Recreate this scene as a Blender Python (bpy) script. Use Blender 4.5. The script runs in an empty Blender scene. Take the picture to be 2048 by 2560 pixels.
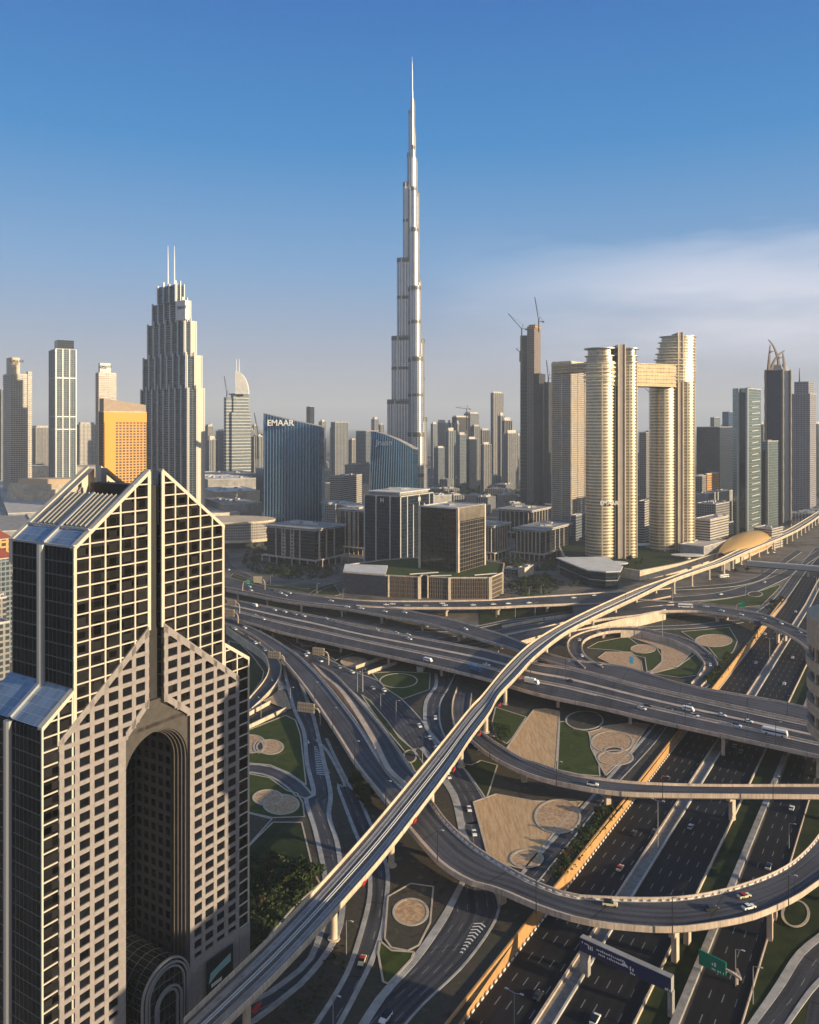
import bpy, math, random
from mathutils import Vector
rnd = random.Random(7)
R = math.radians
sc = bpy.context.scene
# ------------------------------------------------------------------ camera
CAMH, FPX, CX, HY = 165.0, 2050.0, 1024.0, 1060.0      # eye height, focal length and horizon of the photograph (2048 x 2560)
cam = bpy.data.cameras.new('camera')
camo = bpy.data.objects.new('camera', cam)
sc.collection.objects.link(camo)
camo.location = (0, 0, CAMH)
camo.rotation_euler = (R(90), 0, 0)
cam.sensor_fit = 'HORIZONTAL'
cam.sensor_width = 36
cam.lens = 36 * FPX / 2048
cam.shift_y = -(1280 - HY) / 2048
cam.clip_start = 1
cam.clip_end = 80000
sc.camera = camo
# ------------------------------------------------------------------ sun, sky, exposure
HAZE = 0.00009
SUN_AZ, SUN_EL = R(118), R(13)
w = bpy.data.worlds.new('World')
sc.world = w
w.use_nodes = True
N, Lk = w.node_tree.nodes, w.node_tree.links
N.clear()
def wn(t, **k):
    n = N.new(t)
    for a, b in k.items(): setattr(n, a, b)
    return n
sky = wn('ShaderNodeTexSky', sky_type='NISHITA', sun_disc=False, sun_elevation=R(14), sun_rotation=SUN_AZ, altitude=0, air_density=1.25, dust_density=0.2, ozone_density=3.5)
geo = wn('ShaderNodeTexCoord')
sep = wn('ShaderNodeSeparateXYZ')
mp = wn('ShaderNodeMapping'); mp.inputs['Scale'].default_value = (2.2, 2.2, 13)
no = wn('ShaderNodeTexNoise'); no.inputs['Scale'].default_value = 1.6; no.inputs['Detail'].default_value = 7; no.inputs['Roughness'].default_value = .55
Lk.new(geo.outputs['Generated'], sep.inputs[0]); Lk.new(geo.outputs['Generated'], mp.inputs[0]); Lk.new(mp.outputs[0], no.inputs[0])
def wm(op, a, b=None, c=None, clamp=False):
    n = wn('ShaderNodeMath', operation=op, use_clamp=clamp)
    for i, q in enumerate((a, b, c)):
        if q is None: continue
        if isinstance(q, (int, float)): n.inputs[i].default_value = q
        else: Lk.new(q, n.inputs[i])
    return n.outputs[0]
# a low pale cloud bank on the right: top edge near 13 degrees, fading to the left and downwards
zed = wm('ADD', sep.outputs['Z'], wm('MULTIPLY', wm('SUBTRACT', no.outputs[0], .5), .17))
top = wm('MULTIPLY', wm('SUBTRACT', .225, zed), 14, clamp=True)
bot = wm('MULTIPLY', wm('SUBTRACT', zed, .03), 9, clamp=True)
side = wm('MULTIPLY', wm('SUBTRACT', wm('ADD', sep.outputs['X'], wm('MULTIPLY', no.outputs[0], .16)), .10), 3.4, clamp=True)
cl = wm('MULTIPLY', wm('MULTIPLY', top, bot), side)
cl = wm('MULTIPLY', cl, wm('MULTIPLY', wm('ADD', no.outputs[0], .35), .8))
mx = wn('ShaderNodeMixRGB'); mx.inputs[2].default_value = (3.3, 3.35, 3.8, 1)
ramp = wn('ShaderNodeValToRGB'); e = ramp.color_ramp.elements
for i, (p, col) in enumerate(((0, (1.3, 1.38, 1.75)), (.07, (1.15, 1.4, 2.0)), (.18, (.52, 1.28, 2.4)), (.32, (.0, .86, 2.2)), (.48, (.0, .50, 1.8)), (1, (.35, .60, 1.0)))):
    q = e[i] if i < 2 else e.new(p)
    q.position = p; q.color = (*[x / 4 for x in col], 1)
gain = wn('ShaderNodeVectorMath', operation='SCALE'); gain.inputs['Scale'].default_value = 4
Lk.new(sep.outputs['Z'], ramp.inputs[0]); Lk.new(ramp.outputs[0], gain.inputs[0])
grade = wn('ShaderNodeMixRGB'); grade.inputs[0].default_value = .97
# unseen half of the sky, behind the camera: pale fill added to neutralise ambient light
sky_fill = wn('ShaderNodeMixRGB'); sky_fill.inputs[2].default_value = (1.7, 1.76, 1.85, 1)
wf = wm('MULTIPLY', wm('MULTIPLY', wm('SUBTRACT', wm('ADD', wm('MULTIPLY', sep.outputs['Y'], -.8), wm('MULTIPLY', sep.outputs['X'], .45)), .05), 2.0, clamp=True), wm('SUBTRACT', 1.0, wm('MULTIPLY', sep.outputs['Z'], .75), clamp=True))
Lk.new(gain.outputs[0], sky_fill.inputs[1]); Lk.new(wf, sky_fill.inputs[0])
Lk.new(sky.outputs[0], grade.inputs[1]); Lk.new(sky_fill.outputs[0], grade.inputs[2])
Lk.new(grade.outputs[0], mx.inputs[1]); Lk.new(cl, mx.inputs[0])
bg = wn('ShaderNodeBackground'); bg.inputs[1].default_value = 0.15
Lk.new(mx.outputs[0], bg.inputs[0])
wo = wn('ShaderNodeOutputWorld'); Lk.new(bg.outputs[0], wo.inputs[0])
sl = bpy.data.lights.new('sun', 'SUN'); sl.energy = 5.0; sl.angle = R(.6); sl.color = (1.0, .80, .52)
so = bpy.data.objects.new('sun', sl); sc.collection.objects.link(so)
sd = Vector((math.sin(SUN_AZ) * math.cos(SUN_EL), math.cos(SUN_AZ) * math.cos(SUN_EL), math.sin(SUN_EL)))
so.rotation_euler = sd.to_track_quat('Z', 'Y').to_euler()
so.location = (300, -300, 900)
sc.view_settings.view_transform = 'Standard'
sc.view_settings.look = 'None'
sc.view_settings.exposure = 0.85
sc.view_settings.gamma = 1
sc.cycles.use_denoising = True
sc.cycles.max_bounces = 5
sc.cycles.diffuse_bounces = 2
sc.cycles.glossy_bounces = 3
sc.cycles.volume_bounces = 0
sc.cycles.sample_clamp_indirect = 4
# ------------------------------------------------------------------ helpers
COL = sc.collection
OFF = {}
def lab(o, label=None, cat=None, group=None, kind=None):
    if label: o['label'] = label
    if cat: o['category'] = cat
    if group: o['group'] = group
    if kind: o['kind'] = kind
    return o
def thing(name, label, cat, loc, group=None):
    o = bpy.data.objects.new(name, None); COL.objects.link(o)
    o.location = loc; o.empty_display_size = 2
    OFF[o.name] = Vector(loc)
    return lab(o, label, cat, group)
class MB:
    def __init__(s): s.v = []; s.f = []; s.m = []; s.uv = []
    def face(s, pts, m=0, uv=None):
        b = len(s.v); s.v += [tuple(p) for p in pts]; s.f.append(tuple(range(b, b + len(pts)))); s.m.append(m)
        s.uv += uv if uv else [(p[0] + p[1], p[2]) for p in pts]
    def box(s, c, size, rz=0, m=0, mt=None):
        cx, cy, z0 = c; a, b, h = size[0] / 2, size[1] / 2, size[2]
        co, si = math.cos(rz), math.sin(rz)
        P = [(cx + x * co - y * si, cy + x * si + y * co) for x, y in ((-a, -b), (a, -b), (a, b), (-a, b))]
        s.prism(P, z0, z0 + h, m, m if mt is None else mt)
    def prism(s, P, z0, z1, m=0, mt=None, bottom=True, u0=0):
        n = len(P); u = u0
        for i in range(n):
            a, b = P[i], P[(i + 1) % n]; d = math.hypot(b[0] - a[0], b[1] - a[1])
            mm = m[i] if isinstance(m, (list, tuple)) else m
            za = z1[i] if isinstance(z1, (list, tuple)) else z1; zb = z1[(i + 1) % n] if isinstance(z1, (list, tuple)) else z1
            s.face([(a[0], a[1], z0), (b[0], b[1], z0), (b[0], b[1], zb), (a[0], a[1], za)], mm, [(u, z0), (u + d, z0), (u + d, zb), (u, za)])
            u += d
        if mt is None: mt = m if not isinstance(m, (list, tuple)) else m[0]
        zz = z1 if isinstance(z1, (list, tuple)) else [z1] * n
        s.face([(p[0], p[1], q) for p, q in zip(P, zz)], mt)
        if bottom: s.face([(p[0], p[1], z0) for p in reversed(P)], mt)
    def bar(s, a, b, w, h=None, m=0):
        a, b = Vector(a), Vector(b); h = h or w; d = b - a
        if d.length < 1e-6: return
        d.normalize()
        x = d.cross(Vector((0, 0, 1)))
        x = Vector((1, 0, 0)) if x.length < 1e-3 else x.normalized()
        y = x.cross(d)
        q = [a + x * (i * w / 2) + y * (j * h / 2) for i, j in ((-1, -1), (1, -1), (1, 1), (-1, 1))]
        r = [p + (b - a) for p in q]
        for i in range(4):
            j = (i + 1) % 4; s.face([q[i], q[j], r[j], r[i]], m)
        s.face(q[::-1], m); s.face(r, m)
    def cone(s, c, r0, r1, h, n=10, m=0):
        for i in range(n):
            a, b = 2 * math.pi * i / n, 2 * math.pi * (i + 1) / n
            p = [(c[0] + r0 * math.cos(a), c[1] + r0 * math.sin(a), c[2]), (c[0] + r0 * math.cos(b), c[1] + r0 * math.sin(b), c[2]),
                 (c[0] + r1 * math.cos(b), c[1] + r1 * math.sin(b), c[2] + h), (c[0] + r1 * math.cos(a), c[1] + r1 * math.sin(a), c[2] + h)]
            s.face(p, m, [(r0 * a, c[2]), (r0 * b, c[2]), (r0 * b, c[2] + h), (r0 * a, c[2] + h)])
        s.face([(c[0] + r1 * math.cos(2 * math.pi * i / n), c[1] + r1 * math.sin(2 * math.pi * i / n), c[2] + h) for i in range(n)], m)
    def tube(s, pts, r, m=0, n=6):
        for a, b in zip(pts, pts[1:]): s.bar(a, b, 2 * r, 2 * r, m)
    def mesh(s, name, mats, off=(0, 0, 0), smooth=False):
        me = bpy.data.meshes.new(name)
        me.from_pydata([(x - off[0], y - off[1], z - off[2]) for x, y, z in s.v], [], s.f)
        for m in mats: me.materials.append(m)
        me.polygons.foreach_set('material_index', s.m)
        uvl = me.uv_layers.new(name='UVMap')
        uvl.data.foreach_set('uv', [c for p in s.uv for c in p])
        if smooth: me.polygons.foreach_set('use_smooth', [True] * len(s.f))
        me.update()
        return me
    def build(s, name, mats, parent=None, smooth=False):
        off = OFF.get(parent.name, Vector((0, 0, 0))) if parent else Vector((0, 0, 0))
        if not isinstance(mats, (list, tuple)): mats = [mats]
        o = bpy.data.objects.new(name, s.mesh(name, mats, off, smooth)); COL.objects.link(o)
        if parent: o.parent = parent
        OFF[o.name] = off
        return o
# ------------------------------------------------------------------ materials
def mat(name, col, rough=.8, metal=0, noise=0, scale=.2, spec=.3, bump=0):
    m = bpy.data.materials.new(name); m.use_nodes = True
    nt = m.node_tree; b = nt.nodes['Principled BSDF']
    b.inputs['Base Color'].default_value = (*col, 1); b.inputs['Roughness'].default_value = rough
    b.inputs['Metallic'].default_value = metal; b.inputs['Specular IOR Level'].default_value = spec
    if noise:
        g = nt.nodes.new('ShaderNodeNewGeometry'); n = nt.nodes.new('ShaderNodeTexNoise')
        n.inputs['Scale'].default_value = scale; n.inputs['Detail'].default_value = 6; n.inputs['Roughness'].default_value = .65
        nt.links.new(g.outputs['Position'], n.inputs['Vector'])
        mr = nt.nodes.new('ShaderNodeMapRange'); mr.inputs[1].default_value = .3; mr.inputs[2].default_value = .7
        mr.inputs[3].default_value = 1 - noise; mr.inputs[4].default_value = 1 + noise
        nt.links.new(n.outputs[0], mr.inputs[0])
        mu = nt.nodes.new('ShaderNodeMixRGB'); mu.blend_type = 'MULTIPLY'; mu.inputs[0].default_value = 1; mu.inputs[1].default_value = (*col, 1)
        nt.links.new(mr.outputs[0], mu.inputs[2]); nt.links.new(mu.outputs[0], b.inputs['Base Color'])
    return m
def ramp_mat(name, cols, scale=.1, detail=8, rough=.95, pos=None, stretch=None, dist=0):
    """noise-driven colour ramp in world space"""
    m = bpy.data.materials.new(name); m.use_nodes = True
    nt = m.node_tree; b = nt.nodes['Principled BSDF']; b.inputs['Roughness'].default_value = rough; b.inputs['Specular IOR Level'].default_value = .15
    g = nt.nodes.new('ShaderNodeNewGeometry'); n = nt.nodes.new('ShaderNodeTexNoise')
    n.inputs['Scale'].default_value = scale; n.inputs['Detail'].default_value = detail; n.inputs['Roughness'].default_value = .62; n.inputs['Distortion'].default_value = dist
    mpn = nt.nodes.new('ShaderNodeMapping'); nt.links.new(g.outputs['Position'], mpn.inputs[0])
    if stretch: mpn.inputs['Rotation'].default_value = (0, 0, stretch[1]); mpn.inputs['Scale'].default_value = stretch[0]
    nt.links.new(mpn.outputs[0], n.inputs['Vector'])
    r = nt.nodes.new('ShaderNodeValToRGB'); nt.links.new(n.outputs[0], r.inputs[0]); nt.links.new(r.outputs[0], b.inputs['Base Color'])
    k = len(cols)
    r.color_ramp.elements[0].color = (*cols[0], 1); r.color_ramp.elements[-1].color = (*cols[-1], 1)
    r.color_ramp.elements[0].position = .32; r.color_ramp.elements[-1].position = .68
    for i in range(1, k - 1):
        e = r.color_ramp.elements.new(.32 + .36 * i / (k - 1)); e.color = (*cols[i], 1)
    return m
def facade(name, wall, glass, bay=3, fl=3.6, fx=.25, fz=.3, gr=.15, gm=.5, wr=.7, wmet=0, vary=.5, wave=0.0, uoff=0):
    """window grid laid out in metres on the UVs (u = along the wall, v = height)"""
    m = bpy.data.materials.new(name); m.use_nodes = True
    nt = m.node_tree; nd = nt.nodes; lk = nt.links; b = nd['Principled BSDF']
    uv = nd.new('ShaderNodeUVMap'); s = nd.new('ShaderNodeSeparateXYZ'); lk.new(uv.outputs[0], s.inputs[0])
    def mt(op, a, c=None):
        n = nd.new('ShaderNodeMath'); n.operation = op
        for i, q in enumerate((a, c)):
            if q is None: continue
            if isinstance(q, (int, float)): n.inputs[i].default_value = q
            else: lk.new(q, n.inputs[i])
        return n.outputs[0]
    us = mt('DIVIDE', mt('ADD', s.outputs[0], uoff), bay); vs = mt('DIVIDE', s.outputs[1], fl)
    mask = mt('MAXIMUM', mt('LESS_THAN', mt('FRACT', us), fx), mt('LESS_THAN', mt('FRACT', vs), fz))
    cb = nd.new('ShaderNodeCombineXYZ'); lk.new(mt('FLOOR', us), cb.inputs[0]); lk.new(mt('FLOOR', vs), cb.inputs[1])
    wnz = nd.new('ShaderNodeTexWhiteNoise'); wnz.noise_dimensions = '2D'; lk.new(cb.outputs[0], wnz.inputs['Vector'])
    mr = nd.new('ShaderNodeMapRange'); mr.inputs[3].default_value = 1 - vary; mr.inputs[4].default_value = 1 + vary * .6; lk.new(wnz.outputs[0], mr.inputs[0])
    gl = nd.new('ShaderNodeMixRGB'); gl.blend_type = 'MULTIPLY'; gl.inputs[0].default_value = 1; gl.inputs[1].default_value = (*glass, 1); lk.new(mr.outputs[0], gl.inputs[2])
    g = nd.new('ShaderNodeNewGeometry'); nz = nd.new('ShaderNodeTexNoise'); nz.inputs['Scale'].default_value = .06; nz.inputs['Detail'].default_value = 5
    lk.new(g.outputs['Position'], nz.inputs['Vector'])
    mr2 = nd.new('ShaderNodeMapRange'); mr2.inputs[3].default_value = .8; mr2.inputs[4].default_value = 1.2; lk.new(nz.outputs[0], mr2.inputs[0])
    wl = nd.new('ShaderNodeMixRGB'); wl.blend_type = 'MULTIPLY'; wl.inputs[0].default_value = 1; wl.inputs[1].default_value = (*wall, 1); lk.new(mr2.outputs[0], wl.inputs[2])
    mx = nd.new('ShaderNodeMixRGB'); lk.new(mask, mx.inputs[0]); lk.new(gl.outputs[0], mx.inputs[1]); lk.new(wl.outputs[0], mx.inputs[2])
    lk.new(mx.outputs[0], b.inputs['Base Color'])
    def lerp(a, c):
        n = nd.new('ShaderNodeMapRange'); n.inputs[3].default_value = a; n.inputs[4].default_value = c; lk.new(mask, n.inputs[0]); return n.outputs[0]
    lk.new(lerp(gr, wr), b.inputs['Roughness']); lk.new(lerp(gm, wmet), b.inputs['Metallic'])
    if wave:
        bp = nd.new('ShaderNodeBump'); bp.inputs['Strength'].default_value = wave; bp.inputs['Distance'].default_value = 1
        n2 = nd.new('ShaderNodeTexNoise'); n2.inputs['Scale'].default_value = .25; n2.inputs['Detail'].default_value = 2; lk.new(g.outputs['Position'], n2.inputs['Vector'])
        lk.new(n2.outputs[0], bp.inputs['Height']); lk.new(bp.outputs[0], b.inputs['Normal'])
    return m
def asphalt(name, lane=3.6, base=.05, dash=True, streak=.5):
    m = bpy.data.materials.new(name); m.use_nodes = True
    nt = m.node_tree; nd = nt.nodes; lk = nt.links; b = nd['Principled BSDF']
    uv = nd.new('ShaderNodeUVMap'); s = nd.new('ShaderNodeSeparateXYZ'); lk.new(uv.outputs[0], s.inputs[0])
    def mt(op, a, c=None):
        n = nd.new('ShaderNodeMath'); n.operation = op
        for i, q in enumerate((a, c)):
            if q is None: continue
            if isinstance(q, (int, float)): n.inputs[i].default_value = q
            else: lk.new(q, n.inputs[i])
        return n.outputs[0]
    n = nd.new('ShaderNodeTexNoise'); mpn = nd.new('ShaderNodeMapping'); mpn.inputs['Scale'].default_value = (.75, .012, 1); lk.new(uv.outputs[0], mpn.inputs[0]); lk.new(mpn.outputs[0], n.inputs[0])
    n.inputs['Scale'].default_value = 1; n.inputs['Detail'].default_value = 5; n.inputs['Roughness'].default_value = .6
    n2 = nd.new('ShaderNodeTexNoise'); g = nd.new('ShaderNodeNewGeometry'); lk.new(g.outputs['Position'], n2.inputs[0]); n2.inputs['Scale'].default_value = .9; n2.inputs['Detail'].default_value = 8
    val = mt('ADD', mt('MULTIPLY', mt('SUBTRACT', n.outputs[0], .5), streak * base * 4), mt('MULTIPLY', mt('SUBTRACT', n2.outputs[0], .5), base * .7))
    n3 = nd.new('ShaderNodeTexNoise'); lk.new(g.outputs['Position'], n3.inputs[0]); n3.inputs['Scale'].default_value = .035; n3.inputs['Detail'].default_value = 3
    val = mt('ADD', val, mt('MULTIPLY', mt('SUBTRACT', n3.outputs[0], .5), base * 1.6))
    track = mt('ABSOLUTE', mt('SUBTRACT', mt('FRACT', mt('DIVIDE', s.outputs[0], lane)), .5))
    val = mt('ADD', val, mt('MULTIPLY', mt('SUBTRACT', .25, track), base * -.9))
    val = mt('MAXIMUM', mt('ADD', val, base), base * .35)
    val = mt('MULTIPLY', val, mt('SUBTRACT', 1.0, mt('MULTIPLY', mt('LESS_THAN', mt('FRACT', mt('DIVIDE', s.outputs[1], 38.0)), .014), .6)))
    cb = nd.new('ShaderNodeCombineXYZ'); lk.new(val, cb.inputs[0]); lk.new(mt('MULTIPLY', val, 1.0), cb.inputs[1]); lk.new(mt('MULTIPLY', val, 1.12), cb.inputs[2])
    mx = nd.new('ShaderNodeMixRGB'); mx.inputs[2].default_value = (.42, .42, .40, 1); lk.new(cb.outputs[0], mx.inputs[1])
    if dash:
        line = mt('LESS_THAN', mt('ABSOLUTE', mt('SUBTRACT', mt('FRACT', mt('ADD', mt('DIVIDE', s.outputs[0], lane), .5)), .5)), .14 / lane)
        inner = mt('GREATER_THAN', s.outputs[0], lane * .5)
        ds = mt('LESS_THAN', mt('FRACT', mt('DIVIDE', s.outputs[1], 12.0)), .34)
        wear = mt('MULTIPLY', mt('MULTIPLY', line, ds), mt('MULTIPLY', inner, dash))
        lk.new(wear, mx.inputs[0])
    else: mx.inputs[0].default_value = 0
    lk.new(mx.outputs[0], b.inputs['Base Color'])
    b.inputs['Roughness'].default_value = .75; b.inputs['Specular IOR Level'].default_value = .25
    return m
def weathered(name, col, joint=5.0, streak=.35):
    """concrete with cast joints, rain streaks and blotches"""
    m = mat(name, col, .85, noise=.22, scale=.12); nt = m.node_tree; nd = nt.nodes; lk = nt.links; b = nd['Principled BSDF']
    src = b.inputs['Base Color'].links[0].from_socket
    g = nd.new('ShaderNodeNewGeometry'); mp_ = nd.new('ShaderNodeMapping'); mp_.inputs['Scale'].default_value = (1.3, 1.3, .12); lk.new(g.outputs['Position'], mp_.inputs[0])
    n = nd.new('ShaderNodeTexNoise'); n.inputs['Scale'].default_value = 1; n.inputs['Detail'].default_value = 6; n.inputs['Roughness'].default_value = .7; lk.new(mp_.outputs[0], n.inputs[0])
    r = nd.new('ShaderNodeMapRange'); r.inputs[1].default_value = .35; r.inputs[2].default_value = .65; r.inputs[3].default_value = 1 - streak; r.inputs[4].default_value = 1 + streak * .4; lk.new(n.outputs[0], r.inputs[0])
    uv = nd.new('ShaderNodeUVMap'); s = nd.new('ShaderNodeSeparateXYZ'); lk.new(uv.outputs[0], s.inputs[0])
    d = nd.new('ShaderNodeMath'); d.operation = 'DIVIDE'; d.inputs[1].default_value = joint; lk.new(s.outputs[0], d.inputs[0])
    f = nd.new('ShaderNodeMath'); f.operation = 'FRACT'; lk.new(d.outputs[0], f.inputs[0])
    l = nd.new('ShaderNodeMath'); l.operation = 'LESS_THAN'; l.inputs[1].default_value = .05; lk.new(f.outputs[0], l.inputs[0])
    k = nd.new('ShaderNodeMath'); k.operation = 'MULTIPLY_ADD'; k.inputs[1].default_value = -.28; k.inputs[2].default_value = 1; lk.new(l.outputs[0], k.inputs[0])
    mm = nd.new('ShaderNodeMath'); mm.operation = 'MULTIPLY'; lk.new(r.outputs[0], mm.inputs[0]); lk.new(k.outputs[0], mm.inputs[1])
    x = nd.new('ShaderNodeMixRGB'); x.blend_type = 'MULTIPLY'; x.inputs[0].default_value = 1; lk.new(src, x.inputs[1]); lk.new(mm.outputs[0], x.inputs[2]); lk.new(x.outputs[0], b.inputs['Base Color'])
    return m
M = {}
M['conc'] = weathered('concrete', (.60, .485, .385), 5.0, .3)
M['conc_d'] = mat('concrete_grey', (.30, .285, .27), .9, noise=.35, scale=.3)
M['cream'] = weathered('cream_concrete', (.66, .55, .41), 4.0, .25)
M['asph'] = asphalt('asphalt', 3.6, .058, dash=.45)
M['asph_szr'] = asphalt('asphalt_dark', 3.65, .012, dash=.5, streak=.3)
M['asph_plain'] = asphalt('asphalt_plain', 3.6, .075, dash=False)
M['grass'] = ramp_mat('grass', [(.022, .034, .010), (.060, .080, .018), (.042, .062, .015), (.11, .11, .035)], .07, 14)
M['grass2'] = ramp_mat('grass_dark', [(.014, .022, .008), (.028, .042, .014), (.052, .056, .022)], .1, 10)
M['sand'] = ramp_mat('planting_soil', [(.42, .27, .14), (.58, .38, .20), (.70, .48, .27)], 1.3, 14, stretch=((1, .10, 1), R(-20)))
M['sand2'] = ramp_mat('gravel_bed', [(.32, .20, .11), (.52, .34, .20), (.66, .46, .28)], .8, 10)
M['soil'] = ramp_mat('dark_soil', [(.04, .034, .028), (.085, .068, .055), (.06, .06, .04), (.14, .11, .085)], .15, 10)
M['kerb2'] = mat('shoulder_concrete', (.40, .385, .36), .9, noise=.3, scale=.25)
M['kerb'] = mat('kerb_stone', (.50, .43, .34), .9, noise=.15, scale=.6)
M['white'] = mat('white_paint', (.78, .77, .74), .5)
M['metal'] = mat('grey_metal', (.42, .43, .44), .45, .6)
M['dark'] = mat('dark_metal', (.03, .032, .035), .5, .2)
M['leaf'] = ramp_mat('leaves', [(.018, .032, .012), (.04, .062, .02), (.07, .085, .03)], .8, 4, .9)
M['leaf2'] = ramp_mat('leaves_dry', [(.05, .04, .022), (.08, .062, .035), (.11, .085, .05)], .8, 4, .9)
M['bark'] = mat('bark', (.12, .085, .06), .95)
M['roof'] = mat('roof_grey', (.30, .29, .28), .9, noise=.35, scale=.12)
M['roof_l'] = mat('roof_light', (.50, .47, .43), .85, noise=.3, scale=.1)
M['roof_w'] = mat('roof_white', (.66, .64, .60), .8, noise=.15, scale=.1)
M['glass'] = mat('dark_glass', (.05, .06, .07), .08, .75)
M['pane'] = mat('window_pane', (.010, .011, .014), .12, .2, noise=.9, scale=.21, spec=.6)
M['rail'] = mat('rail_steel', (.55, .52, .5), .35, .8)
M['bed'] = mat('track_bed', (.13, .115, .105), .95, noise=.4, scale=1.2)
M['orange'] = mat('orange_paint', (.75, .32, .06), .6)
M['green'] = mat('sign_green', (.0, .21, .12), .5)
M['blue'] = mat('sign_navy', (.03, .035, .10), .5)
M['signback'] = mat('sign_back', (.72, .58, .36), .6, noise=.1, scale=2)
M['red'] = mat('red_paint', (.45, .03, .03), .4)
M['goldband'] = mat('gold_band', (.78, .66, .47), .38, .5, noise=.18, scale=.05)
M['silverfin'] = mat('silver_fin', (.56, .555, .54), .4, .35)
M['gold'] = mat('gold_shell', (.78, .46, .13), .4, .45, noise=.12, scale=.5)
# ------------------------------------------------------------------ photograph-to-ground measuring
WIN = {'A': (540, 1400, 2.464), 'B': (1200, 1400, 2.034), 'C': (540, 1960, 2.464), 'D': (1240, 1960, 2.135), 'G': (900, 1400, 5.75), 'H': (600, 1400, 5.75),
       'I': (600, 1700, 5.75), 'J': (900, 1700, 4.3125), 'K': (600, 2000, 4.3125), 'L': (1200, 1440, 4.3125), 'M': (1600, 1380, 3.85), 'N': (560, 1420, 4.3125),
       'O': (1100, 1680, 4.3125), 'P': (700, 2150, 4.3125), 'Q': (1780, 1480, 5.134), 'R': (1400, 2250, 4.3125), 'S': (1700, 2150, 4.957), 'E': (1700, 1200, 4.957),
       'T': (600, 1150, 4.3125), 'U': (1000, 1150, 4.3125), 'W': (0, 0, 1)}
def tk(s):
    out = []
    for t in s.split():
        a = WIN[t[0]]; q = t[1:].split(',')
        out.append((a[0] + float(q[0]) / a[2], a[1] + float(q[1]) / a[2]))
    return out
def gp(p, z=0):
    Y = FPX * (CAMH - z) / (p[1] - HY)
    return Vector(((p[0] - CX) * Y / FPX, Y, z))
AZ = R(32)
Ud, Vd = Vector((math.sin(AZ), math.cos(AZ), 0)), Vector((math.cos(AZ), -math.sin(AZ), 0))
def uv2w(u, v, z=0): p = Ud * u + Vd * v; p.z = z; return p
VW = -110.7                                  # the retaining wall on the near side of the highway trench
def trench(u): return -4.5 if u < 850 else (0 if u > 950 else -4.5 * (950 - u) / 100)
def zg(x, y):
    u = x * Ud.x + y * Ud.y; v = x * Vd.x + y * Vd.y
    return 0 if v < VW else trench(u)
def lerpz(z, f):
    if isinstance(z, (int, float)): return z
    x = f * (len(z) - 1); i = min(int(x), len(z) - 2); return z[i] + (z[i + 1] - z[i]) * (x - i)
def smooth_line(P, step=5.0, n=None):
    """Catmull-Rom through P, resampled evenly"""
    Q = []
    E = [P[0] * 2 - P[1]] + list(P) + [P[-1] * 2 - P[-2]]
    for i in range(1, len(E) - 2):
        a, b, c, d = E[i - 1:i + 3]
        for k in range(12):
            t = k / 12
            Q.append(.5 * ((2 * b) + (c - a) * t + (2 * a - 5 * b + 4 * c - d) * t * t + (3 * b - a - 3 * c + d) * t ** 3))
    Q.append(P[-1])
    D = [0]
    for a, b in zip(Q, Q[1:]): D.append(D[-1] + (b - a).length)
    if n is None: n = max(2, int(D[-1] / step) + 1)
    out = []; j = 0
    for i in range(n):
        s = D[-1] * i / (n - 1)
        while j < len(D) - 2 and D[j + 1] < s: j += 1
        t = (s - D[j]) / max(1e-6, D[j + 1] - D[j]); out.append(Q[j].lerp(Q[j + 1], min(1, max(0, t))))
    return out
ROADS = {}; FLY = {}
def edges(Ls, Rs, z, step=6):
    P = tk(Ls); Q = tk(Rs)
    A = [gp(p, lerpz(z, i / (len(P) - 1))) for i, p in enumerate(P)]
    B = [gp(p, lerpz(z, i / (len(Q) - 1))) for i, p in enumerate(Q)]
    L0 = smooth_line(A, step); n = len(L0)
    return L0, smooth_line(B, step, n)
def strip(mb, A, B, m=0, dz=0, u0=0, u1=None):
    s = 0
    for i in range(len(A) - 1):
        w0 = (B[i] - A[i]).length if u1 is None else u1; w1 = (B[i + 1] - A[i + 1]).length if u1 is None else u1
        d = ((A[i + 1] + B[i + 1]) - (A[i] + B[i])).length / 2
        q = [A[i], B[i], B[i + 1], A[i + 1]]
        mb.face([(p.x, p.y, p.z + dz) for p in q], m, [(u0, s), (u0 + w0, s), (u0 + w1, s + d), (u0, s + d)]); s += d
def inset(A, B, d):
    return [a + (b - a).normalized() * min(d, (b - a).length * .45) for a, b in zip(A, B)]
def wall_line(mb, A, inner, h0, h1, m=0):
    """a thin upright wall between lines A and inner, from dz h0 to h1"""
    for i in range(len(A) - 1):
        a, b, c, d = A[i], A[i + 1], inner[i + 1], inner[i]
        for q in (((a, h0), (b, h0), (b, h1), (a, h1)), ((c, h0), (d, h0), (d, h1), (c, h1)), ((a, h1), (b, h1), (c, h1), (d, h1)), ((d, h0), (c, h0), (b, h0), (a, h0))):
            mb.face([(p.x, p.y, p.z + h) for p, h in q], m)
    for a, d in ((A[0], inner[0]), (A[-1], inner[-1])):
        mb.face([(a.x, a.y, a.z + h0), (d.x, d.y, d.z + h0), (d.x, d.y, d.z + h1), (a.x, a.y, a.z + h1)], m)
GZ = [0.03]
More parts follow.
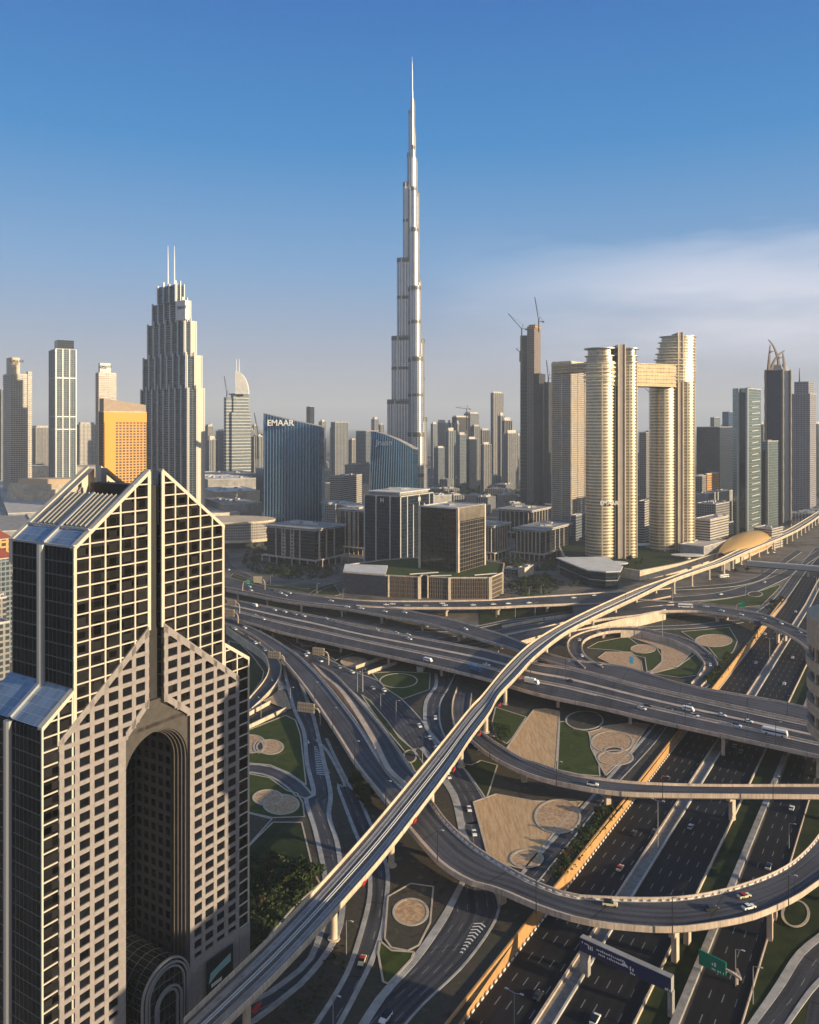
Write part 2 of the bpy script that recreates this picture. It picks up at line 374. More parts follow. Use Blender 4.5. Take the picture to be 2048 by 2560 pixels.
def road(key, Ls, Rs, z=0.0, sh=(1.2, 1.2), mt='asph', kerb=True):
    """road on the ground with raised kerb strips"""
    GZ[0] += .012; zz = GZ[0]
    L0, R0 = edges(Ls, Rs, z)
    for l in (L0, R0):
        for p in l: p.z += zz
    ROADS[key] = (L0, R0)
    mb = MB(); Li, Ri = inset(L0, R0, sh[0]), inset(R0, L0, sh[1])
    strip(mb, Li, Ri, 0)
    o = mb.build('road', [M[mt]]); lab(o, kind='structure')
    k = MB()
    wall_line(k, L0, Li, -.3, .14); wall_line(k, R0, Ri, -.3, .14)
    lab(k.build('kerb', [M['kerb2']]), kind='structure')
def flyover(key, label, Ls, Rs, z, par=(1, 1), sh=(.8, .8), pier=38, earth=0, med=(), mt='asph_plain', thick=2.0, start=15, ph=.95, name='flyover', lit='conc', skip=()):
    L0, R0 = edges(Ls, Rs, z)
    ROADS[key] = (L0, R0)
    mid = (L0[len(L0) // 2] + R0[len(R0) // 2]) / 2
    t = thing(name, label, 'flyover' if name == 'flyover' else 'ramp', (mid.x, mid.y, zg(mid.x, mid.y))); FLY[key] = t
    Li, Ri = inset(L0, R0, .5), inset(R0, L0, .5)
    mb = MB(); Ls2, Rs2 = inset(L0, R0, .5 + sh[0]), inset(R0, L0, .5 + sh[1])
    strip(mb, Ls2, Rs2, 0); strip(mb, Li, Ls2, 1); strip(mb, Rs2, Ri, 1)
    bl, br = inset(L0, R0, 2.2), inset(R0, L0, 2.2)
    n = len(L0)
    for i in range(n - 1):
        def q(A, B, h0, h1):
            a, b, c, d = A[i], A[i + 1], B[i + 1], B[i]
            mb.face([(a.x, a.y, a.z + h0), (b.x, b.y, b.z + h0), (c.x, c.y, c.z + h1), (d.x, d.y, d.z + h1)], 1)
        if earth and (i / n < earth if earth > 0 else i / n > 1 + earth):
            for A in (L0, R0):
                a, b = A[i], A[i + 1]
                mb.face([(a.x, a.y, a.z), (b.x, b.y, b.z), (b.x, b.y, zg(b.x, b.y) - .3), (a.x, a.y, zg(a.x, a.y) - .3)], 1)
        else:
            q(L0, L0, 0, -1.0); q(R0, R0, 0, -1.0); q(L0, bl, -1.0, -thick); q(R0, br, -1.0, -thick); q(bl, br, -thick, -thick)
    mb.build('deck', [M[mt], M[lit]], t)
    for s, A, B, rng in ((0, L0, Li, par[0]), (1, R0, Ri, par[1])):
        if not rng: continue
        f0, f1 = (0, 1) if rng == 1 else rng
        a, b = int(f0 * (n - 1)), int(f1 * (n - 1)) + 1
        if b - a < 2: continue
        k = MB(); wall_line(k, A[a:b], B[a:b], -.02, ph); k.build('parapet', [M[lit]], t)
    for (f0, f1, h) in med:
        A = [a.lerp(b, f0) for a, b in zip(L0, R0)]; B = [a.lerp(b, f1) for a, b in zip(L0, R0)]
        k = MB(); wall_line(k, A, B, -.01, .16)
        if h > .2: wall_line(k, [a.lerp(b, .44) for a, b in zip(A, B)], [a.lerp(b, .56) for a, b in zip(A, B)], .15, h)
        k.build('median', [M[lit]], t)
    if pier:
        s = 0; nxt = start
        for i in range(1, n - 1):
            c0, c = (L0[i - 1] + R0[i - 1]) / 2, (L0[i] + R0[i]) / 2; s += (c - c0).length
            if s < nxt: continue
            if earth and (i / n < earth if earth > 0 else i / n > 1 + earth): continue
            v = c.x * Vd.x + c.y * Vd.y
            if (-109 < v < -93) or (-88 < v < -69) or (-57 < v < -44): continue
            if any(a < i / n < b for a, b in skip): continue
            nxt = s + pier; g = zg(c.x, c.y)
            d = (R0[i] - L0[i]); wd = d.length; rz = math.atan2(d.y, d.x); top = c.z - thick - g
            if top < 1.5: continue
            cols = [0] if wd < 20 else ([-.25, .25] if wd < 34 else [-.33, 0, .33])
            for f in cols:
                cc = c + d * f; k = MB()
                k.box((cc.x, cc.y, g - .2), (2.6, 1.7, top - 1.2), rz)
                k.box((cc.x, cc.y, g + top - 1.5), (min(6.5, wd * .6), 2.0, 1.5), rz)
                k.build('pier', [M[lit]], t)
    return t
def patch(name, toks, z=0, mt='grass', border=.65, kind='stuff', pts=None, dz=None, label=None):
    P = pts or [gp(p, z) for p in tk(toks)]
    GZ[0] += .006; d = GZ[0] if dz is None else dz
    mb = MB(); n = len(P)
    area = sum(P[i].x * P[(i + 1) % n].y - P[(i + 1) % n].x * P[i].y for i in range(n))
    if area < 0: P = P[::-1]
    mb.face([(p.x, p.y, p.z + d) for p in P], 0)
    o = mb.build(name, [M[mt]]); lab(o, kind=kind)
    if border:
        k = MB()
        for i in range(n):
            a, b = P[i], P[(i + 1) % n]; e = (b - a)
            if e.length < .05: continue
            k.bar((a.x, a.y, a.z + d + .04), (b.x, b.y, b.z + d + .04), border, .16)
        lab(k.build('kerb', [M['kerb']]), kind='structure')
    return o
def ell(tok, rx, ry, z=0, n=28):
    """ellipse given in the photograph, laid on the ground"""
    w_ = WIN[tok[0]]; x, y = [float(q) for q in tok[1:].split(',')]
    return [gp((w_[0] + (x + rx * math.cos(2 * math.pi * i / n)) / w_[2], w_[1] + (y + ry * math.sin(2 * math.pi * i / n)) / w_[2]), z) for i in range(n)]
# ------------------------------------------------------------------ ground
M['ground'] = ramp_mat('urban_ground', [(.055, .052, .045), (.12, .105, .09), (.20, .18, .155), (.09, .085, .07)], .02, 12)
mb = MB(); S = 19000
def gq(u0, u1, v0, v1, z0, z1):
    mb.face([uv2w(u0, v1, z0), uv2w(u1, v1, z1), uv2w(u1, v0, z1), uv2w(u0, v0, z0)])
gq(-2500, S, -S, VW, 0, 0)
gq(-2500, 850, VW, 12000, -4.5, -4.5); gq(850, 950, VW, 12000, -4.5, 0); gq(950, S, VW, 12000, 0, 0)
mb.face([uv2w(-2500, VW, 0), uv2w(850, VW, 0), uv2w(850, VW, -4.5), uv2w(-2500, VW, -4.5)]); mb.face([uv2w(850, VW, 0), uv2w(950, VW, 0), uv2w(850, VW, -4.5)])
lab(mb.build('ground', [M['ground']]), kind='structure')
# interchange soil
patch('soil', 'A-200,330 A60,330 A400,480 A1100,650 B0,330 B500,300 M1100,600 M1180,690 D700,90 D320,520 D-200,1281 D-500,2000 C-500,2600', mt='soil', border=0, kind='structure')
# ------------------------------------------------------------------ highway in the trench
def hw(name, v0, v1, mt, dz, u0=-60, u1=850, kind='structure', um=None):
    m_ = MB(); us = [u0] + [x for x in (850, 950) if u0 < x < u1] + [u1]
    for a, b in zip(us, us[1:]):
        m_.face([uv2w(a, v0, trench(a) + dz), uv2w(a, v1, trench(a) + dz), uv2w(b, v1, trench(b) + dz), uv2w(b, v0, trench(b) + dz)], 0, [(0, a), (v1 - v0, a), (v1 - v0, b), (0, b)])
    return lab(m_.build(name, [M[mt]]), kind=kind)
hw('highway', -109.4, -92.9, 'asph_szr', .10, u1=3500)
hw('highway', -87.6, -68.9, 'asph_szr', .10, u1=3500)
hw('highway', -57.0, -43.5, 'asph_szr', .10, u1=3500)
hw('verge', -68.2, -60.4, 'grass2', .10, u1=650, kind='stuff')
hw('verge', -42.6, -12, 'grass2', .10, u1=620, kind='stuff')
M['medn'] = mat('median_paving', (.24, .22, .195), .9, noise=.3, scale=.5)
hw('median_strip', -92.4, -88.1, 'medn', .16, u1=3500)
def barrier(name, label, v, wdt, h, mt, u0=-40, u1=850, dz=0, cat='barrier'):
    t0 = thing(name, label, cat, uv2w((u0 + u1) / 2, v, -4.5))
    m_ = MB(); us = [u0] + [x for x in (850, 950) if u0 < x < u1] + [u1]
    for a, b in zip(us, us[1:]):
        A = [uv2w(a, v - wdt / 2, trench(a) + dz), uv2w(b, v - wdt / 2, trench(b) + dz)]; B = [uv2w(a, v + wdt / 2, trench(a) + dz), uv2w(b, v + wdt / 2, trench(b) + dz)]
        wall_line(m_, A, B, -.2, h)
    m_.build('barrier_wall', [M[mt]], t0)
    return t0
t = thing('retaining_wall', 'tall sand-coloured retaining wall along the near side of the sunken highway', 'wall', uv2w(400, VW + .3, -4.5))
mb = MB(); wall_line(mb, [uv2w(-40, VW - .15, 0), uv2w(850, VW - .15, 0)], [uv2w(-40, VW + .45, 0), uv2w(850, VW + .45, 0)], -4.7, .9); mb.build('wall', [mat('ochre_wall', (.50, .28, .11), .8, noise=.22, scale=.25)], t)
mb = MB()
for i in range(0, 300):
    mb.box((*uv2w(-30 + i * 3, VW + 1.0, 0)[:2], -4.45), (1.6, .35, .55), math.pi / 2 - AZ)
mb.build('kerb_blocks', [M['white']], t)
barrier('median_barrier', 'pale concrete barrier on the left edge of the highway median', -92.7, .7, .9, 'conc', u1=2500)
barrier('median_barrier', 'bright concrete barrier on the right edge of the highway median', -87.9, .6, .9, 'roof_l', u1=2500)
barrier('guard_rail', 'sunlit tan barrier on the left edge of the grass verge beside the right carriageway', -68.6, .5, 1.1, 'cream', u1=650)
barrier('service_wall', 'broad grey concrete wall between the grass verge and the service road', -59.0, 2.2, 1.2, 'conc_d', u1=700)
barrier('green_kerb', 'thin pale wall between the service road and the dark lawn at lower right', -43.0, .35, .8, 'conc', u1=420)
# ------------------------------------------------------------------ ground roads
road('service', 'D60,560 D140,465 D500,75 B640,1115 B850,880 B1000,700 B1130,610', 'D180,580 D255,490 D560,110 B690,1150 B900,920 B1040,730 B1180,630', sh=(1.4, .5))
road('park road', 'B1370,320 B1400,270 B1500,190 B1600,60 B1700,-60', 'B1450,335 B1480,290 B1560,200 B1660,60 B1760,-60', sh=(.8, .8))
road('slip road', 'N-100,500 N200,620 N560,720 N800,860 N1060,960 N1440,1130 A1000,745 A1150,860 A1275,995 J830,700 J1060,870 J1250,1130 J1370,1330 J1450,1560 C1690,200 C1722,400 C1720,620 D20,690 C1560,1090 C1300,1345 C1180,1479 C1000,1700',
     'N-100,640 N100,680 N400,760 N700,900 N860,1040 N1180,1240 A770,765 A880,870 A1010,990 A1200,1180 J640,740 J920,1150 J1000,1320 J1060,1600 C1500,300 C1550,430 C1520,560 C1440,720 C1350,870 C1200,1080 C1000,1300 C880,1479 C700,1750', sh=(1.0, 3.2))
road('sunken lane', 'A1345,700 J800,60 J700,220 J680,400 J700,520 J800,650 J900,760', 'A1480,700 J960,90 J880,230 J865,400 J890,530 J945,650 J990,740', sh=(2.2, 1.0))
road('left branch road', 'A400,620 A440,800 A475,930 A530,1060 A548,1250 A590,1440 C540,90 C600,300 C655,570 C655,760 C640,880 C560,1080 C450,1180 C300,1290 C60,1400 C-200,1480',
     'A480,620 A545,800 A600,930 A640,1080 A680,1250 A720,1440 C710,200 C760,360 C790,560 C800,720 C775,900 C700,1050 C560,1220 C430,1330 C250,1470 C0,1600', sh=(2.0, 2.0))
road('right branch road', 'A610,1110 A690,1200 A790,1400 C740,0 C790,150 C860,330 C915,450 C935,560 C930,720 C870,950 C800,1150 C700,1330 C600,1479 C500,1620',
     'A690,1100 A760,1250 A860,1440 C880,60 C960,240 C1030,400 C1072,560 C1060,750 C1045,880 C990,1060 C880,1290 C780,1479 C700,1620', sh=(1.6, 1.6))
road('curving lane', 'A100,1262 A200,1258 A330,1270 A450,1320 A540,1380 A600,1450', 'A60,1330 A200,1312 A330,1338 A430,1400 A500,1470 C540,90', sh=(1.0, 1.0), mt='asph_plain')
road('frontage lane', 'L-700,560 L-300,570 L0,535 L300,475 L650,432 L900,395 L1250,345', 'L-700,600 L-300,600 L0,560 L300,500 L650,456 L900,420 L1280,368', sh=(.6, .6))
road('underpass lane', 'L-600,690 L-200,640 L250,575 L700,500 L1000,445 L1300,400', 'L-500,740 L-100,690 L270,622 L700,545 L1000,485 L1330,430', sh=(.5, .5), mt='asph_plain')
road('lower lane', 'L-900,760 L-400,760 L0,720 L350,650 L700,600', 'L-900,800 L-400,800 L0,760 L400,700 L760,630', sh=(.5, .5), mt='asph_plain')
road('park lane', 'M-200,730 M150,715 M500,700 M800,665 M960,655', 'M-200,765 M150,748 M500,738 M850,702 M1000,680', sh=(.6, .6), mt='asph_plain')
road('station road', 'M150,450 M700,400 M1000,330 M1300,230 M1500,120 M1700,-10', 'M300,490 M800,450 M1100,390 M1400,260 M1560,150 M1760,20', sh=(.6, .6))
road('upper frontage', 'M260,350 M640,325 M930,295 M1120,240 M1260,150 M1500,-20', 'M260,372 M680,352 M960,325 M1180,265 M1320,170 M1560,0', sh=(.6, .6))
road('boulevard', 'N-300,-140 N-60,-60 N60,60 N250,130', 'N-300,-200 N20,-180 N90,-30 N300,90', sh=(.6, .6))
road('campus road', 'N900,290 N1060,200 N1300,130 N1500,60', 'N960,300 N1100,220 N1320,155 N1500,90', sh=(.5, .5), mt='asph_plain')
hw('road', -28, -16, 'asph', .14, u0=100, u1=420)
# lower right diagonal road
road('corner road', 'D1335,1300 D1480,1090 D1600,905 D1725,800 D1850,700', 'D1560,1300 D1660,1160 D1725,1080 D1850,960 D1980,850', z=-4.4, sh=(2.5, 1.5))
# ------------------------------------------------------------------ lawns, beds
patch('lawn', 'A100,1090 A200,1050 A430,960 A490,990 A520,1080 A540,1250 A556,1390 A450,1315 A330,1265 A200,1254 A100,1256', mt='grass')
patch('lawn', 'A120,1340 A200,1320 A330,1345 A440,1425 C500,60 C535,120 C545,205 C350,212 C205,180 C100,160', mt='grass')
patch('lawn', 'C100,460 C205,385 C350,240 C528,240 C600,540 C640,620 C500,740 C205,1080 C60,1180', mt='grass2')
patch('lawn', 'C60,180 C205,185 C345,220 C205,378 C80,450', mt='soil', border=.6)
patch('lawn', 'A80,500 A150,520 A230,600 A295,690 A285,740 A195,865 A80,960', mt='grass2')
patch('lawn', 'A640,500 A860,560 A1000,600 A860,665 A770,655 A600,550', mt='grass2')
patch('lawn', 'A960,700 A1100,690 A1320,700 A1315,800 A1150,860 A1040,790', mt='grass')
patch('lawn', 'A895,830 A950,870 A1060,1000 A1130,1100 A1225,1180 A1280,1262 A1232,1315 A1160,1180 A1000,985', mt='grass')
patch('lawn', 'O600,385 O930,490 O780,720 O720,780 O620,720 O560,560', mt='grass')
patch('lawn', 'O1292,540 O1350,540 O1450,620 O1600,645 O1640,800 O1715,1000 O1725,1130 O1500,1110 O1266,1060', mt='grass')
patch('lawn', 'O180,960 O260,1000 O340,1010 O440,960 O620,1010 O560,1200 O500,1380 O440,1290 O300,1090', mt='grass2')
patch('lawn', 'B545,450 B600,420 B750,390 B800,430 B900,450 B930,500 B910,550 B850,572 B840,500 B700,462 B610,455', mt='grass')
patch('lawn', 'B870,580 B1000,550 B1095,480 B1140,530 B1105,588 B1020,600', mt='grass')
patch('lawn', 'M400,770 M860,730 M940,860 M900,960 M800,1050 M760,1040 M700,970 M640,895 M520,850', mt='grass')
patch('lawn', 'M560,490 M860,450 M1100,400 M1340,315 M1350,340 M1170,520 M1000,530 M750,505', mt='grass', border=.5)
patch('lawn', 'C1012,975 C1080,1032 C1220,1042 C1205,1085 C1062,1238 C1030,1225 C1000,1050', mt='grass')
patch('lawn', 'N60,110 N200,150 N420,210 N700,240 N1000,290 N1200,300 N1260,290 N1180,170 N900,230 N700,200 N420,185 N200,90 N100,60', mt='grass2', border=.4)
patch('lawn', 'L0,440 L0,365 L500,345 L900,330 L1150,330 L900,385 L650,425 L300,468 L0,530', mt='grass2', border=0)
patch('lawn', 'N900,790 N830,800 N840,850 N1000,860 N1250,900 N1400,920 N1200,1000', mt='grass2', border=.5)
patch('lawn', 'D560,130 D500,200 D420,330 D350,440 D310,520 D330,540 D680,120 D640,100', mt='grass2', border=0)
patch('planting_bed', 'O1012,412 O1150,402 O1292,432 O1250,1050 O1060,1020 O900,935 O722,830 O900,560', mt='sand')
patch('planting_bed', 'O1600,655 O1725,622 B620,850 B780,830 B860,840 B760,985 B640,1100 B600,1030 B565,960 B560,900', mt='sand2')
patch('planting_bed', 'D-120,100 D0,58 D200,95 D370,100 D462,98 D350,220 D150,460 D75,442 D-40,400 D-80,250', mt='sand')
patch('planting_bed', 'B755,392 B900,385 B1000,420 B1085,465 B1010,540 B900,575 B862,578 B925,520 B925,460 B880,435', mt='sand2')
patch('planting_bed', 'B600,500 B640,470 B770,470 B820,520 B830,570 B700,545', mt='sand2', border=.5)
patch('planting_bed', 'C1200,620 C1340,640 C1320,860 C1250,1000 C1180,1035 C1080,1015 C1040,960 C1060,700', mt='soil', border=.6)
patch('planting_bed', 'A290,880 A345,850 A400,800 A430,830 A465,925 A440,930 A335,888', mt='sand2', border=.3, dz=.9)
for tok_, rx, ry, m_ in (('I160,930', 205, 130, 'sand2'), ('I430,975', 190, 105, 'sand2'), ('C320,90', 90, 48, 'sand2'), ('C402,132', 108, 62, 'sand2'), ('C1200,797', 105, 82, 'sand2'),
                    ('M710,858', 175, 60, 'sand2'), ('O1560,530', 200, 100, 'soil'), ('A850,630', 80, 30, 'sand'), ('B672,930', 105, 55, 'sand2'), ('B690,1010', 88, 38, 'sand2'),
                    ('B680,972', 45, 16, 'soil'), ('B830,455', 62, 22, 'sand2'), ('A1125,748', 115, 44, 'grass'), ('I270,975', 70, 85, 'soil'), ('D330,180', 120, 90, 'sand2'), ('D165,405', 85, 48, 'sand2'),
                    ('N910,805', 85, 40, 'grass2'), ('A1195,1215', 38, 38, 'soil'), ('D1600,700', 70, 70, 'grass2'), ('M1110,410', 70, 25, 'soil')):
    patch('planting_bed' if m_ != 'grass' else 'lawn', '', pts=ell(tok_, rx, ry, -4.3 if tok_[:5] == 'D1600' else 0), mt=m_, border=.9)
# ------------------------------------------------------------------ bridges and ramps
flyover('main bridge', 'broad multi-lane bridge crossing the whole interchange and the sunken highway', 'A-200,190 A60,238 A300,285 A600,345 A887,412 A1273,484 A1626,550 L250,850 L600,945 L950,1000 L1400,1115 L1725,1200 B1060,705 B1400,780 B1725,850 B2200,965',
        'A-200,300 A60,352 A200,388 A400,447 A600,492 A887,556 A1273,642 A1626,726 B300,686 B600,750 B900,822 B1200,887 B1500,952 B1725,1002 B2200,1110', [6.5, 8, 8, 8, 8, 8, 8, 8], med=((.30, .365, .16), (.55, .65, 1.0)), pier=42, mt='asph', sh=(1.8, 2.6))
flyover('far flyover', 'highest curving flyover passing in front of the office campus', 'N-300,30 N20,97 N350,187 N620,247 N900,292 N1250,332 N1725,362 L0,268 L500,235 L1000,205 L1500,172 M0,380 M300,352',
        'N-300,150 N20,200 N350,262 N620,322 N900,365 N1250,400 N1700,430 L0,345 L500,325 L1000,305 L1400,283 M0,475 M300,420', 8, par=(1, (.42, .8)), sh=(1.2, .6), pier=44)
flyover('descending branch', 'flyover branch peeling off the upper flyover and running down to the main bridge', 'N20,205 N350,268 N620,325 N900,368 N1250,402 G60,665 G500,702 G850,765 G1300,865 G1725,985 L250,640 L450,720 L700,830 L1000,910 L1450,965 L1725,1030 B1060,640 B1500,718 B1725,768 B2200,860',
        'N20,240 N350,308 N620,358 N900,395 N1250,440 G-20,742 G400,820 G900,905 G1300,1012 G1725,1145 L300,772 L440,822 L650,895 L950,985 L1400,1100 L1725,1185 B1060,695 B1400,770 B1725,840 B2200,950', 8, par=((.27, 1), 1), pier=40)
flyover('right flyover', 'flyover curving right over the sunken highway toward the photo edge', 'L1000,285 L1200,265 L1450,258 M0,462 M300,480 M600,512 M950,562 M1200,607 M1400,682 M1600,772 M1680,817 M1850,930 M2000,1060',
        'L1000,560 L1250,485 L1450,455 L1725,425 M100,588 M250,572 M550,572 M800,605 M1100,660 M1300,740 M1500,845 M1670,985 M1800,1120', [6, 7.2, 8, 8, 8, 8, 8, 8], par=((.12, 1), (.08, 1)), pier=44, earth=.0, lit='conc', start=40)
flyover('rising ramp', 'golden-edged ramp rising under the railway to join the right flyover', 'L200,655 L500,592 L850,517 L1100,462 L1400,395 L1725,352 M200,522 M330,512', 'L300,760 L440,715 L700,642 L1000,600 L1250,545 L1500,480 L1725,440 M250,560', [1.5, 3, 4.5, 6, 7.4, 8], pier=0, earth=1, name='ramp', lit='cream')
flyover('loop ramp', 'small circular loop ramp round the lawn and tan beds beyond the main bridge', 'L1130,1000 L1010,890 L950,800 L945,720 L1000,660 L1150,600 L1350,560 L1550,550 L1725,562 M150,765 M350,810 M520,870 M640,950 M720,1020 M750,1085 M730,1150 M660,1230 M590,1300',
        'L1330,990 L1210,920 L1130,850 L1105,765 L1130,700 L1250,640 L1450,600 L1725,605 M120,800 M300,850 M430,905 M530,965 M590,1030 M618,1085 M605,1140 M550,1210 M490,1270', [8, 7.8, 7, 6, 5, 4, 2.5, 1.4, .6, .3, .2], sh=(.6, .9), pier=30, earth=-.55)
flyover('near curve', 'long ramp sweeping across the highway from under the railway', 'J1050,80 J1000,220 J990,380 J1030,520 O220,640 O330,740 O500,880 B150,1052 B300,1112 B500,1158 B700,1188 B1000,1198 B1725,1205 B2200,1215',
        'J1210,150 J1190,300 J1190,420 O340,600 O430,640 O560,742 O720,842 O900,950 B300,1040 B450,1090 B650,1122 B850,1140 B1200,1150 B1725,1150 B2200,1155', [.3, .8, 2, 3.5, 5, 6.5, 7.6, 8, 8, 8, 8, 8], pier=36, earth=.3, sh=(.6, .8))
flyover('big loop', 'widest near loop ramp curving across the bottom of the interchange', 'A-300,330 A-100,360 A60,395 A200,450 A330,540 A430,640 A560,805 A720,1042 A860,1262 A1030,1475 C1170,262 C1300,415 C1400,512 C1560,608 D0,566 D220,660 D450,732 D700,768 D950,778 D1200,748 D1400,702 D1600,612 D1725,528 D1950,380',
        'A-300,300 A-100,318 N20,535 N400,695 N740,905 A560,640 A640,720 A750,850 A880,1020 A980,1180 A1070,1310 A1180,1420 C1310,92 C1420,230 C1560,362 D0,412 D200,522 D400,596 D600,612 D800,618 D1000,611 D1200,576 D1400,516 D1550,446 D1650,366 D1725,276 D1800,150', [5, 5.2, 5.6, 6, 6.6, 7.2, 8, 8, 8, 8, 8, 8, 8], sh=(1.8, 1.6), par=(1, (0, .999)), pier=34, thick=2.2)
flyover('merging ramp', 'short ramp climbing from the slip road to merge beside the big loop', 'A590,640 A650,715 A750,800 A860,960 A960,1130 A1040,1290 A1150,1395', 'A640,655 A730,705 A850,830 A1000,1000 A1100,1130 A1200,1280 A1250,1345', [1, 3, 5.5, 7.3, 8.0, 8.02], sh=(3.0, .8), par=((0, .8), 1), pier=0, earth=.55, name='ramp')
flyover('exit ramp', 'exit ramp bending down to the left beside the twin-peaked tower', 'A200,862 A290,755 A322,690 A320,640 A290,580 A180,500 A60,415', 'A200,940 A290,855 A370,765 A400,700 A400,640 A350,580 A240,500 A100,420', [1.0, 2, 3.2, 4.2, 4.8, 5.0], sh=(.6, .8), pier=0, earth=1, name='ramp', lit='cream')
L0, R0 = ROADS['big loop']
mb = MB(); s = 0; nx = 0
Ri = inset(R0, L0, 1.1)
for i in range(len(R0) // 3, len(R0) - 1):
    d = Ri[i + 1] - Ri[i]; L_ = d.length; q = 0
    while q < L_:
        p = Ri[i] + d * (q / L_); mb.box((p.x, p.y, p.z + .01), (1.1, .5, .4), math.atan2(d.y, d.x)); q += 2.6
o = mb.build('kerb_blocks', [M['white']], FLY['big loop'])
# underpass walls by the exit ramp
for i, (s_, lb) in enumerate((('A120,1000 A200,962 A335,888', 'pale wall along the upper side of the underpass beside the twin-peaked tower'), ('A120,1085 A200,1042 A432,930', 'bright straight wall along the lower side of the underpass beside the twin-peaked tower'),
                     ('A860,672 A1050,605', 'pink wall of the small underpass below the main bridge'), ('A935,705 A1110,645', 'golden front wall of the small underpass below the main bridge'),
                     ('L240,562 L680,482', 'long pale wall beside the sunken lane left of the railway'), ('L700,478 L1000,436', 'second pale wall beside the sunken lane, nearer the railway'))):
    P = [gp(p, 0) for p in tk(s_)]
    t = thing('underpass_wall', lb, 'wall', P[len(P) // 2]); k = MB()
    for a, b in zip(P, P[1:]):
        n_ = (b - a).normalized().cross(Vector((0, 0, 1))) * .35
        wall_line(k, [a - n_, b - n_], [a + n_, b + n_], -.1, 2.2)
    k.build('wall', [M['cream']], t)
# ------------------------------------------------------------------ railway viaduct
ML = smooth_line([gp(p, 15.5) for p in tk('C-200,1460 C0,1268 C400,880 C800,450 C1050,162 J900,660 J1200,290 L20,1294 L300,960 L560,720 L850,540 L1100,410 L1400,270 L1725,130 M300,240 M600,130 M760,70 E800,830 E1055,745 E1200,680 E1400,580 E1600,460 E1725,380 E1900,240 E2100,60')], 6)
MR = smooth_line([gp(p, 15.5) for p in tk('C-180,1700 C60,1479 C430,1118 C800,712 C1100,362 J960,980 J1180,650 J1400,350 L200,1294 L400,1080 L600,865 L900,625 L1200,462 L1500,318 L1725,212 M300,274 M560,180 M800,100 E850,880 E1070,790 E1300,695 E1500,595 E1725,445 E1900,290 E2100,100')], 6, len(ML))
ROADS['rail'] = (ML, MR)
t = thing('metro_viaduct', 'long elevated railway viaduct with cream parapets crossing over every road', 'railway viaduct', (ML[20].x, ML[20].y, 0))
Li, Ri = inset(ML, MR, .45), inset(MR, ML, .45)
mb = MB(); strip(mb, Li, Ri, 0, dz=-.6); mb.build('track_bed', [M['bed']], t)
mb = MB()
bl, br = inset(ML, MR, 2.6), inset(MR, ML, 2.6)
for i in range(len(ML) - 1):
    for A, B, h0, h1 in ((ML, ML, -.7, -1.2), (MR, MR, -.7, -1.2), (ML, bl, -1.2, -2.9), (MR, br, -1.2, -2.9), (bl, br, -2.9, -2.9)):
        a, b, c, d = A[i], A[i + 1], B[i + 1], B[i]
        mb.face([(a.x, a.y, a.z + h0), (b.x, b.y, b.z + h0), (c.x, c.y, c.z + h1), (d.x, d.y, d.z + h1)])
mb.build('girder', [M['cream']], t)
for A, B in ((ML, Li), (MR, Ri)):
    k = MB(); wall_line(k, A, B, -.9, .75); k.build('parapet', [M['cream']], t)
k = MB(); wall_line(k, [a.lerp(b, .455) for a, b in zip(ML, MR)], [a.lerp(b, .475) for a, b in zip(ML, MR)], -.6, -.25); wall_line(k, [a.lerp(b, .525) for a, b in zip(ML, MR)], [a.lerp(b, .545) for a, b in zip(ML, MR)], -.6, -.25)
k.build('walkway_edge', [M['white']], t)
for f in (.17, .30, .70, .83):
    k = MB(); wall_line(k, [a.lerp(b, f - .009) for a, b in zip(ML, MR)], [a.lerp(b, f + .009) for a, b in zip(ML, MR)], -.6, -.38); k.build('rail', [M['rail']], t)
for f in (.235, .765):
    k = MB(); wall_line(k, [a.lerp(b, f - .10) for a, b in zip(ML, MR)], [a.lerp(b, f + .10) for a, b in zip(ML, MR)], -.6, -.53); k.build('track_slab', [M['conc_d']], t)
s = 0; nxt = 22
for i in range(1, len(ML) - 1):
    c0, c = (ML[i - 1] + MR[i - 1]) / 2, (ML[i] + MR[i]) / 2; s += (c - c0).length
    if s < nxt or c.y > 1500: continue
    nxt = s + (45 if c.y < 900 else 32)
    d = MR[i] - ML[i]; rz = math.atan2(d.y, d.x); k = MB()
    k.cone((c.x, c.y, -.2), 1.15, 1.15, 11.4, 18); k.box((c.x, c.y, 11.0), (5.4, 2.4, 1.7), rz); k.cone((c.x, c.y, -.1), 2.0, 2.0, .5, 14)
    k.build('pier', [M['cream']], t)
# orange worker baskets hanging on the viaduct side
pn = 0
for f_, s_ in enumerate(('C235,1370', 'C895,605', 'C1210,225', 'J990,965', 'J1270,580', 'J1490,265', 'L420,1100')):
    p = gp(tk(s_)[0], 14)
    t = thing('service_platform', 'red and white platform hanging on the railway viaduct side, %s from the bottom' % ['lowest', 'second', 'third', 'fourth', 'fifth', 'sixth', 'topmost'][f_], 'platform', p, 'platforms on the viaduct side')
    k = MB(); k.box((p.x + .6, p.y - .3, p.z - .4), (1.3, 3.2, .25), -.3); k.build('floor', [M['red']], t)
    k = MB(); k.box((p.x + 1.2, p.y - .3, p.z - .2), (.1, 3.2, 1.0), -.3); k.build('side_panel', [M['red']], t)
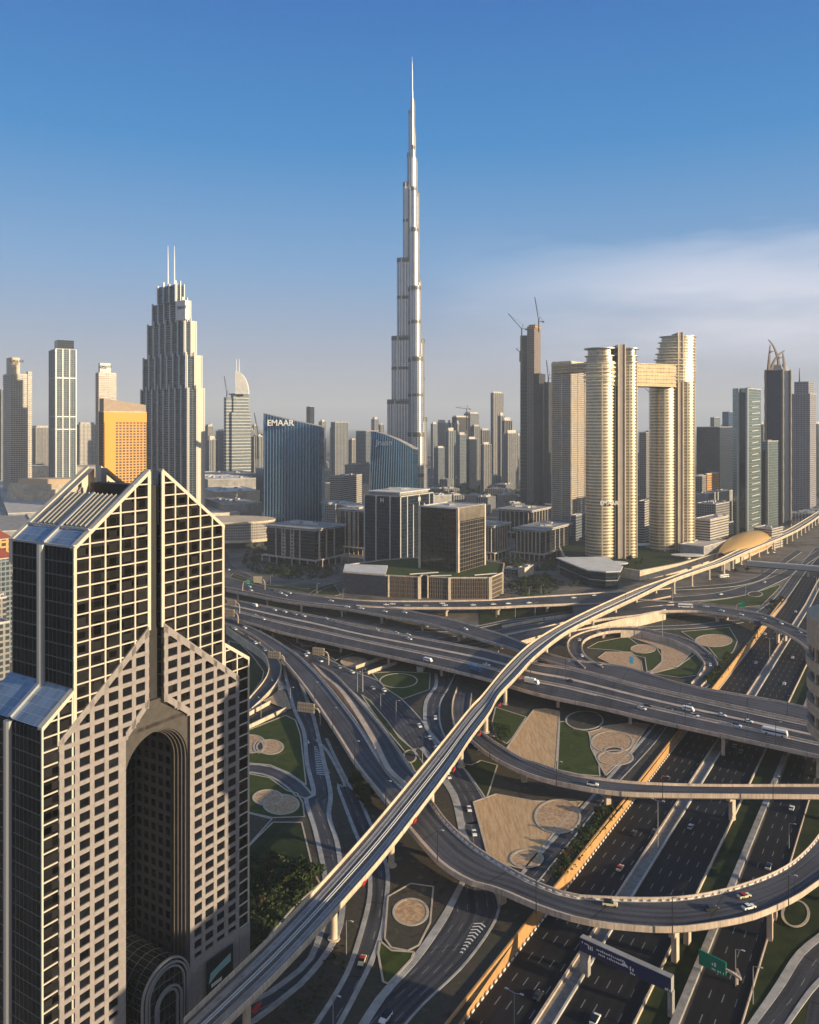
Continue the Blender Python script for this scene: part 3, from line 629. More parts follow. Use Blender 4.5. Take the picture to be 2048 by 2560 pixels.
# ------------------------------------------------------------------ building helpers
def solve(Nn, d, x): k = (x - CX) / FPX; return (k * Nn.y - Nn.x) / (d.x - k * d.y)
def corner(xl, xm, xr, Y, a=32.0):
    """footprint from the three upright edges seen in the photograph: left, nearest, right; Y = distance of the nearest one"""
    a = R(a); r = Vector((math.sin(a), math.cos(a), 0)); l = Vector((-math.cos(a), math.sin(a), 0))
    Nn = Vector(((xm - CX) * Y / FPX, Y, 0)); tr, tl = solve(Nn, r, xr), solve(Nn, l, xl)
    P = [Nn, Nn + r * tr, Nn + r * tr + l * tl, Nn + l * tl]
    return [(p.x, p.y) for p in P]
def front(x0, x1, Y, depth, a=0.0):
    """footprint facing the camera between two image columns"""
    X0, X1 = (x0 - CX) * Y / FPX, (x1 - CX) * Y / FPX; s = math.sin(R(a)) * (X1 - X0)
    return [(X0, Y), (X1, Y + s), (X1, Y + depth + s), (X0, Y + depth)]
def zt(y, Y): return CAMH - (y - HY) * Y / FPX
def offset(P, o):
    n = len(P); out = []
    for i in range(n):
        a, b, c = Vector(P[i - 1]), Vector(P[i]), Vector(P[(i + 1) % n])
        d1, d2 = (b - a).normalized(), (c - b).normalized(); n1, n2 = Vector((d1.y, -d1.x)), Vector((d2.y, -d2.x))
        k = (n1 + n2); q = k / max(.35, k.length_squared) * 2 * o if k.length > .1 else n1 * o
        out.append((b.x + q.x, b.y + q.y))
    return out
def center(P): return (sum(p[0] for p in P) / len(P), sum(p[1] for p in P) / len(P))
def lerp2(P, a, b, f): return (P[a][0] + (P[b][0] - P[a][0]) * f, P[a][1] + (P[b][1] - P[a][1]) * f)
def ledges(P, z0, z1, dz, out, h, name, m, par):
    k = MB(); z = z0
    while z < z1: k.prism(offset(P, out), z, z + h); z += dz
    return k.build(name, M[m] if isinstance(m, str) else m, par)
def fins(P, z0, z1, sp, out, wd, name, m, par, sides=(0, 3)):
    k = MB()
    for i in sides:
        a, b = Vector(P[i]), Vector(P[(i + 1) % len(P)]); L_ = (b - a).length; n_ = max(1, round(L_ / sp)); d = (b - a).normalized(); nr = Vector((d.y, -d.x))
        for j in range(n_ + 1):
            c = a + d * (L_ * j / n_) + nr * (out / 2 - .05); k.box((c.x, c.y, z0), (wd, out, z1 - z0), math.atan2(d.y, d.x))
    return k.build(name, M[m] if isinstance(m, str) else m, par)
def clutter(P, z, par, n=5, sz=(3, 7), h=(1.2, 3), m='roof_l'):
    c = center(P)
    for i in range(n):
        f, g = rnd.uniform(.2, .8), rnd.uniform(.2, .8)
        a, b = lerp2(P, 0, 1, f), lerp2(P, 3 % len(P), 2, f); x, y = a[0] + (b[0] - a[0]) * g, a[1] + (b[1] - a[1]) * g
        k = MB(); k.box((x, y, z), (rnd.uniform(*sz), rnd.uniform(*sz), rnd.uniform(*h)), rnd.choice((0, -AZ)))
        k.build('roof_unit', M[m], par)
def building(name, label, cat, P, z1, m, z0=0.0, rf='roof', par=1.1, group=None, n=4, kids=True, b0=None):
    c = center(P); t = thing(name, label, cat, (c[0], c[1], z0), group)
    k = MB(); k.prism(P, z0, z1, 0, 0); k.build('wall', (F.get(m) or M[m]) if isinstance(m, str) else m, t)
    if kids:
        k = MB(); k.prism(offset(P, .15), z1 + .004, z1 + par)
        k2 = MB(); Q = offset(P, .15); Qi = offset(P, -.5); nn = len(P)
        for i in range(nn):
            j = (i + 1) % nn
            a, b, cc, d = [Vector((*q, 0)) for q in (Q[i], Q[j], Qi[j], Qi[i])]
            for qd in (((a, z1), (b, z1), (b, z1 + par), (a, z1 + par)), ((cc, z1), (d, z1), (d, z1 + par), (cc, z1 + par)), ((a, z1 + par), (b, z1 + par), (cc, z1 + par), (d, z1 + par))):
                k2.face([(p.x, p.y, h) for p, h in qd])
        k2.build('parapet', M['roof_l'], t)
        k3 = MB(); k3.face([(x, y, z1 + .05) for x, y in Qi]); k3.build('roof', M[rf], t)
        if n: clutter(P, z1 + .05, t, n)
    return t
def text(s, loc, size, rz, par, m, ext=.15, name='lettering'):
    c = bpy.data.curves.new(name, 'FONT'); c.body = s; c.size = size; c.extrude = ext; c.offset = size * .012
    q = bpy.data.objects.new('font', c); me = bpy.data.meshes.new_from_object(q); bpy.data.objects.remove(q)
    o = bpy.data.objects.new(name, me); c = me; COL.objects.link(o); o.rotation_euler = (R(90), 0, rz)
    c.materials.clear(); c.materials.append(m); off = OFF.get(par.name, Vector((0, 0, 0))) if par else Vector((0, 0, 0))
    o.location = Vector(loc) - off
    if par: o.parent = par
    return o
def glyphs(p, d, L_, h, par, m, n=9):
    """a line of writing too small to read in the photograph: small upright marks along d"""
    k = MB(); x = 0; nr = Vector((d.y, -d.x, 0)) * .05; r_ = random.Random(int(L_ * 10) + n)
    for i in range(n):
        w_ = L_ / n * r_.uniform(.45, .8); hh = h * r_.choice((.7, .75, 1)); a_ = p + d * (L_ * i / n); b_ = a_ + d * w_
        if r_.random() < .12: continue
        k.face([(a_ + nr).to_tuple(), (b_ + nr).to_tuple(), (b_ + nr + Vector((0, 0, hh))).to_tuple(), (a_ + nr + Vector((0, 0, hh))).to_tuple()])
    return k.build('lettering', [m], par)
def ellipse(cx, cy, rx, ry, rot=0, n=40, a0=0, a1=360):
    out = []
    for i in range(n):
        a = R(a0 + (a1 - a0) * i / (n if a1 - a0 >= 360 else n - 1)); x, y = rx * math.cos(a), ry * math.sin(a)
        out.append((cx + x * math.cos(rot) - y * math.sin(rot), cy + x * math.sin(rot) + y * math.cos(rot)))
    return out
F = {
 'silver': facade('silver_facade', (.60, .59, .58), (.20, .225, .26), 5.2, 3.6, .42, .18, .30, .85, .42, .6, .3),
 'skyview': facade('gold_glass_facade', (.50, .42, .28), (.33, .29, .23), 2.2, 3.7, .10, .16, .33, 1.0, .42, .8, .3),
 'lattice2': facade('bronze_screen', (.13, .105, .085), (.03, .03, .032), 4.8, 4.0, .12, .16, .2, .4, .6, .1, .6),
 'hornblue': facade('deep_blue_glass', (.02, .03, .05), (.02, .035, .065), 3, 4, .05, .06, .3, .3, .5, 0, .2),
 'goldw': facade('gold_window_wall', (.60, .44, .22), (.16, .12, .08), 4.2, 4.3, .35, .35, .25, .4, .7, 0, .6),
 'beige': facade('beige_balcony_facade', (.42, .37, .32), (.10, .10, .11), 3.0, 3.6, .38, .34, .3, .4, .8),
 'beige2': facade('pale_balcony_facade', (.55, .50, .44), (.12, .13, .14), 4.0, 3.4, .22, .5, .3, .4, .8),
 'bluegl': facade('blue_glass_facade', (.03, .06, .10), (.035, .10, .19), 3.0, 4.0, .10, .08, .10, .6, .4, .3, .4, wave=.05),
 'darkgl': facade('dark_glass_facade', (.04, .05, .065), (.02, .034, .055), 1.5, 3.8, .08, .12, .12, .45, .4, .2, .5, wave=.04),
 'navygl': facade('navy_panel_facade', (.085, .09, .12), (.06, .065, .09), 2.0, 2.0, .06, .06, .35, .3, .6, 0, .25),
 'bronze': facade('bronze_glass_facade', (.08, .075, .07), (.05, .052, .055), 4.2, 4.1, .10, .12, .08, .85, .4, .3, .5, wave=.05),
 'lattice': facade('bronze_lattice_facade', (.30, .235, .17), (.09, .08, .075), 2.4, 4.0, .24, .2, .2, .5, .6, .1, .6),
 'tealgl': facade('pale_green_glass', (.28, .32, .31), (.24, .31, .30), 1.8, 3.9, .10, .10, .16, .7, .4, .3, .25),
 'stone': facade('grey_stone_facade', (.33, .31, .33), (.07, .075, .09), 2.6, 3.6, .42, .34, .25, .3, .8, 0, .3),
 'orange': facade('orange_hotel_facade', (.62, .33, .11), (.06, .04, .03), 5.2, 3.9, .34, .38, .3, .2, .85, 0, .6),
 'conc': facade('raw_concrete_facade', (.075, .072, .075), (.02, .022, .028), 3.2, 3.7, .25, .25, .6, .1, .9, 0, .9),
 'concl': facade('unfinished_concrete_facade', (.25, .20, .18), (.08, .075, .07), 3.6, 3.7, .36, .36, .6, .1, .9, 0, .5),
 'office': facade('office_strip_windows', (.08, .085, .095), (.016, .022, .032), 30, 3.9, .0, .12, .15, .35, .6, .2, .2),
 'tower1': facade('grey_residential_facade', (.19, .205, .235), (.07, .115, .13), 3.0, 3.5, .25, .32, .2, .5, .7),
 'tower2': facade('brown_residential_facade', (.26, .245, .24), (.08, .10, .10), 3.4, 3.4, .35, .36, .25, .4, .8),
 'tower3': facade('vertical_strip_facade', (.26, .265, .28), (.07, .09, .105), 5.0, 3.5, .42, .10, .2, .5, .7),
 'louvre': facade('striped_parking_facade', (.46, .42, .37), (.05, .05, .055), 60, 3.2, 0, .55, .7, 0, .85, 0, .2),
 'addr': facade('address_tower_facade', (.13, .15, .165), (.05, .075, .10), 8.0, 3.5, .06, .18, .16, .6, .5, .2, .35),
 'dusit_dark': facade('dark_curtain_wall', (.13, .145, .155), (.025, .032, .038), 1.62, 3.3, .07, .09, .06, .65, .35, .4, .5, wave=.06),
 'dusit_glass': facade('bronze_tinted_windows', (.016, .015, .015), (.030, .029, .030), 2.22, 1.65, .06, .06, .10, .45, .4, .4, .95, wave=.04),
 'blueroof': facade('blue_roof_glazing', (.30, .36, .42), (.24, .31, .38), 2.2, 2.2, .06, .05, .25, .35, .4, .2, .25),
 'pinkstone': facade('pink_granite_dark_windows', (.16, .15, .145), (.02, .02, .024), 3.0, 3.3, .42, .4, .15, .5, .8, 0, .4),
}
M['granite'] = mat('pink_granite', (.275, .245, .235), .7, noise=.16, scale=.8)
M['frame'] = mat('cream_frame', (.58, .52, .42), .55, noise=.08, scale=.5)
M['corr'] = mat('corrugated_roof', (.40, .37, .31), .55, .3, noise=.1)
# ------------------------------------------------------------------ the twin-peaked tower, near left
P0 = Vector((-47.7, 243, 0)); UA = R(32.4)
du, dn = Vector((-math.sin(UA), -math.cos(UA), 0)), Vector((math.cos(UA), -math.sin(UA), 0))   # du: along the front to the left, dn: out of the front
def dz_(t, d, z): p = P0 + du * t - dn * d; return (p.x, p.y, z)                                # t along, d depth, z up
D = thing('twin_peaked_tower', 'tall gabled tower like two joined hands, cream window grid above pink granite', 'tower', P0 + du * 34 - dn * 13)
GAPR, GAPL = 32.6, 36.6
def wall_td(mb, poly, d0, d1, m=0, ms=None):
    """slab with outline poly in (t, z), between depths d0 (front) and d1"""
    n = len(poly)
    a = sum(poly[i][0] * poly[(i + 1) % n][1] - poly[(i + 1) % n][0] * poly[i][1] for i in range(n))
    if a > 0: poly = poly[::-1]
    mb.face([dz_(t, d0, z) for t, z in poly], m, [(t, z) for t, z in poly])
    mb.face([dz_(t, d1, z) for t, z in reversed(poly)], m if ms is None else ms, [(t, z) for t, z in reversed(poly)])
    for i in range(n):
        (t0, z0), (t1, z1) = poly[i], poly[(i + 1) % n]
        flat = abs(z1 - z0) > abs(t1 - t0)
        mb.face([dz_(t0, d0, z0), dz_(t0, d1, z0), dz_(t1, d1, z1), dz_(t1, d0, z1)], m if ms is None else ms, [(d0, z0), (d1, z0), (d1, z1), (d0, z1)])
DEPTH = 26.3
mb = MB()
right = [(0, 0), (0, 95.4), (10.1, 101.9), (10.1, 135.6), (GAPR, 152.4), (GAPR, 92), (23.2, 85.6), (23.2, 0)]
left = [(67.3, 0), (67.3, 95.4), (58.8, 101.9), (58.8, 135.6), (GAPL, 152.4), (GAPL, 92), (44.3, 85.6), (44.3, 0)]
# body halves: the roofs are built separately, so the body stops at a lowered, flat-ended roof line
for hf in (right, left):
    body = [(t, z) for t, z in hf]
    wall_td(mb, body[:], 0, 1.2, 0, 1)
for hf in (right, left):
    s_ = 1 if hf is right else -1
    i_, o_, e_ = (GAPR, 10.1, 0) if s_ == 1 else (GAPL, 58.8, 67.3)
    inner = 23.2 if s_ == 1 else 44.3
    wall_td(mb, [(e_, 0), (e_, 95.2), (o_, 101.6), (o_, 135.2), (o_ + s_ * 4.5, 138.4), (i_, 138.4), (i_, 92), (inner, 85.6), (inner, 0)], 1.2, DEPTH - 1.6, 1, 1)
mb.build('glazed_body', [F['dusit_glass'], F['dusit_dark']], D)
# slot, back walls
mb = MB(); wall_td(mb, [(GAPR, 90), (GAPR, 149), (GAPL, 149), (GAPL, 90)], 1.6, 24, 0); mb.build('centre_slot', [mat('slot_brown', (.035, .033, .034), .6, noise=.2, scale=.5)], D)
# gable end at the back: cream rim with open triangles
for s_, i_, o_ in ((1, GAPR, 10.1), (-1, GAPL, 58.8)):
    mb = MB(); wall_td(mb, [(o_, 130), (o_, 136.1), (i_, 153.4), (i_, 138.4), (i_ - s_ * 2.2, 138.4), (i_ - s_ * 2.2, 149.2), (o_ + s_ * 5, 138.4), (o_ + s_ * 2.5, 136), (o_ + s_ * 2.5, 130)], DEPTH - 1.6, DEPTH, 0)
    mb.build('rear_gable', [M['frame']], D)
    mb = MB(); wall_td(mb, [(i_ - s_ * 6, 138.2), (i_ - s_ * 6, 144), (i_ - s_ * 3, 148), (i_ - s_ * 3, 138.2)], DEPTH - 2.4, DEPTH - 1.7, 0); mb.build('gable_panel', [M['granite']], D)
# front gable rim + roofs
def slopeline(o_, i_, z0, z1, f): return (o_ + (i_ - o_) * f, z0 + (z1 - z0) * f)
for s_, i_, o_ in ((1, GAPR, 10.1), (-1, GAPL, 58.8)):
    lo, hi = (o_, 135.8), (i_, 152.8)
    def rp(f, d, dz=0): t_, z_ = slopeline(o_, i_, 135.8, 152.8, f); return dz_(t_, d, z_ + dz)
    k = MB()
    for d0, d1 in ((1.0, 11.6), (12.6, 24.7)):
        k.face([rp(0, d0), rp(.2, d0), rp(.2, d1), rp(0, d1)] if s_ == 1 else [rp(0, d1), rp(.2, d1), rp(.2, d0), rp(0, d0)], 0, [(0, 0), (5, 0), (5, 11), (0, 11)])
    k.build('roof_glazing', [F['blueroof']], D)
    k = MB()
    k.bar(rp(.01, 12.1, .2), rp(.66, 12.1, .2), .9, .7); k.bar(rp(.215, .8, .1), rp(.215, 25, .1), .8, .5); k.bar(rp(0, .8, .1), rp(0, 25, .1), .5, .5)
    k.build('roof_gutter', [M['metal']], D)
    k = MB(); nr = 11
    for i in range(nr):
        da = 2.4 + (22.3 - 2.4) * i / nr; w_ = (22.3 - 2.4) / nr
        top_, bt = .35, -1.1
        a0, a1 = .24, .66
        for (x0, x1, h0, h1) in ((da, da + w_ * .5, bt, top_), (da + w_ * .5, da + w_, top_, bt)):
            k.face([rp(a0, x0, h0), rp(a0, x1, h1), rp(a1, x1, h1), rp(a1, x0, h0)])
    k.build('corrugated_roof', [M['corr']], D)
    k = MB()
    t1, z1 = slopeline(o_, i_, 135.8, 152.8, .66)
    for (d0, d1) in ((1.2, 2.4), (22.3, 24.7)):
        k.face([rp(.2, d0, .02), rp(.2, d1, .02), rp(1, d1, .02), rp(1, d0, .02)])
        k.face([rp(1, d0, .02), rp(1, d1, .02), dz_(i_, d1, 138.4), dz_(i_, d0, 138.4)])
    k.face([dz_(t1, 2.4, z1), dz_(t1, 22.3, z1), dz_(t1, 22.3, 138.4), dz_(t1, 2.4, 138.4)])
    k.face([dz_(t1, 2.4, 138.45), dz_(t1, 22.3, 138.45), dz_(i_, 22.3, 138.45), dz_(i_, 2.4, 138.45)])
    k.face([dz_(t1, 2.4, z1), dz_(i_, 2.4, 152.8), dz_(i_, 2.4, 138.4), dz_(t1, 2.4, 138.4)])
    k.build('roof_border', [M['roof']], D)
    # lower wing sloping roof glazing
    e_ = 0 if s_ == 1 else 67.3
    k = MB()
    for d0, d1 in ((.8, 11.6), (12.6, 25.6)):
        q = [dz_(e_, d0, 95.9), dz_(o_, d0, 102.4), dz_(o_, d1, 102.4), dz_(e_, d1, 95.9)]
        k.face(q if s_ == 1 else q[::-1], 0, [(0, 0), (10, 0), (10, 11), (0, 11)])
    k.build('wing_roof', [F['blueroof']], D)
    # half-round service columns on the end walls
    k = MB()
    c_ = dz_(o_ - s_ * .3, 12.1, 0); k.cone((c_[0], c_[1], 96), 1.15, 1.15, 39.7, 12); c_ = dz_(e_ - s_ * .3, 12.1, 0); k.cone((c_[0], c_[1], 0), 1.15, 1.15, 95.5, 12)
    k.bar(dz_(e_, 12.1, 96.2), dz_(o_, 12.1, 102.7), 1.2, .8)
    k.build('service_column', [M['metal']], D)
# cream grid
def top_up(t):
    if t < 10.1: return 95.9 + 6.5 * t / 10.1
    if t <= GAPR: return 136 + 17.2 * (t - 10.1) / (GAPR - 10.1)
    if t < 58.8: return 136 + 17.2 * (58.8 - t) / (58.8 - GAPL)
    return 95.9 + 6.5 * (67.3 - t) / 8.5
GA = (4.3, 63.0)
def top_gr(t):
    if t < GA[0] or t > GA[1]: return 0
    return 91.5 + 21.2 * min(1, (t - GA[0]) / (32.2 - GA[0])) if t < 34 else 91.5 + 21.2 * min(1, (GA[1] - t) / (GA[1] - 37.0))
k = MB()
def vbar(t, wd, z0, z1, d=-.35, dep=.4):
    a = dz_(t - wd / 2, d, 0); 
    wall_td(k, [(t - wd / 2, z0), (t - wd / 2, z1), (t + wd / 2, z1), (t + wd / 2, z0)], d, d + dep)
tcols = [0.25, 5.05, 9.9, 10.6, 14.85, 19.3, 23.75, 28.2, 32.35, 36.85, 41.3, 45.75, 50.2, 54.6, 58.6, 59.3, 63.0, 67.05]
for t_ in tcols:
    if t_ in (9.9, 59.3): vbar(t_, .45, 20, 102.3 if t_ < 30 else 102.0); continue
    zt_ = top_up(t_ if t_ > .5 else .3) - .3
    wd = .45
    if t_ in (32.35, 36.85): wd = 1.0
    if t_ in (10.6, 58.6): wd = .8
    vbar(t_, wd, max(top_gr(t_) - 1, 0 if t_ > 60 or t_ < 5 else 0), zt_)
zrow = 152.8 - 3.3
while zrow > 3:
    segs = []
    def hspan(a, b):
        n_ = 30; on = None
        for i in range(n_ + 1):
            t_ = a + (b - a) * i / n_
            ok = zrow < top_up(t_) - .1 and zrow > top_gr(t_) - .6
            if ok and on is None: on = t_
            if (not ok or i == n_) and on is not None:
                e = t_
                if e - on > .2: segs.append((on, e))
                on = None
    hspan(0.1, GAPR); hspan(GAPL, 67.2)
    for a, b in segs: wall_td(k, [(a, zrow - .16), (a, zrow + .16), (b, zrow + .16), (b, zrow - .16)], -.28, .02)
    zrow -= 3.3
for (a, za, b, zb) in ((0, 95.9, 10.1, 102.4), (10.1, 136, GAPR, 153.2), (GAPL, 153.2, 58.8, 136), (58.8, 102.4, 67.3, 95.9)):
    wall_td(k, [(a, za - 1.0), (a, za + .1), (b, zb + .1), (b, zb - 1.0)], -.4, 1.25)
k.build('window_grid', [M['frame']], D)
# granite front
k = MB()
def band(pts, wd):   # border bands in the front plane
    for (a, b) in zip(pts, pts[1:]):
        pass
gd0, gd1 = -.5, -.02
for s_, i_, e_, inn in ((1, 32.2, GA[0], 23.2), (-1, 37.0, GA[1], 44.3)):
    sl_ = 21.2 / abs(i_ - e_)
    wall_td(k, [(e_, 91.5 - 1.9), (e_, 91.5), (i_, 112.7), (i_, 110.5)], gd0, gd1)            # upper diagonal
    wall_td(k, [(i_, 92.4), (i_, 94.4), (inn, 87.6), (inn, 85.6)], gd0, gd1)                    # lower chamfer
    def topz(t): return 91.5 + sl_ * abs(t - e_)
    def botz(t):
        return 0 if (t - inn) * s_ < 0 else 85.6 + 6.8 * abs(t - inn) / abs(i_ - inn)
    pitch = (abs(i_ - e_) - 1.5) / 6; pw = 1.25
    for j in range(7):
        c_ = e_ + s_ * (.75 + pitch * j); c_a, c_b = c_ - pw / 2, c_ + pw / 2
        if abs(c_ - inn) < 1.6: c_a, c_b = min(inn, inn - s_ * 1.6), max(inn, inn - s_ * 1.6)
        zb = botz(c_ + s_ * .0) ; zb = zb if zb > 0 else 0
        wall_td(k, [(c_a, zb), (c_a, topz(c_a) - .4), (c_b, topz(c_b) - .4), (c_b, zb)], gd0, gd1)
    if 1: wall_td(k, [(inn, 0), (inn, 86), (inn - s_ * 1.5, 86), (inn - s_ * 1.5, 0)], gd0 + .02, gd1)
    z_ = 152.8 - 3.3 - .5
    while z_ > 19:
        if z_ < 112:
            # clip the spandrel to the outline
            ta = e_ if z_ < 90.5 else e_ + s_ * (z_ + .7 - 91.5) / sl_
            tb = inn if z_ < 85 else (i_ if z_ > 92.6 else inn + s_ * (z_ - 85.6) / 6.8 * abs(i_ - inn))
            if (tb - ta) * s_ > .5: wall_td(k, [(ta, z_ - .56), (ta, z_ + .56), (tb, z_ + .56), (tb, z_ - .56)], gd0 + .05, gd1)
        z_ -= 3.3
    wall_td(k, [(e_, 0), (e_, 18.4), (inn, 18.4), (inn, 0)], gd0 + .01, gd1)
k.build('granite_facade', [M['granite']], D)
k = MB(); wall_td(k, [(0, 0), (0, 17.5), (GA[0] - .02, 17.5), (GA[0] - .02, 0)], -.6, -.02); k.build('granite_base', [M['granite']], D)
# single windows behind the granite
wins = []
for s_, i_, e_, inn in ((1, 32.2, GA[0], 23.2), (-1, 37.0, GA[1], 44.3)):
    pitch = (abs(i_ - e_) - 1.5) / 6; sl_ = 21.2 / abs(i_ - e_)
    for j in range(6):
        a, b = sorted((e_ + s_ * (1.5 + pitch * j), e_ + s_ * (.0 + pitch * (j + 1))))
        z_ = 152.8 - 3.3 - .5
        while z_ > 21:
            z1, z0 = z_ - .65, z_ - 2.65
            far = a if s_ == 1 else b
            nr_ = b if s_ == 1 else a
            if z1 < 91.5 + sl_ * abs(far - e_) - 2 and (((nr_ - inn) * s_ < 0) or z0 > 88 + 6.8 * abs(nr_ - inn) / abs(i_ - inn)): wins.append((a, b, z0, z1))
            z_ -= 3.3
wins.sort(key=lambda q: -q[3] - (60 if q[0] > 40 else 0))
for a, b, z0, z1 in wins[:98]:
    k = MB(); wall_td(k, [(a, z0), (a, z1), (b, z1), (b, z0)], -.18, -.1); k.build('window', [M['pane']], D)
k = MB()
for a, b, z0, z1 in wins[98:]: wall_td(k, [(a, z0), (a, z1), (b, z1), (b, z0)], -.18, -.1)
lab(k.build('window', [M['pane']], D), kind='stuff')
# portal: inner walls, rings, back glazing, vault
k = MB()
for t_, s_ in ((23.3, 1), (44.2, -1)):
    k.face([dz_(t_, 0, 0), dz_(t_, 24, 0), dz_(t_, 24, 86), dz_(t_, 0, 86)] if s_ == 1 else [dz_(t_, 24, 0), dz_(t_, 0, 0), dz_(t_, 0, 86), dz_(t_, 24, 86)], 0, [(0, 0), (24, 0), (24, 86), (0, 86)])
k.face([dz_(23.2, 22, 0), dz_(44.3, 22, 0), dz_(44.3, 22, 86), dz_(23.2, 22, 86)], 1, [(0, 0), (21, 0), (21, 86), (0, 86)])
k.build('portal_walls', [F['pinkstone'], F['dusit_dark']], D)
tc = 33.75
M['archb'] = mat('arch_stone', (.075, .066, .06), .7, noise=.2, scale=.6)
def ring(mb, rad, wd, zc, d0, d1, z0, m=0, n=18):
    for i in range(n):
        a0, a1 = math.pi * i / n, math.pi * (i + 1) / n
        o0 = (tc + rad * math.cos(a0), zc + rad * math.sin(a0)); o1 = (tc + rad * math.cos(a1), zc + rad * math.sin(a1))
        i0 = (tc + (rad - wd) * math.cos(a0), zc + (rad - wd) * math.sin(a0)); i1 = (tc + (rad - wd) * math.cos(a1), zc + (rad - wd) * math.sin(a1))
        wall_td(mb, [o0, o1, i1, i0], d0, d1, m)
    for s_ in (1, -1):
        wall_td(mb, [(tc + s_ * rad, z0), (tc + s_ * rad, zc), (tc + s_ * (rad - wd), zc), (tc + s_ * (rad - wd), z0)], d0, d1, m)
for j, (rad, d0) in enumerate(((10.4, .9), (10.0, 1.9), (9.6, 2.9), (9.2, 3.9))):
    k = MB(); ring(k, rad, .42, 74.5, d0, d0 + 1.0, 0); k.build('arch_ring', [M['archb']], D)
k = MB()
for i in range(18):
    a0, a1 = math.pi * i / 18, math.pi * (i + 1) / 18
    wall_td(k, [(tc + 10.4 * math.cos(a0), 74.5 + 10.4 * math.sin(a0)), (tc + 10.4 * math.cos(a1), 74.5 + 10.4 * math.sin(a1)), (tc + 10.4 * math.cos(a1), 87), (tc + 10.4 * math.cos(a0), 87)], .4, 1.4)
wall_td(k, [(23.2, 86.0), (GAPR, 93), (GAPL, 93), (44.3, 86.0)], .4, 1.4)
k.build('arch_spandrel', [M['archb']], D)
k = MB()
for rad, d0, d1 in ((7.6, -3, 20),):
    for i in range(16):
        a0, a1 = math.pi * i / 16, math.pi * (i + 1) / 16
        k.face([dz_(tc + rad * math.cos(a0), d0, 18 + rad * math.sin(a0)), dz_(tc + rad * math.cos(a1), d0, 18 + rad * math.sin(a1)), dz_(tc + rad * math.cos(a1), d1, 18 + rad * math.sin(a1)), dz_(tc + rad * math.cos(a0), d1, 18 + rad * math.sin(a0))], 0, [(i * 1.5, 0), (i * 1.5 + 1.5, 0), (i * 1.5 + 1.5, 23), (i * 1.5, 23)])
    for s_ in (1, -1): k.face([dz_(tc + s_ * rad, d0, 0), dz_(tc + s_ * rad, d1, 0), dz_(tc + s_ * rad, d1, 18), dz_(tc + s_ * rad, d0, 18)], 0, [(0, 0), (23, 0), (23, 18), (0, 18)])
k.build('entrance_vault', [F['dusit_dark']], D)
for rad, d in ((7.9, -3.4), (7.0, -3.8), (6.0, -3.6), (4.4, -4.4), (3.4, -4.0)):
    k = MB(); ring(k, rad, .45, 18 if rad > 5 else 15, d, d + .6, 0); k.build('vault_ring', [M['metal']], D)
k = MB(); wall_td(k, [(tc - 6.6, 0), (tc - 6.6, 19), (tc - 4, 23), (tc, 24.5), (tc + 4, 23), (tc + 6.6, 19), (tc + 6.6, 0)], -2.8, -2.6); k.build('entrance_glass', [F['dusit_dark']], D)
# billboard on the right foot
k = MB(); wall_td(k, [(8.0, 3), (8.0, 15.8), (17.8, 15.8), (17.8, 3)], -1.6, -1.25); bb = k.build('screen', [M['dark']], D)
k = MB(); wall_td(k, [(9.0, 11.5), (9.0, 13.8), (16.8, 12.2), (17.4, 9.5), (14, 10.8)], -1.68, -1.62); k.build('screen_picture', [mat('screen_teal', (.35, .6, .55), .5)], bb)
k = MB(); wall_td(k, [(12.5, 8), (12.5, 9), (16.5, 9), (16.5, 8)], -1.68, -1.62); k.build('screen_line', [M['white']], bb)
# ------------------------------------------------------------------ right-hand near block with curved bands
c0 = (103.2, 170.5)
t = thing('curved_block', 'brown stone tower with curved bands and dark window strips at the right edge', 'tower', (c0[0], c0[1], 0))
M['brownst'] = mat('brown_stone', (.56, .40, .26), .75, noise=.18, scale=.9)
k = MB(); k.prism(ellipse(*c0, 17.6, 17.6, n=48), 101, 121.5); k.prism(ellipse(*c0, 15.0, 15.0, n=48), 0, 101); k.build('window_strips', [M['glass']], t)
k = MB(); z_ = 128.5
k.prism(ellipse(*c0, 18.6, 18.6, n=48), 118.2, 124.2)
for j in range(4): k.prism(ellipse(*c0, 18.6, 18.6, n=48), 113.2 - j * 4.55 - .2, 115.2 - j * 4.55)
for j in range(21): k.prism(ellipse(*c0, 15.8, 15.8, n=48), 94.5 - j * 4.55, 96.6 - j * 4.55)
k.build('stone_bands', [M['brownst']], t)
k = MB(); k.box((122, 138, 0), (34, 62, 70), 0); k.build('unseen_shade_wing', [F['tower2']], t)  # unseen wing, added to cast shade on the lower twin-peaked tower
k = MB(); k.prism(ellipse(*c0, 12, 12, n=32), 124.2, 130); k.build('roof_drum', [M['roof_l']], t)
for j in range(8):
    a = R(150 + 25 * j); k = MB(); k.box((c0[0] + 17.7 * math.cos(a), c0[1] + 17.7 * math.sin(a), 101), (.8, .8, 18), a); k.build('mullion', [M['brownst']], t)
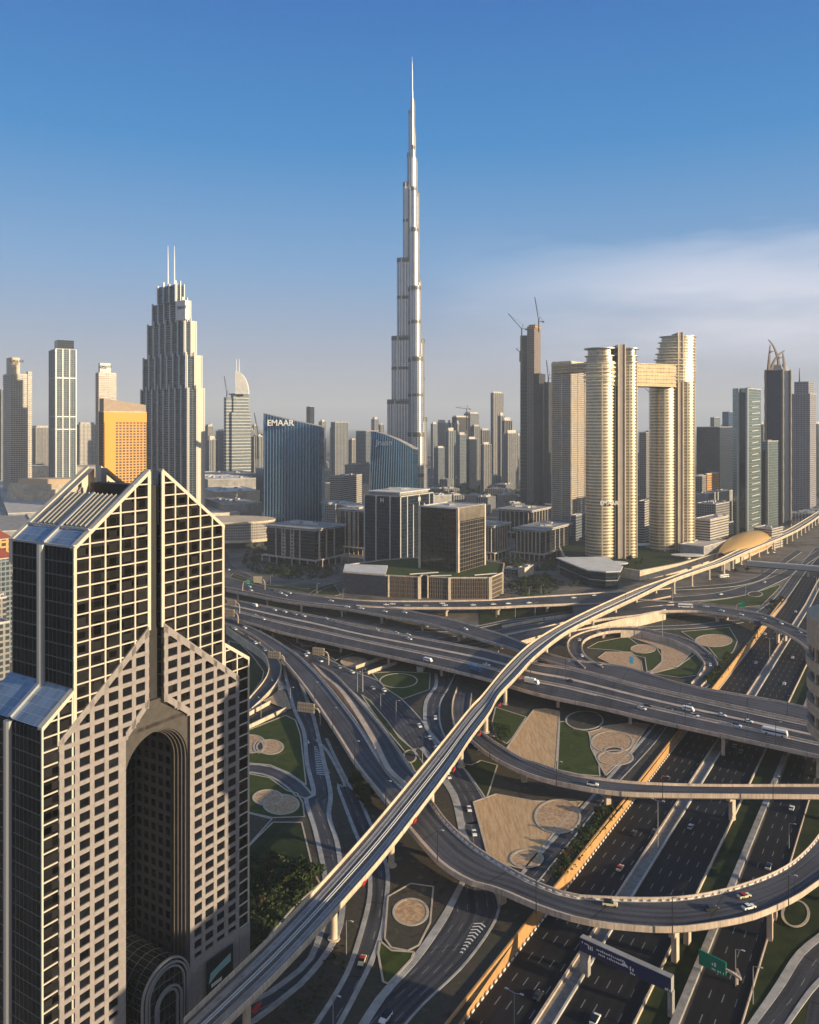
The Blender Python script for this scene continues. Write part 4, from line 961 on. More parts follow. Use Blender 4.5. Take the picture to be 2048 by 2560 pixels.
# ------------------------------------------------------------------ supertall
BX, BY = (1030.6 - CX) * 1485 / FPX, 1485.0
t = thing('supertall_spire', 'slender silver stepped skyscraper with a needle spire, by far the tallest', 'skyscraper', (BX, BY, 0))
def lobe(ang, r, hw, x=0):
    c, s_ = math.cos(ang), math.sin(ang); pts = []
    pts.append((0, -hw)); pts.append((r - hw, -hw))
    for i in range(1, 10): a = -math.pi / 2 + math.pi * i / 10; pts.append((r - hw + hw * math.cos(a), hw * math.sin(a)))
    pts.append((r - hw, hw)); pts.append((0, hw))
    return [(BX + a * c - b * s_, BY + a * s_ + b * c) for a, b in pts]
WG = {172: [(46, 209, 9), (38, 324, 8.5), (28, 465, 7.6), (17, 602, 6.2), (9.5, 655, 4.2), (6.6, 733, 2.4)],
      288: [(47, 150, 10), (40, 284, 9.2), (30, 411, 8.8), (20, 517, 7), (13, 592, 5.6), (7.5, 668, 3.2)],
      50: [(38, 177, 9.5), (31, 320, 8.5), (23, 430, 8), (17, 585, 6.6), (12, 642, 4.6), (10, 696, 3.2), (7.5, 752, 2.2)]}
for ang, tiers in WG.items():
    k = MB(); kb = MB(); z0 = 0
    for i, (r_, z1, hw_) in enumerate(tiers):
        k.prism(lobe(R(ang), r_, hw_), z0, z1, 0, 1)
        kb.prism(offset(lobe(R(ang), r_, hw_), .12), z1 - 7.5, z1 - 1.2)
        if z1 - z0 > 110: kb.prism(offset(lobe(R(ang), r_, hw_), .12), (z0 + z1) / 2 - 3, (z0 + z1) / 2 + 2.5)
        kb.prism(offset(lobe(R(ang), r_, hw_), .35), z1 - .6, z1 + .5)
        if i + 1 < len(tiers): pass
        # second narrower shaft inside rises on to the next tier
        z0 = z1 - .5
    k.build('wing', [F['silver'], M['metal']], t); kb.build('mechanical_band', [mat('band_grey_%d' % ang, (.15, .145, .14), .5, .4)], t)
    # rounded ribs between bays
    kr = MB(); z0 = 0
    for (r_, z1, hw_) in tiers:
        for f in (.66,):
            for s_ in (-1, 1):
                c, s2 = math.cos(R(ang)), math.sin(R(ang)); a_, b_ = r_ * f, s_ * hw_
                kr.cone((BX + a_ * c - b_ * s2, BY + a_ * s2 + b_ * c, z0), min(1.4, hw_ * .22), min(1.4, hw_ * .22), z1 - z0 - 1, 6)
        z0 = z1 - 2
    kr.build('rib', [F['silver']], t)
k = MB()
for r_, z0, z1 in ((9, 0, 645), (5.4, 645, 700), (4.2, 700, 733), (3.0, 733, 753), (2.1, 753, 768)): k.cone((BX, BY, z0), r_, r_, z1 - z0, 14)
k.build('core', [F['silver']], t)
k = MB(); k.cone((BX, BY, 768), 1.35, 1.2, 36, 10); k.cone((BX, BY, 804), .9, .8, 16, 10); k.cone((BX, BY, 820), .5, .3, 10, 8); k.build('spire', [M['metal']], t)
# ------------------------------------------------------------------ two golden lobed towers with a bridge
def lobed(name, label, lobes_, xc0, xc1, Y, zt_, up):
    """two round lobes (left x, right x, distance added) either side of a stone spine"""
    t = thing(name, label, 'tower', ((xc0 - CX) * Y / FPX, Y + 18, 0)); C = []
    for i, (x0, x1, dy) in enumerate(lobes_):
        y_ = Y + dy; cx, rx = ((x0 + x1) / 2 - CX) * y_ / FPX, (x1 - x0) / 2 * y_ / FPX
        C.append((cx, y_ + rx * .95, rx)); P = ellipse(cx, y_ + rx * .95, rx - .7, rx * .95 - .7, n=84)
        k = MB(); k.prism(P, 0, zt_[i], 0, 1); k.build('lobe', [F['skyview'], M['roof_l']], t)
        k = MB(); z = 6
        while z < zt_[i] - 1: k.prism(offset(P, .75), z, z + 1.25); z += 3.7
        k.build('balcony_bands', [M['goldband']], t)
        for a in (262, 322):
            k = MB(); k.box((cx + (rx + .1) * math.cos(R(a)), y_ + rx * .95 + (rx + .1) * math.sin(R(a)), 0), (.9, 1.2, zt_[i] - 2), R(a)); k.build('bay_column', [M['goldband']], t)
    cxa, cxb = (xc0 - CX) * Y / FPX, (xc1 - CX) * Y / FPX
    k = MB(); k.box(((cxa + cxb) / 2, Y + 16, 0), (cxb - cxa, 26, max(zt_) + up)); k.build('lift_core', [mat('core_stone', (.36, .31, .27), .5, noise=.1)], t)
    for xx in (cxa, cxb): k = MB(); k.box((xx, Y + 2.6, 0), (1.3, 1.6, max(zt_) + up + 1)); k.build('edge_fin', [M['goldband']], t)
    return t, C
def disc(t, c, z, dr, s=1.0, h=.9, m='metal', nm='crown_disc'):
    k = MB(); k.prism(ellipse(c[0], c[1], c[2] * s + dr, c[2] * .95 * s + dr, n=44), z, z + h); k.build(nm, [M[m]], t)
def drum(t, c, z0, z1, s=1.0):
    k = MB(); k.prism(ellipse(c[0], c[1], c[2] * s, c[2] * .95 * s, n=44), z0, z1, 0, 0); k.build('crown_drum', [F['skyview']], t)
t, C = lobed('golden_tower', 'left golden glass tower of the bridged pair, round lobes either side of a dark spine', [(1472, 1550, 0), (1556, 1599, 6)], 1548, 1565, 935, [236, 236], 20)
for c_, s_ in ((C[0], 1), (C[1], 1)):
    disc(t, c_, 236, 1.4, 1); drum(t, c_, 237, 243, .93); disc(t, c_, 243, 1.6, .96); drum(t, c_, 244, 251, .84); disc(t, c_, 251.5, 3.2, .90, 1.2)
cx1, ry1, rx1 = C[0][0], C[0][2], C[0][2]
text('EMAAR', ((1500 - CX) * 934 / FPX, 933.0, zt(1262, 935)), 6.5, 0, t, M['white'], .8)
t2, C2 = lobed('golden_tower', 'right golden glass tower of the bridged pair, rising in curved steps to a flat top', [(1633, 1701, 0), (1700, 1744, 5)], 1698, 1710, 990, [216, 272], 4)
z_ = 216; xr_ = (1743 - CX) * 1002 / FPX
def edrum(t, x0, x1, yc, ry, z0, z1, mm, nm, o=0):
    k = MB(); k.prism(ellipse((x0 + x1) / 2, yc, (x1 - x0) / 2 + o, ry + o, n=56), z0, z1, 0, 0); k.build(nm, [mm], t)
for j in range(8):
    xl_ = (1634 + 3.6 * j - CX) * 1000 / FPX
    edrum(t2, xl_ + .6, xr_, 1008, 16 - j * .3, z_, z_ + 7.0, F['skyview'], 'crown_drum'); edrum(t2, xl_ - 1.4, xr_, 1008, 16.6 - j * .3, z_ + 6.4, z_ + 7.4, M['goldband'] if j < 7 else M['metal'], 'terrace_slab', .8); edrum(t2, xl_ + .2, xr_, 1008, 16.2 - j * .3, z_ + 2.8, z_ + 3.6, M['goldband'], 'terrace_slab', .6)
    z_ += 7.0
for z in (214, 219, 224, 229, 234): disc(t, C[0], z, 2.4 if z > 216 else 1.6, 1, 1.2, 'goldband', 'terrace_slab')
disc(t2, C2[1], 272, 1.2, 1)
xa, xb = (1392 - CX) * 950 / FPX, (1700 - CX) * 985 / FPX
t = thing('sky_bridge', 'long golden bridge block joining the two golden towers near their tops', 'bridge', (cx1 + 40, 955, 208))
P = [(cx1 + rx1 * .55, 938), ((1690 - CX) * 975 / FPX, 975), ((1690 - CX) * 975 / FPX, 1000), (cx1 + rx1 * .55, 966)]
k = MB(); k.prism(P, 209, 235, 0, 1); k.build('wall', [F['goldw'], M['roof_l']], t)
ledges(P, 209, 236, 4.3, .9, 1.1, 'floor_band', 'cream', t)
P = [((1385 - CX) * 985 / FPX, 985), (cx1 - 10, 940), (cx1 - 6, 958), ((1400 - CX) * 1010 / FPX, 1010)]
k = MB(); k.prism(P, 227, 236, 0, 1); k.build('cantilever_wall', [F['goldw'], M['roof_l']], t)
ledges(P, 226, 238, 4.0, 1.2, 1.4, 'cantilever_band', 'cream', t)
# podium of the pair
P = [tuple(gp(p, 0)[:2]) for p in tk('W1440,1425 W1600,1452 W1700,1432 W1830,1395 W1900,1365')] + [(430, 1150), (200, 1130), (180, 960)]
t = thing('podium', 'low tan curved podium with planted terrace under the golden towers', 'podium', (*center(P), 0))
k = MB(); k.prism(P, 0, 9.5, 0, 1); k.build('wall', [M['cream'], M['roof']], t)
k = MB(); k.prism(offset(P, .5), 9.5, 10.8, 0, 0)
k.prism(offset(P, .4), 4.4, 5.2); k.build('edge_band', [M['cream']], t)
k = MB(); k.prism(offset(P, -2), 10.8, 11.0); k.build('terrace_planting', [M['grass2']], t)
for (xx, yy, ww) in ((1620, 1345, 50), (1720, 1372, 45), (1545, 1392, 26)):
    p = gp((xx, yy + 25), 11); k = MB(); k.prism(ellipse(p.x, p.y, ww * .42, 9, n=20), 15, 15.8); k.cone((p.x, p.y, 11), 3, 3, 4, 10); k.build('canopy', [M['roof_w']], t)
# glass pavilion with a white roof
P = [tuple(gp(p, 0)[:2]) for p in tk('B510,120 B560,140 B640,148 B700,146 B712,120')] + [(215, 905), (165, 900)]
t = thing('glass_pavilion', 'dark glass pavilion under a thin white curved roof beside the railway', 'pavilion', (*center(P), 0))
k = MB(); k.prism(P, 0, 17); k.build('wall', [F['darkgl']], t); k = MB(); k.prism(offset(P, 3), 17, 18.2); k.build('roof', [M['roof_w']], t); k = MB(); k.prism(offset(P, .4), 8, 8.8); k.build('floor_band', [M['metal']], t)
# ------------------------------------------------------------------ tall neighbours on the right half
P = corner(1381, 1428, 1461, 1400, 40); H_ = zt(905, 1400)
t = building('residential_tower', 'tall beige balcony tower with a curved top, left of the golden pair', 'tower', P, H_ - 6, 'beige', n=2); t_b = t
k = MB(); k.prism(offset(P, .2), H_ - 5, H_ + 2); k.build('crown', [M['cream']], t)
ledges(P, 8, H_ - 8, 3.6, 1.1, .9, 'balcony_slab', 'cream', t); fins(P, 0, H_, 20, 1.9, 1.6, 'pilaster', 'cream', t, (0, 3))
# unfinished tower with cranes
P = corner(1301, 1334, 1349, 1700, 30); H_ = zt(838, 1700)
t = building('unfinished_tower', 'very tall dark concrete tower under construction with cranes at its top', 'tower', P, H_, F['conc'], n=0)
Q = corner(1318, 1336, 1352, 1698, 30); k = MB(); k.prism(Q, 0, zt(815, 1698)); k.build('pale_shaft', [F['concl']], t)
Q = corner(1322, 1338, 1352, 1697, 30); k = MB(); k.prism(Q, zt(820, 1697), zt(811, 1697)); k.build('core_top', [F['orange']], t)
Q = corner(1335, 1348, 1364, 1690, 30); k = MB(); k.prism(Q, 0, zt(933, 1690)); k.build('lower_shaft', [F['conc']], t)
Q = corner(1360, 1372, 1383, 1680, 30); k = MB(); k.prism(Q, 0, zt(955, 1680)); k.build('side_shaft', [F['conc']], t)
ledges(P, 30, H_ - 90, 7.4, .5, .5, 'floor_slab', 'conc_d', t)
def crane(label, x, y, Y, jx, jy, mast):
    p = Vector(((x - CX) * Y / FPX, Y, zt(y, Y))); tip = Vector(((jx - CX) * Y / FPX, Y + 4, zt(jy, Y)))
    t = thing('tower_crane', label, 'crane', (p.x, p.y, p.z - mast))
    k = MB(); k.bar((p.x, p.y, p.z - mast), p, 2.2); k.build('mast', [M['dark']], t)
    k = MB(); k.bar(p, tip, 1.1, 1.3); k.build('jib', [M['dark']], t)
    d = (p - tip).normalized(); q = p + Vector((d.x, 0, 0)).normalized() * 9 if abs(d.x) > .01 else p + Vector((9, 0, 0))
    k = MB(); k.bar(p, q, 1.2); k.box((q.x, q.y, q.z - 2.6), (4, 3, 3)); k.build('counterweight', [M['dark']], t)
    k = MB(); a = p + Vector(((q.x - p.x) * .3, 0, 9)); k.bar(p, a, .9); k.bar(a, tip, .25); k.bar(a, q, .3); k.build('stay', [M['dark']], t)
crane('luffing crane on the left shoulder of the unfinished tower', 1304.5, 822, 1688, 1271, 783, 90)
crane('crane on the very top of the unfinished tower, jib almost upright', 1347, 803, 1690, 1338, 742, 22)
crane('small crane halfway up the left side of the unfinished tower', 1300, 880, 1688, 1291, 871, 20)
crane('crane behind the beige tower, right of the unfinished tower', 1371, 945, 1660, 1367, 900, 40)
crane('distant crane seen through the gap under the golden bridge', 1628, 985, 2200, 1614, 970, 60)
crane('crane above the low cluster right of the supertall spire', 1167, 1022, 2300, 1140, 1018, 60)
crane('thin crane left of the slim tower with the white sail top', 567, 985, 2300, 560, 940, 60)
crane('pale crane standing behind the blue slanted tower', 645, 1085, 2000, 635, 1032, 60)
# pale-green folded tower and its lower neighbour
P = corner(1832, 1870, 1903, 1150, 45); H_ = zt(972, 1150)
t = building('green_glass_tower', 'pale green glass tower with upright dark slot, left of the horned tower', 'tower', P, H_, F['tealgl'], n=2)
k = MB(); Q = corner(1832, 1845, 1850, 1170, 45); k.prism(Q, 0, H_ + 1, 0); k.build('brown_flank', [mat('flank_brown', (.23, .19, .17), .6, noise=.1)], t)
for xx, w_ in ((1846, 4), (1868, 5)):
    a = R(45); l = Vector((-math.cos(a), math.sin(a), 0)); Nn = Vector(((1869 - CX) * 1147 / FPX, 1147, 0)); s_ = solve(Nn, l, xx); q = Nn + l * s_
    k = MB(); k.box((q.x, q.y, 0), (w_ * .56, 3.0, H_ + 1), -a); k.build('upright_fin', [M['metal']], t)
k = MB(); s1, s2 = solve(Nn, l, 1864), solve(Nn, l, 1850); q = Nn + l * ((s1 + s2) / 2); k.box((q.x, q.y - .6, 0), (abs(s2 - s1), 1.4, H_ - 5), -a); k.build('glass_slot', [M['glass']], t)
k = MB(); r_ = Vector((math.sin(a), math.cos(a), 0)); nr = Vector((math.cos(a), -math.sin(a), 0))
for j in range(22):
    A = Nn + r_ * 12 + nr * 1.2; B = Nn + r_ * (40 if j % 2 else 34) + nr * 1.2; z = 22 + j * 8.3; k.bar((A.x, A.y, z), (B.x, B.y, z + 1.4), .9, .7)
k.build('light_strip', [M['roof_w']], t)
P = corner(1904, 1920, 1946, 1200, 45); H_ = zt(1104, 1200)
t = building('green_glass_tower', 'lower narrow green glass block tucked before the horned tower', 'tower', P, H_, F['tealgl'], n=1)
k = MB(); Q = corner(1905, 1914, 1918, 1190, 45); k.prism(Q, 0, H_ - 12); k.build('glass_slot', [M['glass']], t); fins(P, 0, H_, 14, 1.2, 1.4, 'upright_fin', 'metal', t, (3,))
P = corner(1885, 1930, 1958, 1080, 45); t = building('parking_block', 'low striped grey parking block at the foot of the green glass tower', 'building', P, 26, F['louvre'], n=3)
# horned tower
P = corner(1917, 1956, 1974, 1300, 45); H_ = zt(925, 1300)
t = thing('horned_tower', 'dark blue tower crowned by two curved crossing horns', 'tower', (*center(P), 0))
k = MB(); k.prism(P, 0, H_); k.build('wall', [F['hornblue']], t)
c_ = center(P); Q = offset(P, -3.5); k = MB()
for i in range(4):
    a, b = P[i], P[(i + 1) % 4]; a2, b2 = Q[i], Q[(i + 1) % 4]; k.face([(*a, H_), (*b, H_), (*b2, H_ + 9), (*a2, H_ + 9)])
k.face([(*q, H_ + 9) for q in Q]); k.build('sloping_shoulder', [M['metal']], t)
M['browntr'] = mat('brown_trim', (.26, .20, .155), .6, noise=.15)
k = MB()
for i, q in enumerate(offset(P, 1.2)):
    z = 0
    while z < H_ - 2: k.cone((q[0], q[1], z), 1.7 if int(z / 12) % 2 else 2.3, 1.7 if int(z / 12) % 2 == 0 else 2.3, 12, 8); z += 12
k.build('corner_shaft', [M['browntr']], t)
def horn(x0, y0, pts, nm):
    k = MB(); Y = 1308
    W_ = [Vector(((x - CX) * Y / FPX, Y, zt(y, Y))) for x, y in pts]; L_ = smooth_line(W_, n=14)
    for i in range(13): k.bar(L_[i], L_[i + 1], 4.6 * (1 - i / 14) + .8, 3.2 * (1 - i / 15) + .6)
    k.build(nm, [M['browntr']], t)
horn(0, 0, [(1948, 925), (1946, 900), (1940, 880), (1932, 862), (1921, 849)], 'horn')
horn(0, 0, [(1922, 925), (1923, 905), (1924, 885), (1926, 862)], 'horn_strut')
horn(0, 0, [(1928, 925), (1936, 902), (1948, 886), (1962, 876)], 'horn')
horn(0, 0, [(1960, 928), (1960, 905), (1957, 880)], 'horn_strut')
horn(0, 0, [(1925, 880), (1934, 878)], 'horn_strut'); horn(0, 0, [(1946, 895), (1957, 893)], 'horn_strut')
# grey stone tower at the right
P = corner(1974, 2025, 2041, 1500, 44); H_ = zt(985, 1500)
t = building('stone_tower', 'grey stone office tower with rooftop mast at the far right', 'tower', P, H_, F['stone'], n=0)
Q = corner(1986, 2022, 2034, 1506, 44); k = MB(); k.prism(Q, H_, zt(953, 1500)); k.build('crown_block', [F['stone']], t)
q = center(Q); k = MB(); k.cone((q[0] - 8, q[1], zt(953, 1500)), 1.4, .4, 26, 8); k.build('mast', [M['dark']], t)
fins(P, 0, H_, 12, 1.5, 1.5, 'pilaster', F['stone'], t, (3,))
# ------------------------------------------------------------------ stepped tower on the left with two antennas
t = thing('stepped_tower', 'huge stepped residential tower with twin antennas behind the near gabled tower', 'tower', ((431 - CX) * 1187 / FPX, 1205, 0))
tiers = [(354, 470, 509, 972), (360, 466, 503, 889), (371, 462, 489, 802), (383, 458, 475, 750), (396, 440, 459, 707)]
z0 = 0
for i, (a, b, c, y) in enumerate(tiers):
    P = corner(a, b, c, 1187 + i * 3.5, 38); z1 = zt(y, 1187)
    k = MB(); k.prism(P, z0, z1, 0, 1); k.build('tier_wall', [F['addr'], M['roof_l']], t)
    k = MB()
    for s_ in (3, 0):
        A, B = Vector(P[s_]), Vector(P[(s_ + 1) % 4]); L_ = (B - A).length; n_ = max(2, round(L_ / 15)); d = (B - A).normalized(); nr = Vector((d.y, -d.x))
        for j in range(n_ + 1):
            c_ = A + d * (L_ * j / n_) + nr * .8; k.box((c_.x, c_.y, z0), (1.7, 2.6, z1 - z0 + (6 if j % 2 else 2)), math.atan2(d.y, d.x))
    k.build('tier_fin', [M['silverfin']], t)
    if i < 4:
        A, B = Vector(P[0]), Vector(P[1]); d = (B - A).normalized(); nr = Vector((d.y, -d.x)); c_ = A + d * ((B - A).length * .76) + nr * .6
        k = MB(); k.box((c_.x, c_.y, z0), ((B - A).length * .40, 1.6, z1 - z0 + 2), math.atan2(d.y, d.x)); k.build('stone_panel', [M['frame']], t)
    if i < 4:
        k = MB()
        A, B = Vector(P[3]), Vector(P[0]); d = (B - A).normalized(); nr = Vector((d.y, -d.x)); L_ = (B - A).length
        z = z0 + 4
        while z < z1 - 4:
            c_ = A + d * (L_ * .62) + nr * .5; k.box((c_.x, c_.y, z), (L_ * .22, 2.4, .5), math.atan2(d.y, d.x))
            c_ = A + d * (L_ * .2) + nr * .3; k.box((c_.x, c_.y, z), (L_ * .14, 2.0, .5), math.atan2(d.y, d.x)); z += 3.5
        k.build('balconies', [M['roof_l']], t)
    z0 = z1
P = corner(440, 463, 474, 1172, 38); k = MB(); k.prism(P, zt(800, 1180), zt(752, 1180)); k.build('sign_block', [M['roof_w']], t)
text('EMAAR', ((443 - CX) * 1166 / FPX, 1166, zt(775, 1170)), 6.6, R(-38), t, M['dark'])
for xx, nm in ((420, 'antenna'), (436, 'antenna')):
    k = MB(); x_ = (xx - CX) * 1195 / FPX; k.cone((x_, 1195, zt(710, 1195)), 1.1, .7, (710 - 640) * 1195 / FPX, 8); k.cone((x_, 1195, zt(640, 1195)), .6, .3, 26 * 1195 / FPX, 6); k.build(nm, [M['white']], t)
# orange hotel
P = corner(247, 259, 366, 1120, 44); H_ = zt(1030, 1120)
t = building('orange_hotel', 'broad orange hotel slab glowing in the sun left of the stepped tower', 'hotel', P, H_, F['orange'], n=0)
k = MB(); k.prism([P[3], P[0], lerp2(P, 0, 1, .02), lerp2(P, 3, 2, .02)], -1, H_ + 1); k.build('painted_shade_end', [F['darkgl']], t)  # dark facing puts the unlit end's shade into its colour
A = [P[0], P[1], P[2], P[3]]; k = MB(); k.prism(offset(A, -.5), H_, [zt(996, 1120), zt(1005, 1120) - 3, zt(1005, 1120) - 3, zt(996, 1120)]); k.build('crown_wedge', [mat('brown_crown', (.34, .26, .20), .7, noise=.12)], t)
k = MB(); q0, q1 = Vector(P[0]), Vector(P[1]); d = (q1 - q0).normalized(); nr = Vector((d.y, -d.x)); c_ = q0 + d * 9 + nr * .4; k.box((c_.x, c_.y, 0), (16, 1.4, H_), math.atan2(d.y, d.x)); c_ = q0.lerp(q1, .5) + nr * .4; k.box((c_.x, c_.y, H_ - 14), ((q1 - q0).length, 1.5, 14), math.atan2(d.y, d.x)); k.build('plain_wall', [M['orange']], t)
# three slimmer towers on the far left
P = corner(8, 26, 68, 1400, 50); H_ = zt(935, 1400)
t = building('residential_tower', 'pale balcony tower with a sunlit crown at the far left edge', 'tower', P, H_, F['beige2'], n=0)
Q = corner(16, 26, 50, 1402, 50); k = MB(); k.prism(Q, H_, zt(893, 1400)); k.build('crown', [M['cream']], t); ledges(P, 10, H_, 3.4, 1.4, .5, 'balcony_slab', 'cream', t)
text('EMAAR', ((26 - CX) * 1396 / FPX, 1396, zt(906, 1400)), 6.5, R(20), t, M['dark'])
P = corner(66, 70, 80, 1500, 50); building('residential_tower', 'narrow pale tower just behind the sunlit crown tower at far left', 'tower', P, zt(930, 1500), F['beige2'], n=0)
P = corner(124, 140, 190, 1500, 55); H_ = zt(872, 1500)
t = building('residential_tower', 'dark framed tower standing alone second from the left edge', 'tower', P, H_, F['tower1'], n=0)
Q = corner(136, 144, 185, 1503, 55); k = MB(); k.prism(Q, H_, zt(849, 1500)); k.build('crown', [F['darkgl']], t); fins(P, 0, H_, 13, 1.6, 1.8, 'frame_fin', 'metal', t, (0, 3))
k = MB()
for y_ in (943, 1040, 1072): k.prism(offset(P, .9), zt(y_, 1500) - 2, zt(y_, 1500))
k.build('frame_band', [M['metal']], t)
P = corner(239, 247, 291, 1600, 50); H_ = zt(932, 1600)
t = building('residential_tower', 'pale banded tower with lettered crown behind the orange hotel', 'tower', P, H_, F['beige2'], n=0)
Q = corner(246, 250, 277, 1602, 50); k = MB(); k.prism(Q, H_, zt(907, 1600)); k.build('crown', [M['roof_w']], t); ledges(P, 10, H_, 3.6, 1.4, .5, 'balcony_slab', 'conc', t)
text('EMAAR', ((251 - CX) * 1598 / FPX, 1597, zt(919, 1600)), 6.5, R(20), t, M['dark'])
# sail-topped slim tower
Y = 1900; t = thing('sail_top_tower', 'slim pale tower with a curved sail crown and twin masts', 'tower', ((594 - CX) * Y / FPX, Y, 0))
for nm, (a, b, c, y, m_) in (('shaft', (572, 580, 627, 1030, 'tower1')), ('side_shaft', (560, 566, 580, 993, 'tower1')), ('upper_shaft', (577, 584, 622, 983, 'tower1'))):
    P = corner(a, b, c, Y + (6 if nm == 'upper_shaft' else 0), 50); k = MB(); k.prism(P, 0, zt(y, Y)); k.build(nm, [F[m_]], t)
    k = MB(); z = 40
    while z < zt(y, Y) - 4: k.prism(offset(P, .8), z, z + 1.2); z += 7.4
    k.build('floor_bands', [M['roof_w']], t)
x0, x1 = (588 - CX) * Y / FPX, (621 - CX) * Y / FPX; zb = zt(985, Y); k = MB(); pts = [(x0, zb), (x1, zb)] + [(x0 + (x1 - x0) * math.cos(a), zb + 53 * math.sin(a)) for a in [R(q) for q in range(10, 91, 10)]]
k.face([(x, Y, z) for x, z in pts], 0); k.face([(x, Y + 14, z) for x, z in reversed(pts)], 0)
for i in range(len(pts)):
    a, b = pts[i], pts[(i + 1) % len(pts)]; k.face([(a[0], Y, a[1]), (a[0], Y + 14, a[1]), (b[0], Y + 14, b[1]), (b[0], Y, b[1])])
k.build('sail_crown', [M['roof_w']], t)
for xx in (590, 597):
    k = MB(); k.cone(((xx - CX) * Y / FPX, Y + 5, zb + 40), 1.0, .6, 42, 6); k.build('mast', [M['white']], t)
k = MB(); z = 42
for j in range(6): k.prism(ellipse((605 - CX) * Y / FPX, Y + 10, 37 - j * .6, 26), z + j * 5 - 30, z + j * 5 - 27)
k.prism(ellipse((605 - CX) * Y / FPX, Y + 10, 33, 23), 0, 42); k.build('podium', [M['roof_w']], t)
# ------------------------------------------------------------------ blue slanted twin towers
def slant(label, xl, xr, xrr, Y, yl, yr, word, wx, wy, sz, lean=0, pw=.9):
    XL, XR, XRR = [(x - CX) * Y / FPX for x in (xl, xr, xrr)]; zl, zr = zt(yl, Y), zt(yr, Y)
    t = thing('slanted_glass_tower', label, 'tower', ((XL + XR) / 2, Y + 10, 0))
    n_ = 12; P = []; Z = []
    for i in range(n_ + 1):
        f = i / n_; x = XL + (XR - XL) * f; P.append((x, Y - 5 * math.sin(math.pi * f))); Z.append(zl + (zr - zl) * f ** pw)
    P.append((XRR, Y + 26)); Z.append(zr - 2)
    for i in range(n_ + 1):
        f = 1 - i / n_; x = XL + (XRR - XL) * f; P.append((x - (3 if f == 0 else 0), Y + 36 + 6 * math.sin(math.pi * f))); Z.append(zl + (zr - zl) * f ** pw)
    k = MB(); k.prism(P, 0, Z, 0, 1); k.build('wall', [F['bluegl'], M['roof']], t)
    k = MB()
    for j in range(19):
        f = (j + .5) / 19; x = XL + (XR - XL) * f; y = Y - 5 * math.sin(math.pi * f); z1 = zl + (zr - zl) * f ** pw
        ln = lean * (1 - f)
        k.bar((x - ln, y - .5, 0), (x, y - .5, z1), .5, 1.0)
    k.build('glass_fins', [mat('fin_glass', (.20, .33, .48), .3, .6)], t)
    text(word, ((wx - CX) * (Y - 14) / FPX, Y - 14.5, zt(wy, Y)), sz, 0, t, M['white'], 1.2)
    return t
slant('blue glass tower with a slanted roof and white capital letters at its top left', 659, 800, 806, 1150, 1033, 1066, 'EMAAR', 668, 1064, 11.5, 1)
slant('smaller blue glass tower with slanted roof, in front of the supertall spire', 928, 1034, 1046, 1230, 1078, 1122, 'Jnaan', 940, 1112, 11.5, 9, 1.5)
# ------------------------------------------------------------------ office campus
def office(label, P, z1, fin='two'):
    c = center(P); t = thing('office_block', label, 'office', (c[0], c[1], 0), 'dark offices with flat overhanging roofs')
    k = MB(); k.prism(P, 8, z1 - 3, 0, 1); k.build('wall', [F['office'], M['roof']], t)
    k = MB(); k.prism(offset(P, -2.5), 0, 8); k.build('ground_floor', [M['glass']], t)
    k = MB(); k.prism(offset(P, 3.2), z1 - 1.1, z1); k.prism(offset(P, 2.2), z1 - 3.0, z1 - 2.1); k.build('roof_slab', [M['roof_l']], t)
    k = MB(); k.face([(x, y, z1 + .05) for x, y in offset(P, 1.4)]); k.build('roof', [M['roof']], t)
    k = MB(); k.prism(offset(P, 4.6), 8, 9.3); k.build('podium_band', [M['conc']], t)
    Q = offset(P, 4.2)
    for i in (3, 0):
        A, B = Vector(Q[i]), Vector(Q[(i + 1) % 4]); n_ = 7 if i == 3 else 5
        for j in range(n_ + (1 if i == 0 else 0)):
            p = A.lerp(B, j / n_); k = MB(); k.box((p.x, p.y, 0), (1.1, 1.1, 8.1), -AZ); k.build('column', [M['conc']], t)
    for i in (3, 0):
        A, B = Vector(P[i]), Vector(P[(i + 1) % 4]); d = (B - A).normalized(); nr = Vector((d.y, -d.x))
        fs = {'two': (.2, .33, .39, .51, .57, .70) if i == 3 else (.12, .38, .66), 'many': [.08 + .14 * j for j in range(7)] if i == 3 else [.1 + .16 * j for j in range(6)]}[fin]
        for f in fs:
            p = A.lerp(B, f) + nr * .6; k = MB(); k.box((p.x, p.y, 9.3), (1.2, 1.4, z1 - 12.4), math.atan2(d.y, d.x)); k.build('pilaster', [M['conc']], t)
        if fin == 'two' and i == 3:
            for f in (.36, .54):
                k = MB(); p = A.lerp(B, f) + nr * .45
                for q in range(int((z1 - 14) / 3.9)): k.box((p.x, p.y, 11 + q * 3.9), ((B - A).length * .055, .9, 1.5), math.atan2(d.y, d.x))
                k.build('window_ladder', [M['conc']], t)
    clutter(P, z1 + .05, t, 4, (5, 12), (1, 2.4))
    return t
office('dark office block with overhanging pale roof, leftmost of the campus', corner(668, 788, 858, 940, 34), 45)
office('dark office block half hidden behind the tall black hotel tower', corner(852, 916, 960, 1030, 34), 57)
office('colonnaded dark office block immediately right of the bronze glass tower', corner(1180, 1233, 1270, 995, 34), 42, 'many')
office('colonnaded dark office block with roof garden, nearest the golden towers', corner(1288, 1356, 1425, 985, 34), 38, 'many')
office('farther colonnaded office block seen behind two others', corner(1248, 1328, 1372, 1170, 34), 42, 'many')
